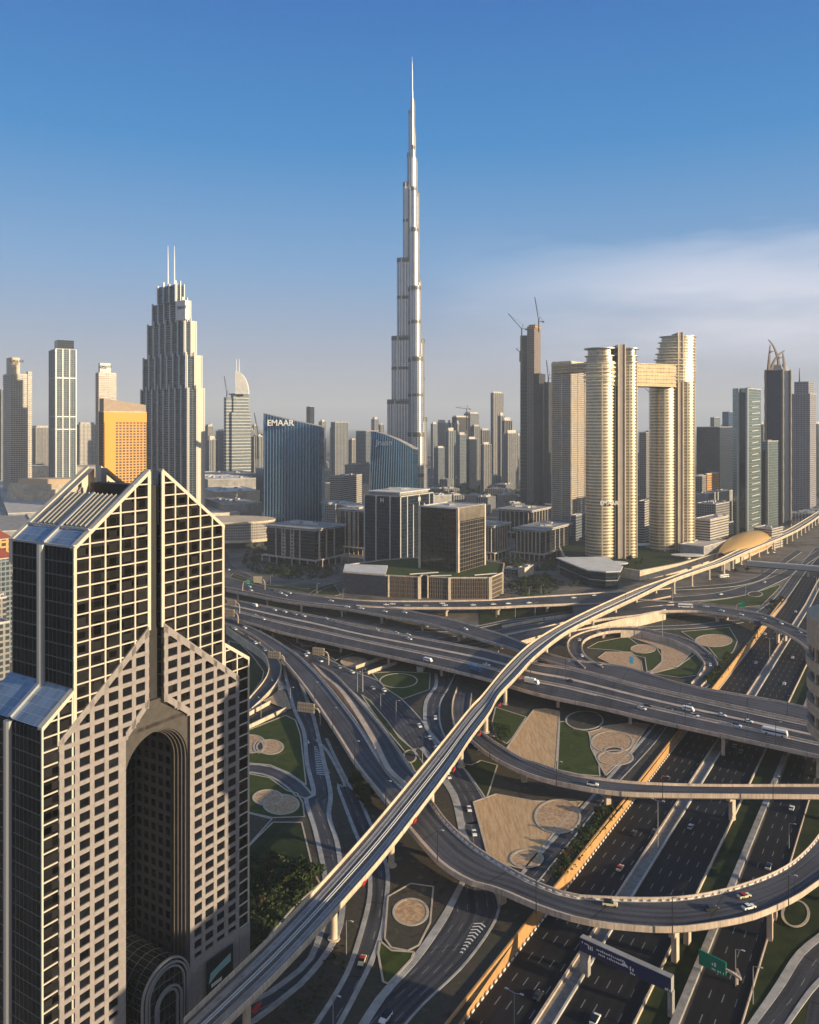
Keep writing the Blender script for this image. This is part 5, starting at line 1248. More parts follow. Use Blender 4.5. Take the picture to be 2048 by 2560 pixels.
# black hotel tower
P = corner(912, 1002, 1083, 900, 34); H_ = zt(1243, 900)
t = building('black_tower', 'black glass hotel tower with white upright fins and H signs', 'hotel', P, H_, F['darkgl'], n=0)
Q = offset(P, -4); k = MB(); k.prism(Q, H_ + 1, H_ + 4); k.build('roof_storey', [M['conc_d']], t); k = MB(); k.prism(offset(P, -2.5), H_ + 4, H_ + 5); k.build('roof_slab', [M['roof_w']], t)
q = center(P); k = MB(); k.box((q[0] - 8, q[1] - 2, H_ + 5), (8, 7, 3)); k.build('roof_unit', [M['conc_d']], t); k = MB(); k.box((q[0] + 7, q[1] + 4, H_ + 5), (10, 6, 2)); k.build('roof_unit', [M['roof_l']], t)
a = R(34)
for i, fs in ((3, (0, .33, .72, 1.0)), (0, (.18, .36, .54, .70, .86, 1))):
    A, B = Vector(P[i]), Vector(P[(i + 1) % 4]); d = (B - A).normalized(); nr = Vector((d.y, -d.x))
    for f in fs:
        p = A.lerp(B, f) + nr * .5; k = MB(); k.box((p.x, p.y, 6), (.9, 1.1, H_ - 6 - (10 if f in (.36, .7) else 0)), math.atan2(d.y, d.x)); k.build('white_fin', [M['roof_w']], t)
    for f in ((.45,) if i == 3 else (.50,)):
        p = A.lerp(B, f) + nr * .9; text('H', (p.x, p.y, H_ - 7), 7, math.atan2(d.y, d.x), t, M['white'], .3, 'letter')
# bronze glass tower
P = corner(1050, 1145, 1211, 800, 34); H_ = zt(1273, 800)
t = building('bronze_tower', 'bronze glass tower framed in cream, beside the black hotel tower', 'tower', P, H_, F['bronze'], n=2, rf='roof_l')
A, B = Vector(P[0]), Vector(P[1]); d = (B - A).normalized(); nr = Vector((d.y, -d.x)); c_ = A.lerp(B, .5) + nr * .25
k = MB(); L_ = (B - A).length
k.face([(A.x + nr.x * .3, A.y + nr.y * .3, 20), (B.x + nr.x * .3, B.y + nr.y * .3, 20), (B.x + nr.x * .3, B.y + nr.y * .3, H_), (A.x + nr.x * .3, A.y + nr.y * .3, H_)], 0, [(0, 20), (L_, 20), (L_, H_), (0, H_)]); k.build('lattice_screen', [F['lattice2']], t)
k = MB()
for j in range(26):
    p = A.lerp(B, (j + .5) / 26) + nr * .8; k.box((p.x, p.y, H_ - 12), (.5, .8, 12.8), math.atan2(d.y, d.x))
k.build('crown_slats', [M['cream']], t)
for q in (P[0], P[1], P[3]):
    k = MB(); k.box((q[0], q[1], 18), (2.4, 2.4, H_ - 17), -R(34)); k.build('corner_post', [M['cream']], t)
k = MB(); C_ = Vector(P[3]); k.bar((C_.x, C_.y, H_ + .8), (A.x, A.y, H_ + .8), 1.6, 1.6); k.build('roof_rim', [M['roof_w']], t)
# shared podium with a planted roof
G = [tuple(gp(p, 0)[:2]) for p in tk('W858.6,1483 W964,1492.5 W972,1492 W1049,1497 W1056,1490 W1067,1491 W1070,1495 W1124,1499 W1226,1498.6 W1257,1484')] + [(98, 850), (60, 880), (0, 885), (-30, 870), (-66, 840)]
t = thing('podium', 'long faceted podium with slatted front and grass roof below the bronze tower', 'podium', (*center(G), 0))
mt_ = [1, 2, 0, 2, 2, 2, 0, 0, 0, 2, 2, 2, 2, 1, 1]
k = MB(); k.prism(G, 0, 20, mt_, 3); k.build('wall', [F['lattice'], F['navygl'], F['darkgl'], M['grass']], t)
k = MB()
for a_, b_ in ((2, 3), (7, 8), (6, 7)):
    A, B = Vector(G[a_]), Vector(G[b_]); n_ = int((B - A).length / 1.7); d = (B - A).normalized(); nr = Vector((d.y, -d.x))
    for j in range(n_): p = A.lerp(B, (j + .5) / n_) + nr * .5; k.box((p.x, p.y, 1), (.35, .9, 18), math.atan2(d.y, d.x))
k.build('front_slats', [M['browntr']], t)
for i, w_ in ((2, 1.6), (3, 3.0), (6, 1.2), (7, 2.6), (8, 3), (9, 1.6)):
    k = MB(); k.box((G[i][0], G[i][1] - .3, 0), (w_, 2.2, 21), 0); k.build('corner_post', [M['cream']], t)
k = MB()
for i in range(len(G)): a_, b_ = G[i], G[(i + 1) % len(G)]; k.bar((*a_, 20.5), (*b_, 20.5), 1.2, 1.1)
k.build('roof_edge', [M['conc']], t)
k = MB(); k.prism([G[0], G[1], (-22, 830), (-66, 838)], 20.9, 22); k.build('flat_roof', [M['roof_w']], t)
for (a_, b_) in (((0, 790), (28, 800)), ((62, 785), (85, 795)), ((20, 782), (40, 784))):
    k = MB(); k.bar((*a_, 20.4), (*b_, 20.4), 2.2, .5); k.build('roof_path', [M['roof_w']], t)
glyphs(Vector((G[0][0] + 3, G[0][1] - .9, 17)), Vector((.99, -.14, 0)), 9, 1.6, t, M['white'], 5)
# ------------------------------------------------------------------ middle-distance blocks
def blk(label, xl, xm, xr, Y, y, m, a=32, z0=0, name='building', cat='building', n=2, rf='roof'):
    P = corner(xl, xm, xr, Y, a); return building(name, label, cat, P, zt(y, Y), F[m] if m in F else m, z0, rf, n=n)
blk('round-cornered brown block with pale floor stripes behind the campus', 825, 852, 905, 1280, 1192, 'louvre', 30)
blk('small sunlit orange-lit annex right of the blue slanted tower', 812, 838, 842, 1100, 1262, 'tower2', 30)
blk('beige strip-window block between the two blue slanted towers', 827, 838, 871, 2000, 1056, 'tower3', 40)
blk('pair block of grey apartments left of the smaller blue tower', 890, 915, 948, 2100, 1078, 'tower1', 30)
blk('slim logo-topped dark tower behind the blue slanted tower', 766, 776, 786, 2600, 1017, 'darkgl', 45, n=0)
blk('wide hazy dark-glass block right of the golden pair', 1742, 1800, 1832, 1850, 1068, 'darkgl', 42)
blk('taller pale block rising behind the wide hazy block', 1776, 1786, 1801, 2300, 1044, 'tower1', 42, n=1)
blk('hazy blue block just left of the green glass tower', 1806, 1822, 1834, 2100, 1030, 'bluegl', 42, n=1)
blk('narrow beige residential tower seen between the golden towers', 1598, 1616, 1628, 1500, 1082, 'tower2', 30, n=1)
blk('second slimmer beige tower in the gap of the golden pair', 1614, 1622, 1634, 1560, 1078, 'tower3', 30, n=1)
blk('dark slab glimpsed between beige tower and left golden tower', 1461, 1468, 1476, 1600, 1040, 'darkgl', 30, n=0)
blk('small orange-lit building right of the golden pair', 1762, 1768, 1798, 1330, 1186, 'orange', 40)
blk('low tan hall next to the orange-lit building', 1738, 1756, 1766, 1300, 1192, 'tower2', 30)
blk('long flat grey hall before the green glass tower', 1740, 1770, 1835, 1200, 1236, 'roof', 42, rf='roof_l')
blk('grey striped parking building right of the golden pair', 1738, 1776, 1822, 1010, 1300, 'louvre', 42)
blk('beige block with rooftop plant behind the parking building', 1742, 1790, 1830, 1120, 1262, 'tower2', 42, n=6)
blk('tan low block peeking between the golden towers', 1596, 1612, 1634, 1060, 1255, 'louvre', 32)
blk('dark truss-fronted block left of the green glass tower base', 1786, 1800, 1834, 1040, 1312, 'darkgl', 44)
blk('small pale block at the foot of the beige tower', 1428, 1440, 1478, 1080, 1290, 'tower1', 32)
blk('small sunlit shop pavilion below the colonnaded offices', 1295, 1312, 1335, 880, 1422, 'cream', 32, n=1)
blk('low grey wing left of the sunlit shop pavilion', 1262, 1290, 1300, 890, 1425, 'tower1', 32, n=2)
blk('flat grey roof building at right behind the railway', 1700, 1760, 1820, 960, 1368, 'roof', 42, rf='roof_l', n=1)
blk('cube-shaped kiosk by the dark round bed under the main bridge', 1473, 1480, 1497, 500, 1794, 'roof_w', 32, n=0, name='kiosk', cat='kiosk')
blk('small white kiosk inside the small loop lawn', 1493, 1506, 1516, 600, 1627, 'roof_w', 32, n=0, name='kiosk', cat='kiosk')
blk('grey utility box below the main bridge near the sunken lane', 1042, 1058, 1066, 545, 1672, 'roof_l', 10, n=0, name='kiosk', cat='kiosk')
# long wall and mall roofs behind the gabled tower
P = front(-60, 470, 1700, 60, 4); t = building('mall_wall', 'very long beige wall building stretching across the left background', 'building', P, zt(1168, 1700), 'cream', rf='roof', n=5)
malls = [(40, 60, 330, 1240, 1228, 'roof'), (-40, 20, 260, 1060, 1285, 'roof_l'), (480, 520, 640, 1500, 1200, 'roof_w'), (500, 540, 650, 1330, 1232, 'roof_w'), (512, 560, 655, 1200, 1262, 'roof'),
         (470, 500, 640, 1650, 1188, 'roof_l'), (420, 470, 600, 1150, 1288, 'roof_l'), (-60, 0, 90, 900, 1330, 'roof'), (640, 700, 830, 1620, 1180, 'roof_w'), (810, 850, 930, 1450, 1215, 'roof'), (800, 870, 925, 1180, 1268, 'roof_w'), (1060, 1085, 1130, 1200, 1240, 'roof_l')]
adj = ['broad', 'shallow', 'whitish', 'pale', 'dusty', 'far', 'long', 'dark', 'bright', 'narrow', 'clean', 'small']
for i, (a_, b_, c_, Y, y, m_) in enumerate(malls):
    wh = 'left edge' if c_ < 340 else ('gap between stepped tower and blue slanted tower' if c_ < 660 else 'area behind the campus')
    blk('%s flat mall roof in the %s' % (adj[i], wh), a_, b_, c_, Y, y, 'cream' if i % 3 == 0 else 'roof', 62, n=7, name='mall_building', rf=m_)
P = ellipse((110 - CX) * 1250 / FPX, 1290, 70, 26, .2); t = thing('curved_roof_hall', 'low hall with a wavy sunlit tan roof before the long beige wall', 'building', (*center(P), 0))
k = MB(); k.prism(P, 0, zt(1212, 1250)); k.build('wall', [M['cream']], t)
k = MB(); k.prism(ellipse((120 - CX) * 1250 / FPX, 1290, 60, 20, .2), zt(1212, 1250), zt(1200, 1250)); k.build('roof', [mat('tan_roof', (.62, .45, .30), .7)], t)
P = ellipse((560 - CX) * 1080 / FPX, 1120, 60, 40, 0); t = thing('round_mall_wing', 'round tan mall wing with a ribbed wall right of the gabled tower', 'building', (*center(P), 0))
k = MB(); k.prism(P, 10, 34, 0, 1); k.build('wall', [F['beige'], M['roof']], t); k = MB(); k.prism(offset(P, 1), 33, 35.5); k.prism(offset(P, 1), 8, 11); k.build('band', [M['cream']], t); k = MB(); k.prism(offset(P, -6), 0, 10); k.build('base', [M['dark']], t)
# small blocks peeking at the left edge beside the gabled tower
for lb, q in (('red-roofed yellow house at the left edge behind the gabled tower', (-60, -20, 26, 620, 1352, 'orange', 40)), ('grey apartment block under the red-roofed house at the left edge', (-60, -10, 30, 560, 1400, 'tower1', 40)),
              ('golden-topped small building lower at the left edge', (-40, -14, 16, 470, 1500, 'tower2', 40)), ('low tan market roof at the left edge', (-50, -8, 24, 450, 1562, 'tower2', 40))):
    t = blk(lb, *q[:6], q[6], n=1)
    if 'red-roofed' in lb:
        P = corner(*q[:4], 40); H_ = zt(q[4], q[3]); k = MB(); c_ = center(P); Q = offset(P, 1.5)
        for i in range(4): k.face([(*Q[i], H_ + 1), (*Q[(i + 1) % 4], H_ + 1), (c_[0], c_[1], H_ + 9)])
        k.build('tiled_roof', [mat('red_tiles', (.30, .08, .05), .8)], t)
# ------------------------------------------------------------------ station shell and footbridge
pc = gp((1840, 1420), 0); ang = math.atan2(1, .62) - .0
t = thing('station_shell', 'golden shell-shaped railway station roof over the viaduct', 'station', (pc.x + 6, pc.y + 30, 0))
A_ = Vector(((1800 - CX) * 960 / FPX, 960, 0)); B_ = Vector(((1908 - CX) * 1120 / FPX, 1120, 0)); ax = (B_ - A_).normalized(); pr = Vector((ax.y, -ax.x, 0)); Ls_ = (B_ - A_).length
k = MB(); nu, nv = 24, 20
def sh(u, v):
    f = u / nu; w_ = 21 * math.sin(math.pi * min(1, max(0, f * .80 + .06))) ** .8 ; hgt = 19 * math.sin(math.pi * min(1, f * .72 + .10)) ** .8
    a = math.pi * (v / nv); p = A_ + ax * (Ls_ * f) + pr * (w_ * math.cos(a) + 2)
    return (p.x, p.y, 7 + hgt * math.sin(a) ** .75)
for u in range(nu):
    for v in range(nv): k.face([sh(u, v), sh(u, v + 1), sh(u + 1, v + 1), sh(u + 1, v)])
o = k.build('shell', [M['gold']], t, smooth=False)
k = MB()
for u in range(nu):
    p, q = sh(u, 0), sh(u + 1, 0); k.bar(p, q, 1.6, 2.0); p, q = sh(u, nv), sh(u + 1, nv); k.bar(p, q, 1.6, 2.0)
for v in range(nv): k.bar(sh(0, v), sh(0, v + 1), 1.4, 1.4); k.bar(sh(nu, v), sh(nu, v + 1), 2.4, 2.0)
k.build('shell_rim', [M['conc']], t)
k = MB(); c_ = A_ + ax * Ls_ * .5
k.box((c_.x, c_.y, 0), (26, Ls_ * .85, 9), -math.atan2(ax.x, ax.y)); k.build('concourse', [M['cream']], t)
k = MB(); c_ = gp((1810, 1418), 6); k.box((c_.x, c_.y, 2), (14, 3, 9), .2); k.build('entrance_box', [M['granite']], t)
f0, f1 = gp((1868, 1408), 10), Vector(((2200 - CX) * 850 / FPX, 850, 10))
t = thing('footbridge', 'long grey enclosed footbridge running from the station over the highway', 'footbridge', ((f0.x + f1.x) / 2, (f0.y + f1.y) / 2, 0))
k = MB(); k.bar(f0, f1, 6.5, 4.6); k.build('tube', [M['metal']], t); k = MB(); k.bar(f0 + Vector((0, 0, 2.6)), f1 + Vector((0, 0, 2.6)), 5.2, .8); k.build('roof', [M['roof_l']], t)
k = MB(); k.bar(f0 + Vector((0, 0, -2.7)), f1 + Vector((0, 0, -2.7)), 7, .9); k.build('girder', [M['dark']], t)
for f in (.12, .48, .62, .9):
    p = f0.lerp(f1, f); k = MB(); k.cone((p.x, p.y, 0), 1.1, 1.1, 7.4, 10); k.build('pier', [M['conc']], t)
# ------------------------------------------------------------------ background skyline cluster
sky_list = [  # xl, xm, xr, top y, distance, facade
 (1077, 1083, 1094, 1060, 2500, 'tower3'), (1092, 1100, 1116, 1057, 2700, 'tower2'), (1085, 1096, 1112, 1120, 2200, 'tower1'), (1114, 1122, 1138, 1078, 2100, 'tower1'), (1130, 1142, 1175, 1043, 2600, 'conc'),
 (1160, 1176, 1198, 1034, 2650, 'tower3'), (1143, 1150, 1166, 1087, 2000, 'tower1'), (1166, 1174, 1192, 1098, 1950, 'darkgl'), (1176, 1186, 1200, 1066, 2400, 'tower1'), (1203, 1210, 1227, 1112, 1900, 'tower3'),
 (1228, 1234, 1258, 983, 2300, 'tower2'), (1246, 1252, 1262, 1040, 2250, 'tower1'), (1256, 1262, 1280, 1052, 2200, 'darkgl'), (1260, 1270, 1294, 1084, 2050, 'tower3'), (1198, 1206, 1224, 1076, 2500, 'conc'),
 (1292, 1296, 1302, 1090, 2400, 'tower1'), (1138, 1144, 1150, 1060, 2300, 'tower2'), (510, 520, 532, 1066, 2300, 'tower2'), (540, 548, 560, 1078, 2100, 'tower1'), (516, 524, 545, 1100, 1900, 'tower3'),
 (630, 636, 658, 1092, 2000, 'tower3'), (192, 200, 240, 1062, 2100, 'beige2'), (72, 90, 124, 1070, 2300, 'tower2'), (0, 4, 12, 975, 1700, 'tower1'), (948, 952, 960, 1062, 2700, 'tower1'),
 (872, 880, 892, 1100, 2200, 'tower2'), (1835, 1842, 1850, 1040, 2500, 'tower1'), (2036, 2044, 2060, 1060, 1900, 'darkgl'), (1902, 1908, 1912, 1062, 2200, 'tower1')]
r2 = random.Random(11)
for i in range(24):
    x = r2.choice((r2.uniform(505, 660), r2.uniform(680, 940), r2.uniform(1070, 1300), r2.uniform(1745, 1830))); w_ = r2.uniform(8, 18)
    sky_list.append((x, x + w_ * .45, x + w_, r2.uniform(1046, 1092), r2.uniform(2600, 3900), r2.choice(('tower1', 'tower2', 'tower3', 'tower1'))))
desc = {'tower1': 'grey', 'tower2': 'tan', 'tower3': 'striped', 'conc': 'raw concrete', 'darkgl': 'dark glass', 'beige2': 'pale'}
def refname(x):
    if x < 130: return 'beside the framed tower at the far left'
    if x < 250: return 'behind the orange hotel'
    if x < 570: return 'between the stepped tower and the sail-topped tower'
    if x < 700: return 'right of the sail-topped tower'
    if x < 960: return 'between the two blue slanted towers'
    if x < 1310: return 'in the cluster right of the supertall spire'
    return 'in the haze behind the right-hand towers'
sky_list.sort(key=lambda q: q[0]); cnt = {}
ORD = ['first', 'second', 'third', 'fourth', 'fifth', 'sixth', 'seventh', 'eighth', 'ninth', 'tenth', 'eleventh', 'twelfth', 'thirteenth', 'fourteenth', 'fifteenth', 'sixteenth', 'seventeenth', 'eighteenth', 'nineteenth', 'twentieth']
ORD += ['twenty-' + o for o in ORD[:9]] + ['thirtieth'] + ['thirty-' + o for o in ORD[:9]] + ['fortieth'] + ['forty-' + o for o in ORD[:9]] + ['fiftieth'] + ['fifty-' + o for o in ORD[:9]] + ['sixtieth']
tot = {}
for q in sky_list: kx = (q[5], refname(q[0])); tot[kx] = tot.get(kx, 0) + 1
for q in sky_list:
    kx = (q[5], refname(q[0])); cnt[kx] = cnt.get(kx, 0) + 1
    lb = '%s%s high-rise %s' % ('' if tot[kx] == 1 else ORD[cnt[kx] - 1] + ' from left ', desc[q[5]], kx[1])
    P = corner(q[0], q[1], q[2], q[4], 38); z1 = zt(q[3], q[4])
    t = building('high_rise', lb, 'high-rise', P, z1, F[q[5]], n=0, group='hazy high-rises of the skyline')
    k = MB(); k.prism(offset(P, -3), z1, z1 + rnd.uniform(4, 10)); k.build('roof_storey', [M['roof_l']], t)
    if rnd.random() < .7: fins(P, 0, z1 + 2, 10, 1.4, 1.8, 'pilaster', 'conc_d', t, (0, 3))
# low-rise carpet, many copies of a few proto blocks
protos = []
for i in range(9):
    k = MB(); a, b, h = rnd.uniform(22, 50), rnd.uniform(20, 44), rnd.choice((9, 12, 15, 18, 24, 32, 48, 70))
    k.box((0, 0, 0), (a, b, h), 0, 0, 1)
    for j in range(4): k.box((rnd.uniform(-a, a) * .3, rnd.uniform(-b, b) * .3, h), (rnd.uniform(3, 9), rnd.uniform(3, 9), rnd.uniform(1.5, 4)), 0, 1)
    k.box((0, 0, h), (a * .5, b * .5, 2.5), 0, 1)
    protos.append(k.mesh('low_rise', [F[rnd.choice(('tower1', 'tower2', 'beige2', 'stone', 'tower3', 'beige'))], M[rnd.choice(('roof', 'roof_l', 'roof_w', 'roof_l'))]]))
zones = [(-20, 500, 1600, 4200, 59, 'far left behind the mall'), (500, 1000, 1700, 4200, 59, 'behind the blue slanted towers'), (1060, 1310, 1500, 4200, 59, 'at the foot of the skyline cluster'), (1740, 2060, 1350, 4000, 56, 'in the right background'), (1380, 1740, 1500, 3600, 40, 'behind the golden pair')]
for (x0, x1, Y0, Y1, n_, ref) in zones:
    L_ = []
    for i in range(n_):
        Y = Y0 + (Y1 - Y0) * rnd.random() ** 1.3; px = rnd.uniform(x0, x1); L_.append((px, Y))
    for i, (px, Y) in enumerate(sorted(L_)):
        o = bpy.data.objects.new('low_rise_building', protos[rnd.randrange(9)]); COL.objects.link(o)
        o.location = ((px - CX) * Y / FPX, Y, 0); o.rotation_euler = (0, 0, rnd.choice((-AZ, -AZ + .2, -AZ + 1.57, .3)))
        lab(o, 'hazy low building %s, %s from the left' % (ref, ORD[i]), 'building', 'low buildings of the hazy background')
# ------------------------------------------------------------------ trees
def tree_meshes(seed, h, r, leaf, squash=.8):
    rr = random.Random(seed); k = MB(); k.cone((0, 0, 0), h * .035, h * .015, h * .55, 6)
    for i in range(5):
        a = rr.uniform(0, 6.28); k.bar((0, 0, h * (.3 + .05 * i)), (math.cos(a) * r * .6, math.sin(a) * r * .6, h * (.55 + .07 * i)), h * .018)
    tr = k.mesh('trunk', [M['bark']]); k = MB()
    lobes = [(rr.uniform(-.5, .5) * r, rr.uniform(-.5, .5) * r, h * rr.uniform(.5, .82), r * rr.uniform(.4, .7)) for _ in range(8)]
    for lx, ly, lz, lr in lobes:
        for _ in range(46):
            v = Vector((rr.gauss(0, 1), rr.gauss(0, 1), rr.gauss(0, 1))).normalized() * lr * rr.uniform(.55, 1.05); v.z *= squash
            c = Vector((lx, ly, lz)) + v; n = Vector((rr.gauss(0, 1), rr.gauss(0, 1), rr.gauss(0, 1))).normalized(); a = n.orthogonal().normalized() * r * rr.uniform(.10, .2); b = n.cross(a)
            k.face([c - a, c - b * .7, c + a, c + b * .7])
    return tr, k.mesh('crown', [leaf])
TREES = [tree_meshes(s, 7, 3.2, M['leaf']) for s in (1, 2, 3)] + [tree_meshes(5, 6, 2.6, M['leaf2'])]
def tree(px, z=0.0, sc_=1.0, kind=None, label='', group=None, pos=None):
    p = pos or gp(px, z); a, b = TREES[kind if kind is not None else rnd.choice((0, 1, 2, 2, 3))]
    o = bpy.data.objects.new('tree', None); COL.objects.link(o); o.empty_display_size = 1; o.location = p; s_ = sc_ * rnd.uniform(.75, 1.3); o.scale = (s_, s_, s_ * rnd.uniform(.85, 1.15)); o.rotation_euler = (0, 0, rnd.uniform(0, 6.28))
    lab(o, label, 'tree', group)
    for nm, me in (('trunk', a), ('crown', b)):
        c = bpy.data.objects.new(nm, me); COL.objects.link(c); c.parent = o
def inside(p, poly):
    r_ = False
    for i in range(len(poly)):
        (x1, y1), (x2, y2) = poly[i], poly[(i + 1) % len(poly)]
        if (y1 > p[1]) != (y2 > p[1]) and p[0] < (x2 - x1) * (p[1] - y1) / (y2 - y1) + x1: r_ = not r_
    return r_
groves = [('T220,1240 T350,1110 T800,1180 T1000,1120 T1080,1160 T900,1260 T560,1290 T330,1240', 34, .9, 'in front of the leftmost office block'), ('T20,1130 T100,900 T240,860 T300,1080 T200,1180', 22, .8, 'on the car park left of the offices'),
          ('U350,300 U900,310 U1130,440 U1100,480 U900,440 U480,420 U380,360', 40, 1.5, 'in the dark park behind the bronze tower'), ('U1150,300 U1640,340 U1640,500 U1400,460 U1180,460', 26, 1.2, 'below the unfinished tower'),
          ('U1120,1290 U1500,1240 U1640,1300 U1600,1400 U1300,1480 U1180,1400', 26, .8, 'between the campus and the far flyover'), ('U1080,1100 U1300,1110 U1520,1140 U1680,1040 U1640,1180 U1460,1160 U1180,1150', 26, .8, 'among the colonnaded offices'),
          ('L520,60 L1100,40 L1100,150 L700,200 L520,170', 18, .8, 'beside the glass pavilion'), ('C210,560 C330,480 C560,520 C640,600 C500,720 C380,860 C230,1040 C208,800', 18, .7, 'in the grove beside the gabled tower'),
          ('D560,140 D500,190 D430,320 D350,430 D300,490 D320,520 D640,150', 20, .5, 'on the slope beside the retaining wall'), ('M760,1060 M880,1010 M930,960 M700,1260 M640,1270', 14, .7, 'beside the small loop near the retaining wall'),
          ('M1200,600 M1290,470 M1380,420 M1400,430 M1290,590', 12, .6, 'by the far end of the retaining wall'), ('N800,790 N560,790 N400,700 N620,740 N830,840', 8, .6, 'under the left end of the main bridge'), ('C930,0 C760,0 C830,60 C980,230 C1010,150', 10, .8, 'in the shadow gap left of the railway'),
          ('M-200,30 M-100,0 M130,120 M-20,180 M-180,190', 20, .7, 'on the terrace under the golden towers'), ('E350,1010 E900,960 E1000,1100 E700,1200', 10, .6, 'by the station forecourt')]
for gi, (s_, n_, sc_, ref) in enumerate(groves):
    n_ = min(59, int(n_ * .88)); sc_ *= 1.12
    poly = tk(s_); xs = [p[0] for p in poly]; ys = [p[1] for p in poly]; L_ = []
    while len(L_) < n_:
        p = (rnd.uniform(min(xs), max(xs)), rnd.uniform(min(ys), max(ys)))
        if inside(p, poly): L_.append(p)
    z = 11 if 'terrace' in ref else 0
    for i, p in enumerate(sorted(L_)): tree(p, z, sc_, None, 'leafy tree %s, %s from the left' % (ref, ORD[i]), 'trees ' + ref)
# low shrubs and ground cover, one mass
k = MB()
def cover(s_, n_, z=0, r_=1.0):
    poly = tk(s_); xs = [p[0] for p in poly]; ys = [p[1] for p in poly]; i = 0
    while i < n_:
        px = (rnd.uniform(min(xs), max(xs)), rnd.uniform(min(ys), max(ys)))
        if not inside(px, poly): continue
        i += 1; p = gp(px, z); h = r_ * rnd.uniform(.5, 1.5)
        for _ in range(7):
            q = p + Vector((rnd.uniform(-h, h), rnd.uniform(-h, h), rnd.uniform(.1, h))); e = Vector((rnd.gauss(0, 1), rnd.gauss(0, 1), rnd.gauss(0, .6))).normalized() * h * .45; f = e.cross(Vector((rnd.gauss(0, 1), rnd.gauss(0, 1), rnd.gauss(0, 1)))).normalized() * h * .4
            k.face([q - e, q - f, q + e, q + f])
cover('T20,1130 T100,900 T240,860 T300,1100 T700,1180 T1000,1120 T1080,1200 T900,1290 T500,1290 T100,1200', 420, 0, 1.8)
cover('U1120,1290 U1500,1240 U1700,1300 U1700,1440 U1300,1480 U1180,1400', 260, 0, 1.6); cover('U1080,1100 U1300,1110 U1520,1140 U1700,1040 U1700,1200 U1180,1200', 240, 0, 1.7)
cover('U300,290 U900,300 U1200,330 U1640,350 U1640,520 U1300,470 U900,450 U480,430 U360,370', 520, 0, 3.2)
cover('D560,130 D500,200 D420,330 D350,440 D310,520 D330,540 D680,120', 260, 0, .7); cover('C205,460 C330,440 C560,480 C640,620 C500,740 C205,1080', 240, 0, 1.2)
cover('B1140,600 B1240,540 B1290,470 B1180,640', 120, 0, .8); cover('M700,1260 M760,1060 M880,1010 M930,960 M1180,700 M1200,720 M720,1290', 150, 0, .8)
cover('C1200,620 C1340,640 C1320,860 C1250,1000 C1080,1015 C1060,700', 60, 0, .35); cover('C400,1479 C640,1150 C780,930 C840,950 C760,1200 C600,1479', 90, 0, .5)
cover('D-120,100 D0,58 D200,95 D370,100 D462,98 D350,220 D150,460 D75,442', 120, 0, .3); cover('B0,-10 B240,60 B420,110 B300,190 B20,200', 160, 0, 1.0)
lab(k.build('shrubs', [M['leaf']]), kind='stuff')
# clipped hedges in the round bed
for i in range(5):
    a, b = gp(tk('O%d,%d' % (560 + i * 40, 560 + i * 6))[0]), gp(tk('O%d,%d' % (650 + i * 22, 770 - i * 22))[0])
    k = MB(); n_ = 10
    for j in range(n_):
        c = a.lerp(b, (j + .5) / n_)
        for _ in range(26):
            v = Vector((rnd.uniform(-1.4, 1.4), rnd.uniform(-1.4, 1.4), rnd.uniform(.1, 1.4))); e = Vector((rnd.uniform(-.5, .5), rnd.uniform(-.5, .5), rnd.uniform(-.3, .3))); f = Vector((rnd.uniform(-.5, .5), rnd.uniform(-.5, .5), rnd.uniform(-.3, .3)))
            q = c + v; k.face([q - e, q - f, q + e, q + f])
    o = k.build('hedge', [M['leaf']]); lab(o, 'clipped hedge row in the oval bed beside the railway, %s from the left' % ORD[i], 'hedge', 'hedge rows in the oval bed')
# ------------------------------------------------------------------ vehicles
PAINT = {'white': mat('car_white', (.80, .80, .78), .3, spec=.6), 'dark': mat('car_dark', (.03, .03, .035), .25, spec=.6), 'silver': mat('car_silver', (.50, .52, .53), .3, .5), 'cream': mat('car_cream', (.72, .62, .40), .35), 'blue': mat('car_blue', (.03, .14, .26), .35)}
M['tyre'] = mat('tyre', (.02, .02, .02), .9); M['carglass'] = mat('car_glass', (.02, .025, .03), .1, .3)
M['lamp'] = mat('headlight', (.75, .75, .72), .2)
def profile_box(mb, sec, wd, m=0):
    """side profile sec [(x, z)] extruded across wd, narrowing a little upwards"""
    zs = [z for _, z in sec]; z0, z1 = min(zs), max(zs)
    def W(z): return wd / 2 * (1 - .10 * (z - z0) / max(.1, z1 - z0))
    Lf = [(x, W(z), z) for x, z in sec]; Rt = [(x, -W(z), z) for x, z in sec]
    mb.face(Lf[::-1], m); mb.face(Rt, m)
    for i in range(len(sec)):
        j = (i + 1) % len(sec); mb.face([Rt[j], Rt[i], Lf[i], Lf[j]][::-1], m)
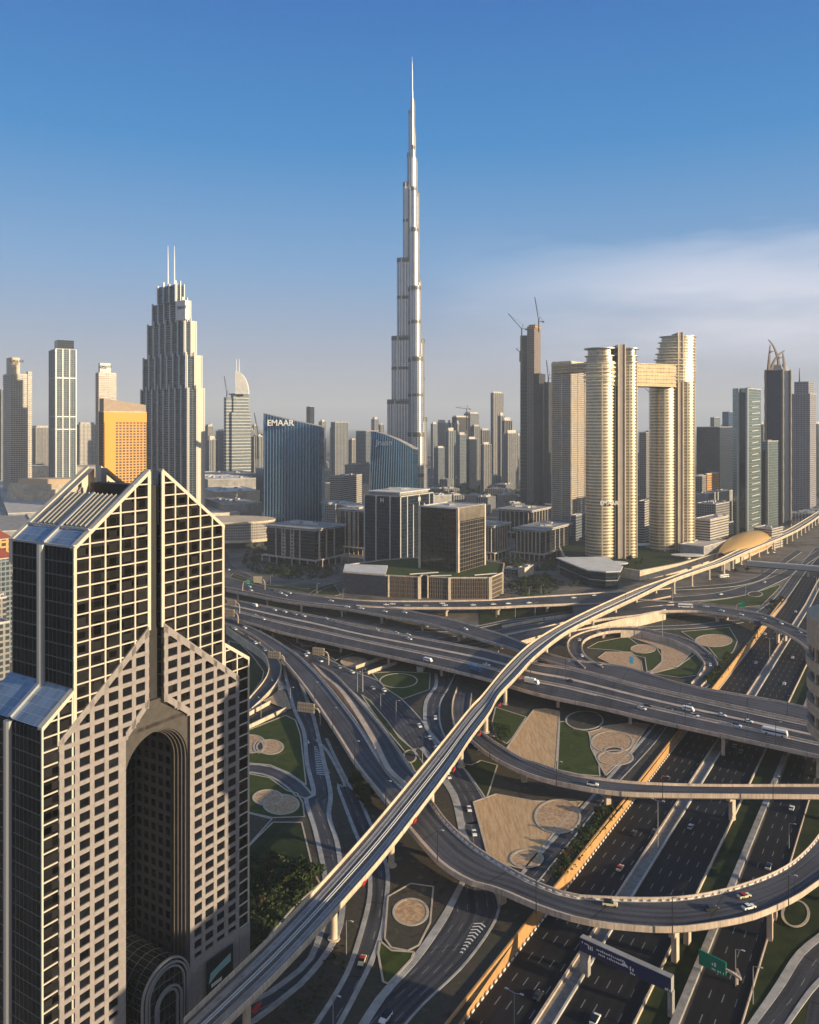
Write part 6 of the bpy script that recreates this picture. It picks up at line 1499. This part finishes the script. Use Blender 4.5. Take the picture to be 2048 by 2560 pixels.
def car_parts(kind, col):
    out = []
    if kind == 'sedan': L_, W_, H_ = 4.7, 1.85, 1.45; body = [(-2.3, .3), (-2.35, .85), (-1.9, .98), (1.0, .98), (2.1, .82), (2.35, .6), (2.3, .3)]; cab = [(-1.7, .97), (-1.15, 1.40), (.35, 1.42), (1.1, .97)]; roof = [(-1.1, 1.41), (-1.05, 1.47), (.3, 1.47), (.35, 1.41)]
    elif kind == 'suv': L_, W_, H_ = 4.9, 1.95, 1.8; body = [(-2.4, .4), (-2.45, 1.1), (-2.2, 1.15), (1.1, 1.15), (2.2, 1.0), (2.4, .7), (2.35, .4)]; cab = [(-2.2, 1.14), (-1.9, 1.72), (.4, 1.74), (1.1, 1.14)]; roof = [(-1.9, 1.73), (-1.85, 1.82), (.35, 1.82), (.4, 1.73)]
    elif kind == 'van': L_, W_, H_ = 6.0, 2.1, 2.5; body = [(-3, .4), (-3, 2.4), (2.0, 2.4), (2.6, 1.5), (3.0, 1.2), (3.0, .4)]; cab = [(-2.7, 1.5), (-2.7, 2.05), (2.0, 2.05), (2.35, 1.5)]; roof = [(-3, 2.41), (-3, 2.5), (1.9, 2.5), (2.0, 2.41)]
    elif kind == 'bus': L_, W_, H_ = 12, 2.6, 3.2; body = [(-6, .4), (-6, 3.1), (5.7, 3.1), (6, 1.8), (6, .4)]; cab = [(-5.7, 1.5), (-5.7, 2.5), (5.6, 2.5), (5.85, 1.5)]; roof = [(-5.6, 3.11), (-5.6, 3.3), (5.4, 3.3), (5.4, 3.11)]
    elif kind == 'truck': L_, W_, H_ = 9, 2.5, 3.4; body = [(-4.5, .9), (-4.5, 3.6), (2.2, 3.6), (2.2, .9)]; cab = [(2.4, 1.8), (2.4, 2.6), (3.9, 2.6), (4.3, 1.8)]; roof = [(2.3, .6), (2.3, 2.9), (3.9, 2.9), (4.5, 1.7), (4.5, .6)]
    k = MB(); profile_box(k, body, W_); out.append(('body', k.mesh('body', [PAINT[col]])))
    k = MB(); profile_box(k, cab, W_ * (.93 if kind in ('sedan', 'suv') else 1.012)); out.append(('windows', k.mesh('windows', [M['carglass']])))
    return out, L_, W_, roof
WHEEL = None
def wheel_mesh(r_):
    k = MB()
    for i in range(10):
        a, b = 6.2832 * i / 10, 6.2832 * (i + 1) / 10; c0_, s0, c1, s1 = math.cos(a) * r_, math.sin(a) * r_, math.cos(b) * r_, math.sin(b) * r_
        k.face([(c0_, -.12, s0), (c1, -.12, s1), (c1, .12, s1), (c0_, .12, s0)])
    k.face([(r_ * math.cos(6.2832 * i / 10), .12, r_ * math.sin(6.2832 * i / 10)) for i in range(10)]); k.face([(r_ * math.cos(-6.2832 * i / 10), -.12, r_ * math.sin(-6.2832 * i / 10)) for i in range(10)])
    return k.mesh('wheel', [M['tyre']])
WM = {'s': wheel_mesh(.34), 'b': wheel_mesh(.5)}
CACHE = {}
def vehicle(kind, col, roofc, pos, head, label, group):
    key = (kind, col, roofc)
    if key not in CACHE:
        ps, L_, W_, roof = car_parts(kind, col); k = MB(); profile_box(k, roof, W_ * (.88 if kind in ('sedan', 'suv') else (1.0 if kind != 'truck' else 1.0)))
        ps.append(('roof' if kind != 'truck' else 'cab', k.mesh('roof', [M['red'] if roofc == 'red' else (M['carglass'] if roofc == 'dark' else PAINT[col])])))
        k = MB(); k.box((L_ / 2 - .06, W_ * .36, .62), (.14, .34, .16)); ps.append(('headlight', k.mesh('headlight', [M['lamp']])))
        k = MB(); k.box((L_ / 2 - .06, -W_ * .36, .62), (.14, .34, .16)); ps.append(('headlight', k.mesh('headlight', [M['lamp']])))
        CACHE[key] = (ps, L_, W_)
    ps, L_, W_ = CACHE[key]
    nm = {'sedan': 'car', 'suv': 'car', 'van': 'van', 'bus': 'bus', 'truck': 'truck'}[kind]
    o = bpy.data.objects.new(nm, None); COL.objects.link(o); o.location = pos; o.rotation_euler = (0, 0, head); o.empty_display_size = 1
    lab(o, label, nm, group)
    for n_, me in ps:
        c = bpy.data.objects.new(n_, me); COL.objects.link(c); c.parent = o
    wk = 's' if kind in ('sedan', 'suv') else 'b'
    for sx in (.31, -.31):
        for sy in (.47, -.47):
            c = bpy.data.objects.new('wheel', WM[wk]); COL.objects.link(c); c.parent = o; c.location = (L_ * sx, W_ * sy, .34 if wk == 's' else .5)
def road_at(key, px):
    L0, R0 = ROADS[key]; best = None
    z = L0[0].z
    for it in range(3):
        p = gp(px, z); best = min(range(len(L0)), key=lambda i: ((L0[i] + R0[i]) / 2 - p).length); z = L0[best].z
    i = max(1, best); d = ((L0[i] + R0[i]) - (L0[i - 1] + R0[i - 1])); return gp(px, z), math.atan2(d.y, d.x)
CARS = {
 'far flyover': ('the far flyover', 'N275,208 N290,245 N532,245d N610,275 N705,275 N660,300 N1155,360 N1330,425 N1475,440 G380,650 G470,640 G680,660s G945,668s G1185,630 G1225,658 G1630,655 L145,310 L305,303 L530,295 L1010,240 L1235,215', 1),
 'descending branch': ('the descending flyover branch', 'G20,705 G355,748 G640,762 G1515,1000', 1),
 'right flyover': ('the right-hand flyover', 'M300,490 M440,535B M640,532 M785,572 M970,608 M1190,643s M1360,692 M1540,775s M1620,818', 1),
 'main bridge': ('the main bridge', 'N335,415V N545,458 N655,478 N765,506s N858,524 N1105,553 N345,520 N420,557 G245,1010 G525,1060 G690,1085 G705,1145 G980,1460V G1660,1600b L75,965 L975,1140d L560,1165T B825,760 B855,745d B960,762d B1062,768V B1092,798u B1230,793 B1365,825 B1308,848u B1500,890B', 1),
 'slip road': ('the curving slip road', 'N550,750V N905,920 N880,950 N1040,1012u N1240,1080s N1380,1132 A965,795s A1035,808 J640,505 J755,640 J825,750 J955,1055 J1178,1405 J1232,1665', 1),
 'big loop': ('the big loop ramp', 'N225,650 N120,665 N240,737d N340,815 N440,890s D610,650k D1150,672d D1350,665 D1325,605R', 1),
 'sunken lane': ('the sunken lane', 'J815,420', 1), 'right branch road': ('the narrow branch road by the railway', 'C900,1100R', 1),
 'slip road ': ('the slip road', 'C1045,1455u', 1), 'near curve': ('the near curving ramp', 'B575,1148u', 1),
 'loop ramp': ('the small loop ramp', 'L1280,615s L1075,698 L1100,865 L1290,955s M660,1010d M678,1095', 1),
 'station road': ('the road before the station', 'M780,412 M1200,295', 1),
}
kinds = {'': ('sedan', 'white', ''), 'd': ('sedan', 'dark', ''), 's': ('sedan', 'silver', ''), 'u': ('suv', 'white', 'dark'), 'k': ('suv', 'cream', 'dark'), 'V': ('van', 'white', ''), 'B': ('bus', 'white', ''), 'T': ('truck', 'white', ''), 'b': ('truck', 'blue', ''), 'R': ('sedan', 'cream', 'red')}
def word(kc): k_, c_, r_ = kc; return {'suv': 'dark-roofed ' if r_ == 'dark' else ''}.get(k_, '') + ('red-roofed ' if r_ == 'red' else '') + c_ + ' ' + k_
def place(lst, group):
    c1 = {}
    for q in lst: c1[(q[0], q[3])] = c1.get((q[0], q[3]), 0) + 1
    c2 = {}
    for kc, pos, hd, ref in sorted(lst, key=lambda q: q[1].x / q[1].y):
        kk = (kc, ref); c2[kk] = c2.get(kk, 0) + 1
        lb = word(kc) + ' on ' + ref + ('' if c1[kk] == 1 else ', %s of its kind from the left' % ORD[c2[kk] - 1])
        vehicle(*kc, pos, hd, lb, group)
allc = []
for key, (ref, toks, dr) in CARS.items():
    for tkn in toks.split():
        suf = tkn[-1] if not tkn[-1].isdigit() else ''; kc = kinds[suf]; px = tk(tkn[:-1] if suf else tkn)[0]
        p, hd = road_at(key.strip(), px); p.z += .02 if p.z > 1 else .12; allc.append((kc, p, hd, ref))
def hp(tkn): return gp(tk(tkn)[0], -4.38)
HWH = math.atan2(Ud.y, Ud.x)
for tkn, kc, ref in [('D663,455', 'R', 'the left highway carriageway'), ('D845,262', 'd', 'the left highway carriageway'), ('D735,270', 'd', 'the left highway carriageway'), ('D1040,235', 's', 'the right highway carriageway'), ('M1205,795', '', 'the left highway carriageway'), ('M1355,800', 's', 'the left highway carriageway'),
                     ('M1120,1072', '', 'the left highway carriageway'), ('M1470,1022', '', 'the right highway carriageway'), ('M1390,1275', '', 'the right highway carriageway'), ('M1500,580', '', 'the left highway carriageway'), ('M1655,695', 's', 'the right highway carriageway'), ('Q290,1990', 's', 'the right highway carriageway'),
                     ('Q370,2060', 's', 'the right highway carriageway'), ('D1580,135', '', 'the service road right of the highway'), ('D1455,448', 'u', 'the service road right of the highway'), ('R380,1310', 'u', 'the right highway carriageway'), ('D225,1140', 'd', 'the left highway carriageway'),
                     ('E1640,860', '', 'the far highway'), ('E1680,835', 's', 'the far highway')]:
    allc.append((kinds[kc], hp(tkn), HWH, ref))
for tkn, kc, hd, ref in [('M810,245', 'B', .4, 'the station forecourt'), ('M1230,12', '', .5, 'the lane past the station'), ('M1290,8', '', .5, 'the lane past the station'), ('N50,22', '', 2.2, 'the boulevard by the office campus'), ('T1290,1000', '', .3, 'the campus driveway')]:
    allc.append((kinds[kc], gp(tk(tkn)[0], .15), hd, ref))
place(allc, 'vehicles on the roads')
# ------------------------------------------------------------------ street lamps
def lamp(base, h, arms, label, az=0.0, z=None):
    p = Vector(base); t = thing('street_lamp', label, 'street lamp', p, 'street lamps')
    k = MB(); k.cone(p, .2, .12, h, 8); k.build('pole', [M['dark'] if z else M['metal']], t)
    for s_ in ((1,) if arms == 1 else (1, -1)):
        d = Vector((math.cos(az), math.sin(az), 0)) * s_; tip = p + Vector((0, 0, h + .4)) + d * 2.2
        k = MB(); k.bar(p + Vector((0, 0, h)), tip, .14); k.build('arm', [M['metal']], t)
        k = MB(); k.box((tip.x, tip.y, tip.z - .05), (1.0, .4, .2), az); k.build('lantern', [M['roof_w']], t)
LM = [('D215,700', 8, 11.5, 1, 'big loop ramp'), ('D942,805', 8, 11.5, 1, 'big loop ramp'), ('D1563,675', 8, 11.5, 1, 'big loop ramp'), ('C1365,480', 8, 11.5, 1, 'big loop ramp'), ('J280,1390', 8, 11.5, 1, 'big loop ramp'), ('I1335,735', 7.5, 12, 1, 'big loop ramp'), ('I1650,1255', 8, 12, 1, 'big loop ramp'), ('I1075,280', 6.5, 10, 1, 'big loop ramp'),
      ('D890,100', 8, 11, 1, 'near curving ramp'), ('D1480,100', 8, 11, 1, 'near curving ramp'), ('O538,940', 6, 11, 1, 'near curving ramp'), ('O1257,1240', 8, 11, 1, 'near curving ramp'),
      ('D865,345', -4.4, 19, 2, 'highway median'), ('M1250,1125', -4.4, 21, 2, 'highway median'), ('D98,1500', -4.4, 19, 2, 'highway median'), ('D1565,345', -4.4, 10, 1, 'service road'), ('S690,1560', -4.4, 11, 1, 'service road'), ('S908,1785', -4.4, 11, 1, 'lower right lawn'),
      ('I303,580', 0, 12, 2, 'underpass beside the gabled tower'), ('I725,350', 0, 10, 1, 'exit split'), ('J28,130', 0, 14, 1, 'slip road'), ('A872,812', 0, 12, 1, 'slip road'), ('A906,812', 0, 12, 1, 'slip road'), ('A1110,1000', 0, 12, 1, 'slip road'), ('A1015,922', 0, 9, 1, 'slip road'), ('A1272,1242', 0, 12, 1, 'slip road'),
      ('C803,1058', 0, 11, 1, 'branch road by the railway'), ('C722,1478', 0, 8, 1, 'branch road by the railway'), ('Q970,1590', 8, 11, 1, 'main bridge'), ('Q820,1985', 8, 12, 1, 'main bridge'), ('B1045,838', 8, 11, 1, 'main bridge'), ('B438,615', 8, 12, 1, 'main bridge'), ('L925,965', 8, 13, 1, 'main bridge'), ('L545,1160', 8, 13, 1, 'main bridge'),
      ('L1570,350', 7.5, 14, 1, 'right flyover'), ('M945,640', 8, 12, 1, 'right flyover'), ('M218,860', 0, 20, 2, 'small loop beds'), ('L1395,630', 5, 12, 1, 'small loop ramp'), ('N500,180', 0, 10, 1, 'campus edge'), ('N1003,280', 0, 10, 1, 'campus edge'), ('N1283,320', 0, 8, 1, 'campus edge'), ('L175,450', 0, 9, 1, 'lawn under the far flyover'), ('L382,450', 0, 10, 1, 'lawn under the far flyover'), ('L595,440', 0, 12, 1, 'lawn under the far flyover'), ('L660,200', 0, 9, 1, 'campus edge'), ('L530,210', 0, 8, 1, 'campus edge'), ('M1700,400', -4, 16, 2, 'far highway'), ('M1020,410', 0, 9, 1, 'station road'), ('M315,470', 0, 12, 1, 'station road'), ('N1440,1290', 0, 10, 1, 'slip road')]
g_ = {}
for q in LM: g_.setdefault(q[4], []).append(q)
for ref, L_ in g_.items():
    for i, q in enumerate(sorted(L_, key=lambda q: tk(q[0])[0][0])):
        lamp(gp(tk(q[0])[0], q[1]), q[2], q[3], '%s street lamp by the %s%s' % ('double-armed' if q[3] == 2 else 'slim', ref, '' if len(L_) == 1 else ', %s from the left' % ORD[i]), -.6 if ref != 'highway median' else -AZ, z=q[1] > 5)
# ------------------------------------------------------------------ sign gantries
def sign(tl, br, z0, label, front, words=None, pole=1, bars=6, Y=None, name='road_sign', ph=None, back=False):
    """panel whose picture corners are tl, br, its foot z0 above the ground"""
    (xa, ya), (xb, yb) = tk(tl)[0], tk(br)[0]; Yd = FPX * (CAMH - z0) / (yb - HY)
    X0, X1 = (xa - CX) * Yd / FPX, (xb - CX) * Yd / FPX; hgt = (yb - ya) * Yd / FPX; dy = -(X1 - X0) * .35
    A, B = Vector((X0, Yd - dy * .5, z0)), Vector((X1, Yd + dy * .5, z0)); g = zg(B.x, B.y)
    t = thing(name, label, 'road sign', (B.x, B.y, g)); d = (B - A).normalized(); nr = Vector((d.y, -d.x, 0))
    k = MB(); wall_line(k, [A, B], [A - nr * .25, B - nr * .25], 0, hgt); k.build('panel', [front], t)
    if bars:
        k = MB()
        for j in range(bars): p = A.lerp(B, (j + .5) / bars) + nr * .2; k.box((p.x, p.y, z0 - .1), (.28, .35, hgt + .2), math.atan2(d.y, d.x))
        for f in (.3, .75): k.bar(A + nr * .3 + Vector((0, 0, hgt * f)), B + nr * .3 + Vector((0, 0, hgt * f)), .25, .3)
        k.build('back_frame', [M['browntr']], t)
    if words:
        for j in range(2): glyphs(A + nr * .12 + d * ((X1 - X0) * .12) + Vector((0, 0, hgt * (.60 - .38 * j))), d, (X1 - X0) * .7, hgt * .2, t, M['white'], 6)
        for j, wd in (): text(wd, A + nr * .12 + d * ((X1 - X0) * .12) + Vector((0, 0, hgt * (.60 - .38 * j))), hgt * .26, math.atan2(d.y, d.x), t, M['white'] if front == M['green'] or front == M['blue'] else M['dark'], .03)
    if pole:
        e = B + d * 3.4 if pole > 0 else A - d * 3.4; st = B if pole > 0 else A; dd = d if pole > 0 else -d
        pts = [st + Vector((0, 0, hgt * .55)), st + dd * 1.4 + Vector((0, 0, hgt * .55)), st + dd * 2.7 + Vector((0, 0, hgt * .3)), e + Vector((0, 0, -1.4)), Vector((e.x, e.y, ph if ph is not None else g))]
        k = MB(); k.tube(pts, .28); k.build('curved_post', [M['conc']], t)
    return t
sign('N468,900', 'N610,975', 8, 'slatted cream sign back over the ramp, nearest the gabled tower roof edge', M['signback'], ph=5)
sign('N952,860', 'N1085,940', 6, 'slatted cream sign back on a curved post below the main bridge', M['signback'])
sign('N30,348', 'N135,405', 14, 'upper cream sign back beside the gabled tower', M['signback'], ph=8)
sign('N0,445', 'N118,520', 13, 'twin-panel cream sign back just under another beside the gabled tower', M['signback'], ph=8)
sign('I820,330', 'I1080,465', 6, 'large slatted cream sign back over the lane with painted arrows', M['signback'], bars=7)
sign('N235,120', 'N297,182', 14, 'green road sign over the far flyover', M['green'], ['', ''], pole=-1, bars=0, ph=8)
sign('N315,90', 'N412,160', 14, 'cream information sign next to the green sign on the far flyover', M['signback'], None, bars=0, ph=8)
sign('M968,480', 'M1010,530', 3, 'small green road sign on the lawn by the right flyover', M['green'], None, pole=-1, bars=0)
sign('L1615,868', 'L1652,945', 9, 'blue banner sign beside the small loop kiosk', mat('banner_blue', (.08, .38, .62), .5), None, pole=0, bars=0, name='banner')
sign('M1108,665', 'M1240,705', 6.0, 'navy banner fixed to the side of the right flyover', M['blue'], None, pole=0, bars=0, name='banner')
# green sign and navy gantry in the foreground
p0, p1 = gp(tk('S235,1290')[0], 2.5), gp(tk('S570,1460')[0], 2.5)
t = thing('road_sign', 'large green highway sign at the lower right, bent post beside the service road', 'road sign', (p1.x + 5, p1.y + 6, -4.5)); d = (p1 - p0).normalized(); nr = Vector((d.y, -d.x, 0))
k = MB(); wall_line(k, [p0, p1], [p0 - nr * .4, p1 - nr * .4], 0, 4.4); k.build('panel', [M['green']], t)
glyphs(p0 + nr * .15 + d * ((p1 - p0).length * .5) + Vector((0, 0, 1.7)), d, 2.2, 1.2, t, M['white'], 3); glyphs(p0 + nr * .15 + d * ((p1 - p0).length * .5) + Vector((0, 0, .5)), d, (p1 - p0).length * .46, .8, t, M['white'], 9)
k = MB(); a = p1 + Vector((0, 0, 2.4)); q = gp(tk('S710,1540')[0], -4.4); k.tube([a, a + d * 2, a + d * 4.5 + Vector((0, 0, -.6)), Vector((q.x, q.y, 0)), q], .3); k.build('curved_post', [M['conc']], t)
k = MB(); wall_line(k, [p0 - nr * .4, p1 - nr * .4], [p0 - nr * 1.2, p1 - nr * 1.2], 1.2, 1.5); k.build('walkway', [M['metal']], t)
g0, g1 = gp(tk('R215,400')[0], 7.0), gp(tk('R1200,845')[0], 7.0)
t = thing('advert_gantry', 'long navy advertising gantry across the right highway carriageway', 'gantry', ((g0.x + g1.x) / 2, (g0.y + g1.y) / 2, -4.5)); d = (g1 - g0).normalized(); nr = Vector((d.y, -d.x, 0)); Lg = (g1 - g0).length
k = MB(); wall_line(k, [g0, g1], [g0 - nr * 2.0, g1 - nr * 2.0], -4.2, 0); k.build('beam', [mat('gantry_grey', (.33, .32, .30), .8, noise=.2)], t)
k = MB(); wall_line(k, [g0 + nr * .12, g1 + nr * .12], [g0 + nr * .02, g1 + nr * .02], -4.1, -.15); bn = k.build('banner', [M['blue']], t)
def gl(f, L_, h, dz_h, n): glyphs(g0 + d * (Lg * f) + nr * .2 + Vector((0, 0, dz_h)), d, L_, h, t, M['white'], n)
gl(.03, 2.2, .5, -1.3, 5); gl(.10, 2.6, 1.7, -2.4, 4); gl(.20, 9.5, .7, -1.6, 16); gl(.22, 8.6, .7, -2.7, 15); gl(.57, 1.6, 1.2, -3.0, 2); gl(.575, 1.7, .6, -3.9, 3); gl(.94, 2.0, .8, -3.9, 3)
k = MB(); q = g0 + d * (Lg * .46) + nr * .22 + Vector((0, 0, -2.6)); k.face([q.to_tuple(), (q + d * 2.8).to_tuple(), (q + d * 2.3 + Vector((0, 0, .7))).to_tuple(), (q + d * 1.5 + Vector((0, 0, 1.1))).to_tuple()]); k.build('emblem', [M['white']], t)
for f, w_ in ((.045, 2.8), (.985, 1.4)):
    p = g0 + d * (Lg * f) - nr * 1.0; k = MB(); k.box((p.x, p.y, -4.5), (w_, 1.8, 7.4), math.atan2(d.y, d.x)); k.build('post', [M['conc_d']], t)
# painted chevrons and lane arrows
k = MB()
def chev(s0, s1, w0, w1, n_, z=.16, inv=1):
    a, b = gp(tk(s0)[0], z), gp(tk(s1)[0], z); d = (b - a).normalized(); nr = Vector((d.y, -d.x, 0))
    for j in range(n_):
        f = j / n_; c = a.lerp(b, f); wd = w0 + (w1 - w0) * f
        for s_ in (-1, 1):
            p, q = c, c + nr * (wd * s_) - d * (wd * .6 * inv); e = d * .3
            k.face([(p - e).to_tuple(), (q - e).to_tuple(), (q + e).to_tuple(), (p + e).to_tuple()])
chev('A612,1150', 'A668,1335', .6, 3.4, 17, .2)
chev('C1515,1035', 'C1645,840', .5, 2.2, 10, .32)
chev('A390,740', 'A415,800', 1, 3.4, 8, 3.4, -1)
chev('N400,790', 'N540,890', 1.4, 2.2, 14, 5.35)
chev('L860,1188', 'L1300,1290', 1.2, 2.2, 26, 8.06)
for s_ in ('A568,1115', 'A624,1108', 'A345,735', 'A372,740', 'A430,735', 'A378,655'):
    z = .2 if float(s_.split(',')[1]) > 900 else 2.6
    p = gp(tk(s_)[0], z); d = Vector((-.25, .97, 0)); r_ = Vector((d.y, -d.x, 0))
    k.face([(p - d * 2 - r_ * .25).to_tuple(), (p - d * 2 + r_ * .25).to_tuple(), (p + d * 1.4 + r_ * .25).to_tuple(), (p + d * 1.4 - r_ * .25).to_tuple()]); k.face([(p - d * 3.6).to_tuple(), (p - d * 2 + r_ * .9).to_tuple(), (p - d * 2 - r_ * .9).to_tuple()])
lab(k.build('road_markings', [M['white']]), kind='structure')
# ------------------------------------------------------------------ haze
hz = bpy.data.materials.new('haze_air'); hz.use_nodes = True; nt = hz.node_tree
for n in list(nt.nodes):
    if n.type == 'BSDF_PRINCIPLED': nt.nodes.remove(n)
pv = nt.nodes.new('ShaderNodeVolumePrincipled'); pv.inputs['Color'].default_value = (.80, .89, 1.0, 1); pv.inputs['Density'].default_value = HAZE; pv.inputs['Anisotropy'].default_value = 0.0
nt.links.new(pv.outputs[0], [n for n in nt.nodes if n.type == 'OUTPUT_MATERIAL'][0].inputs['Volume'])
k = MB(); k.box((0, 0, -9), (60000, 60000, 870)); o = k.build('haze', [hz]); lab(o, kind='stuff')
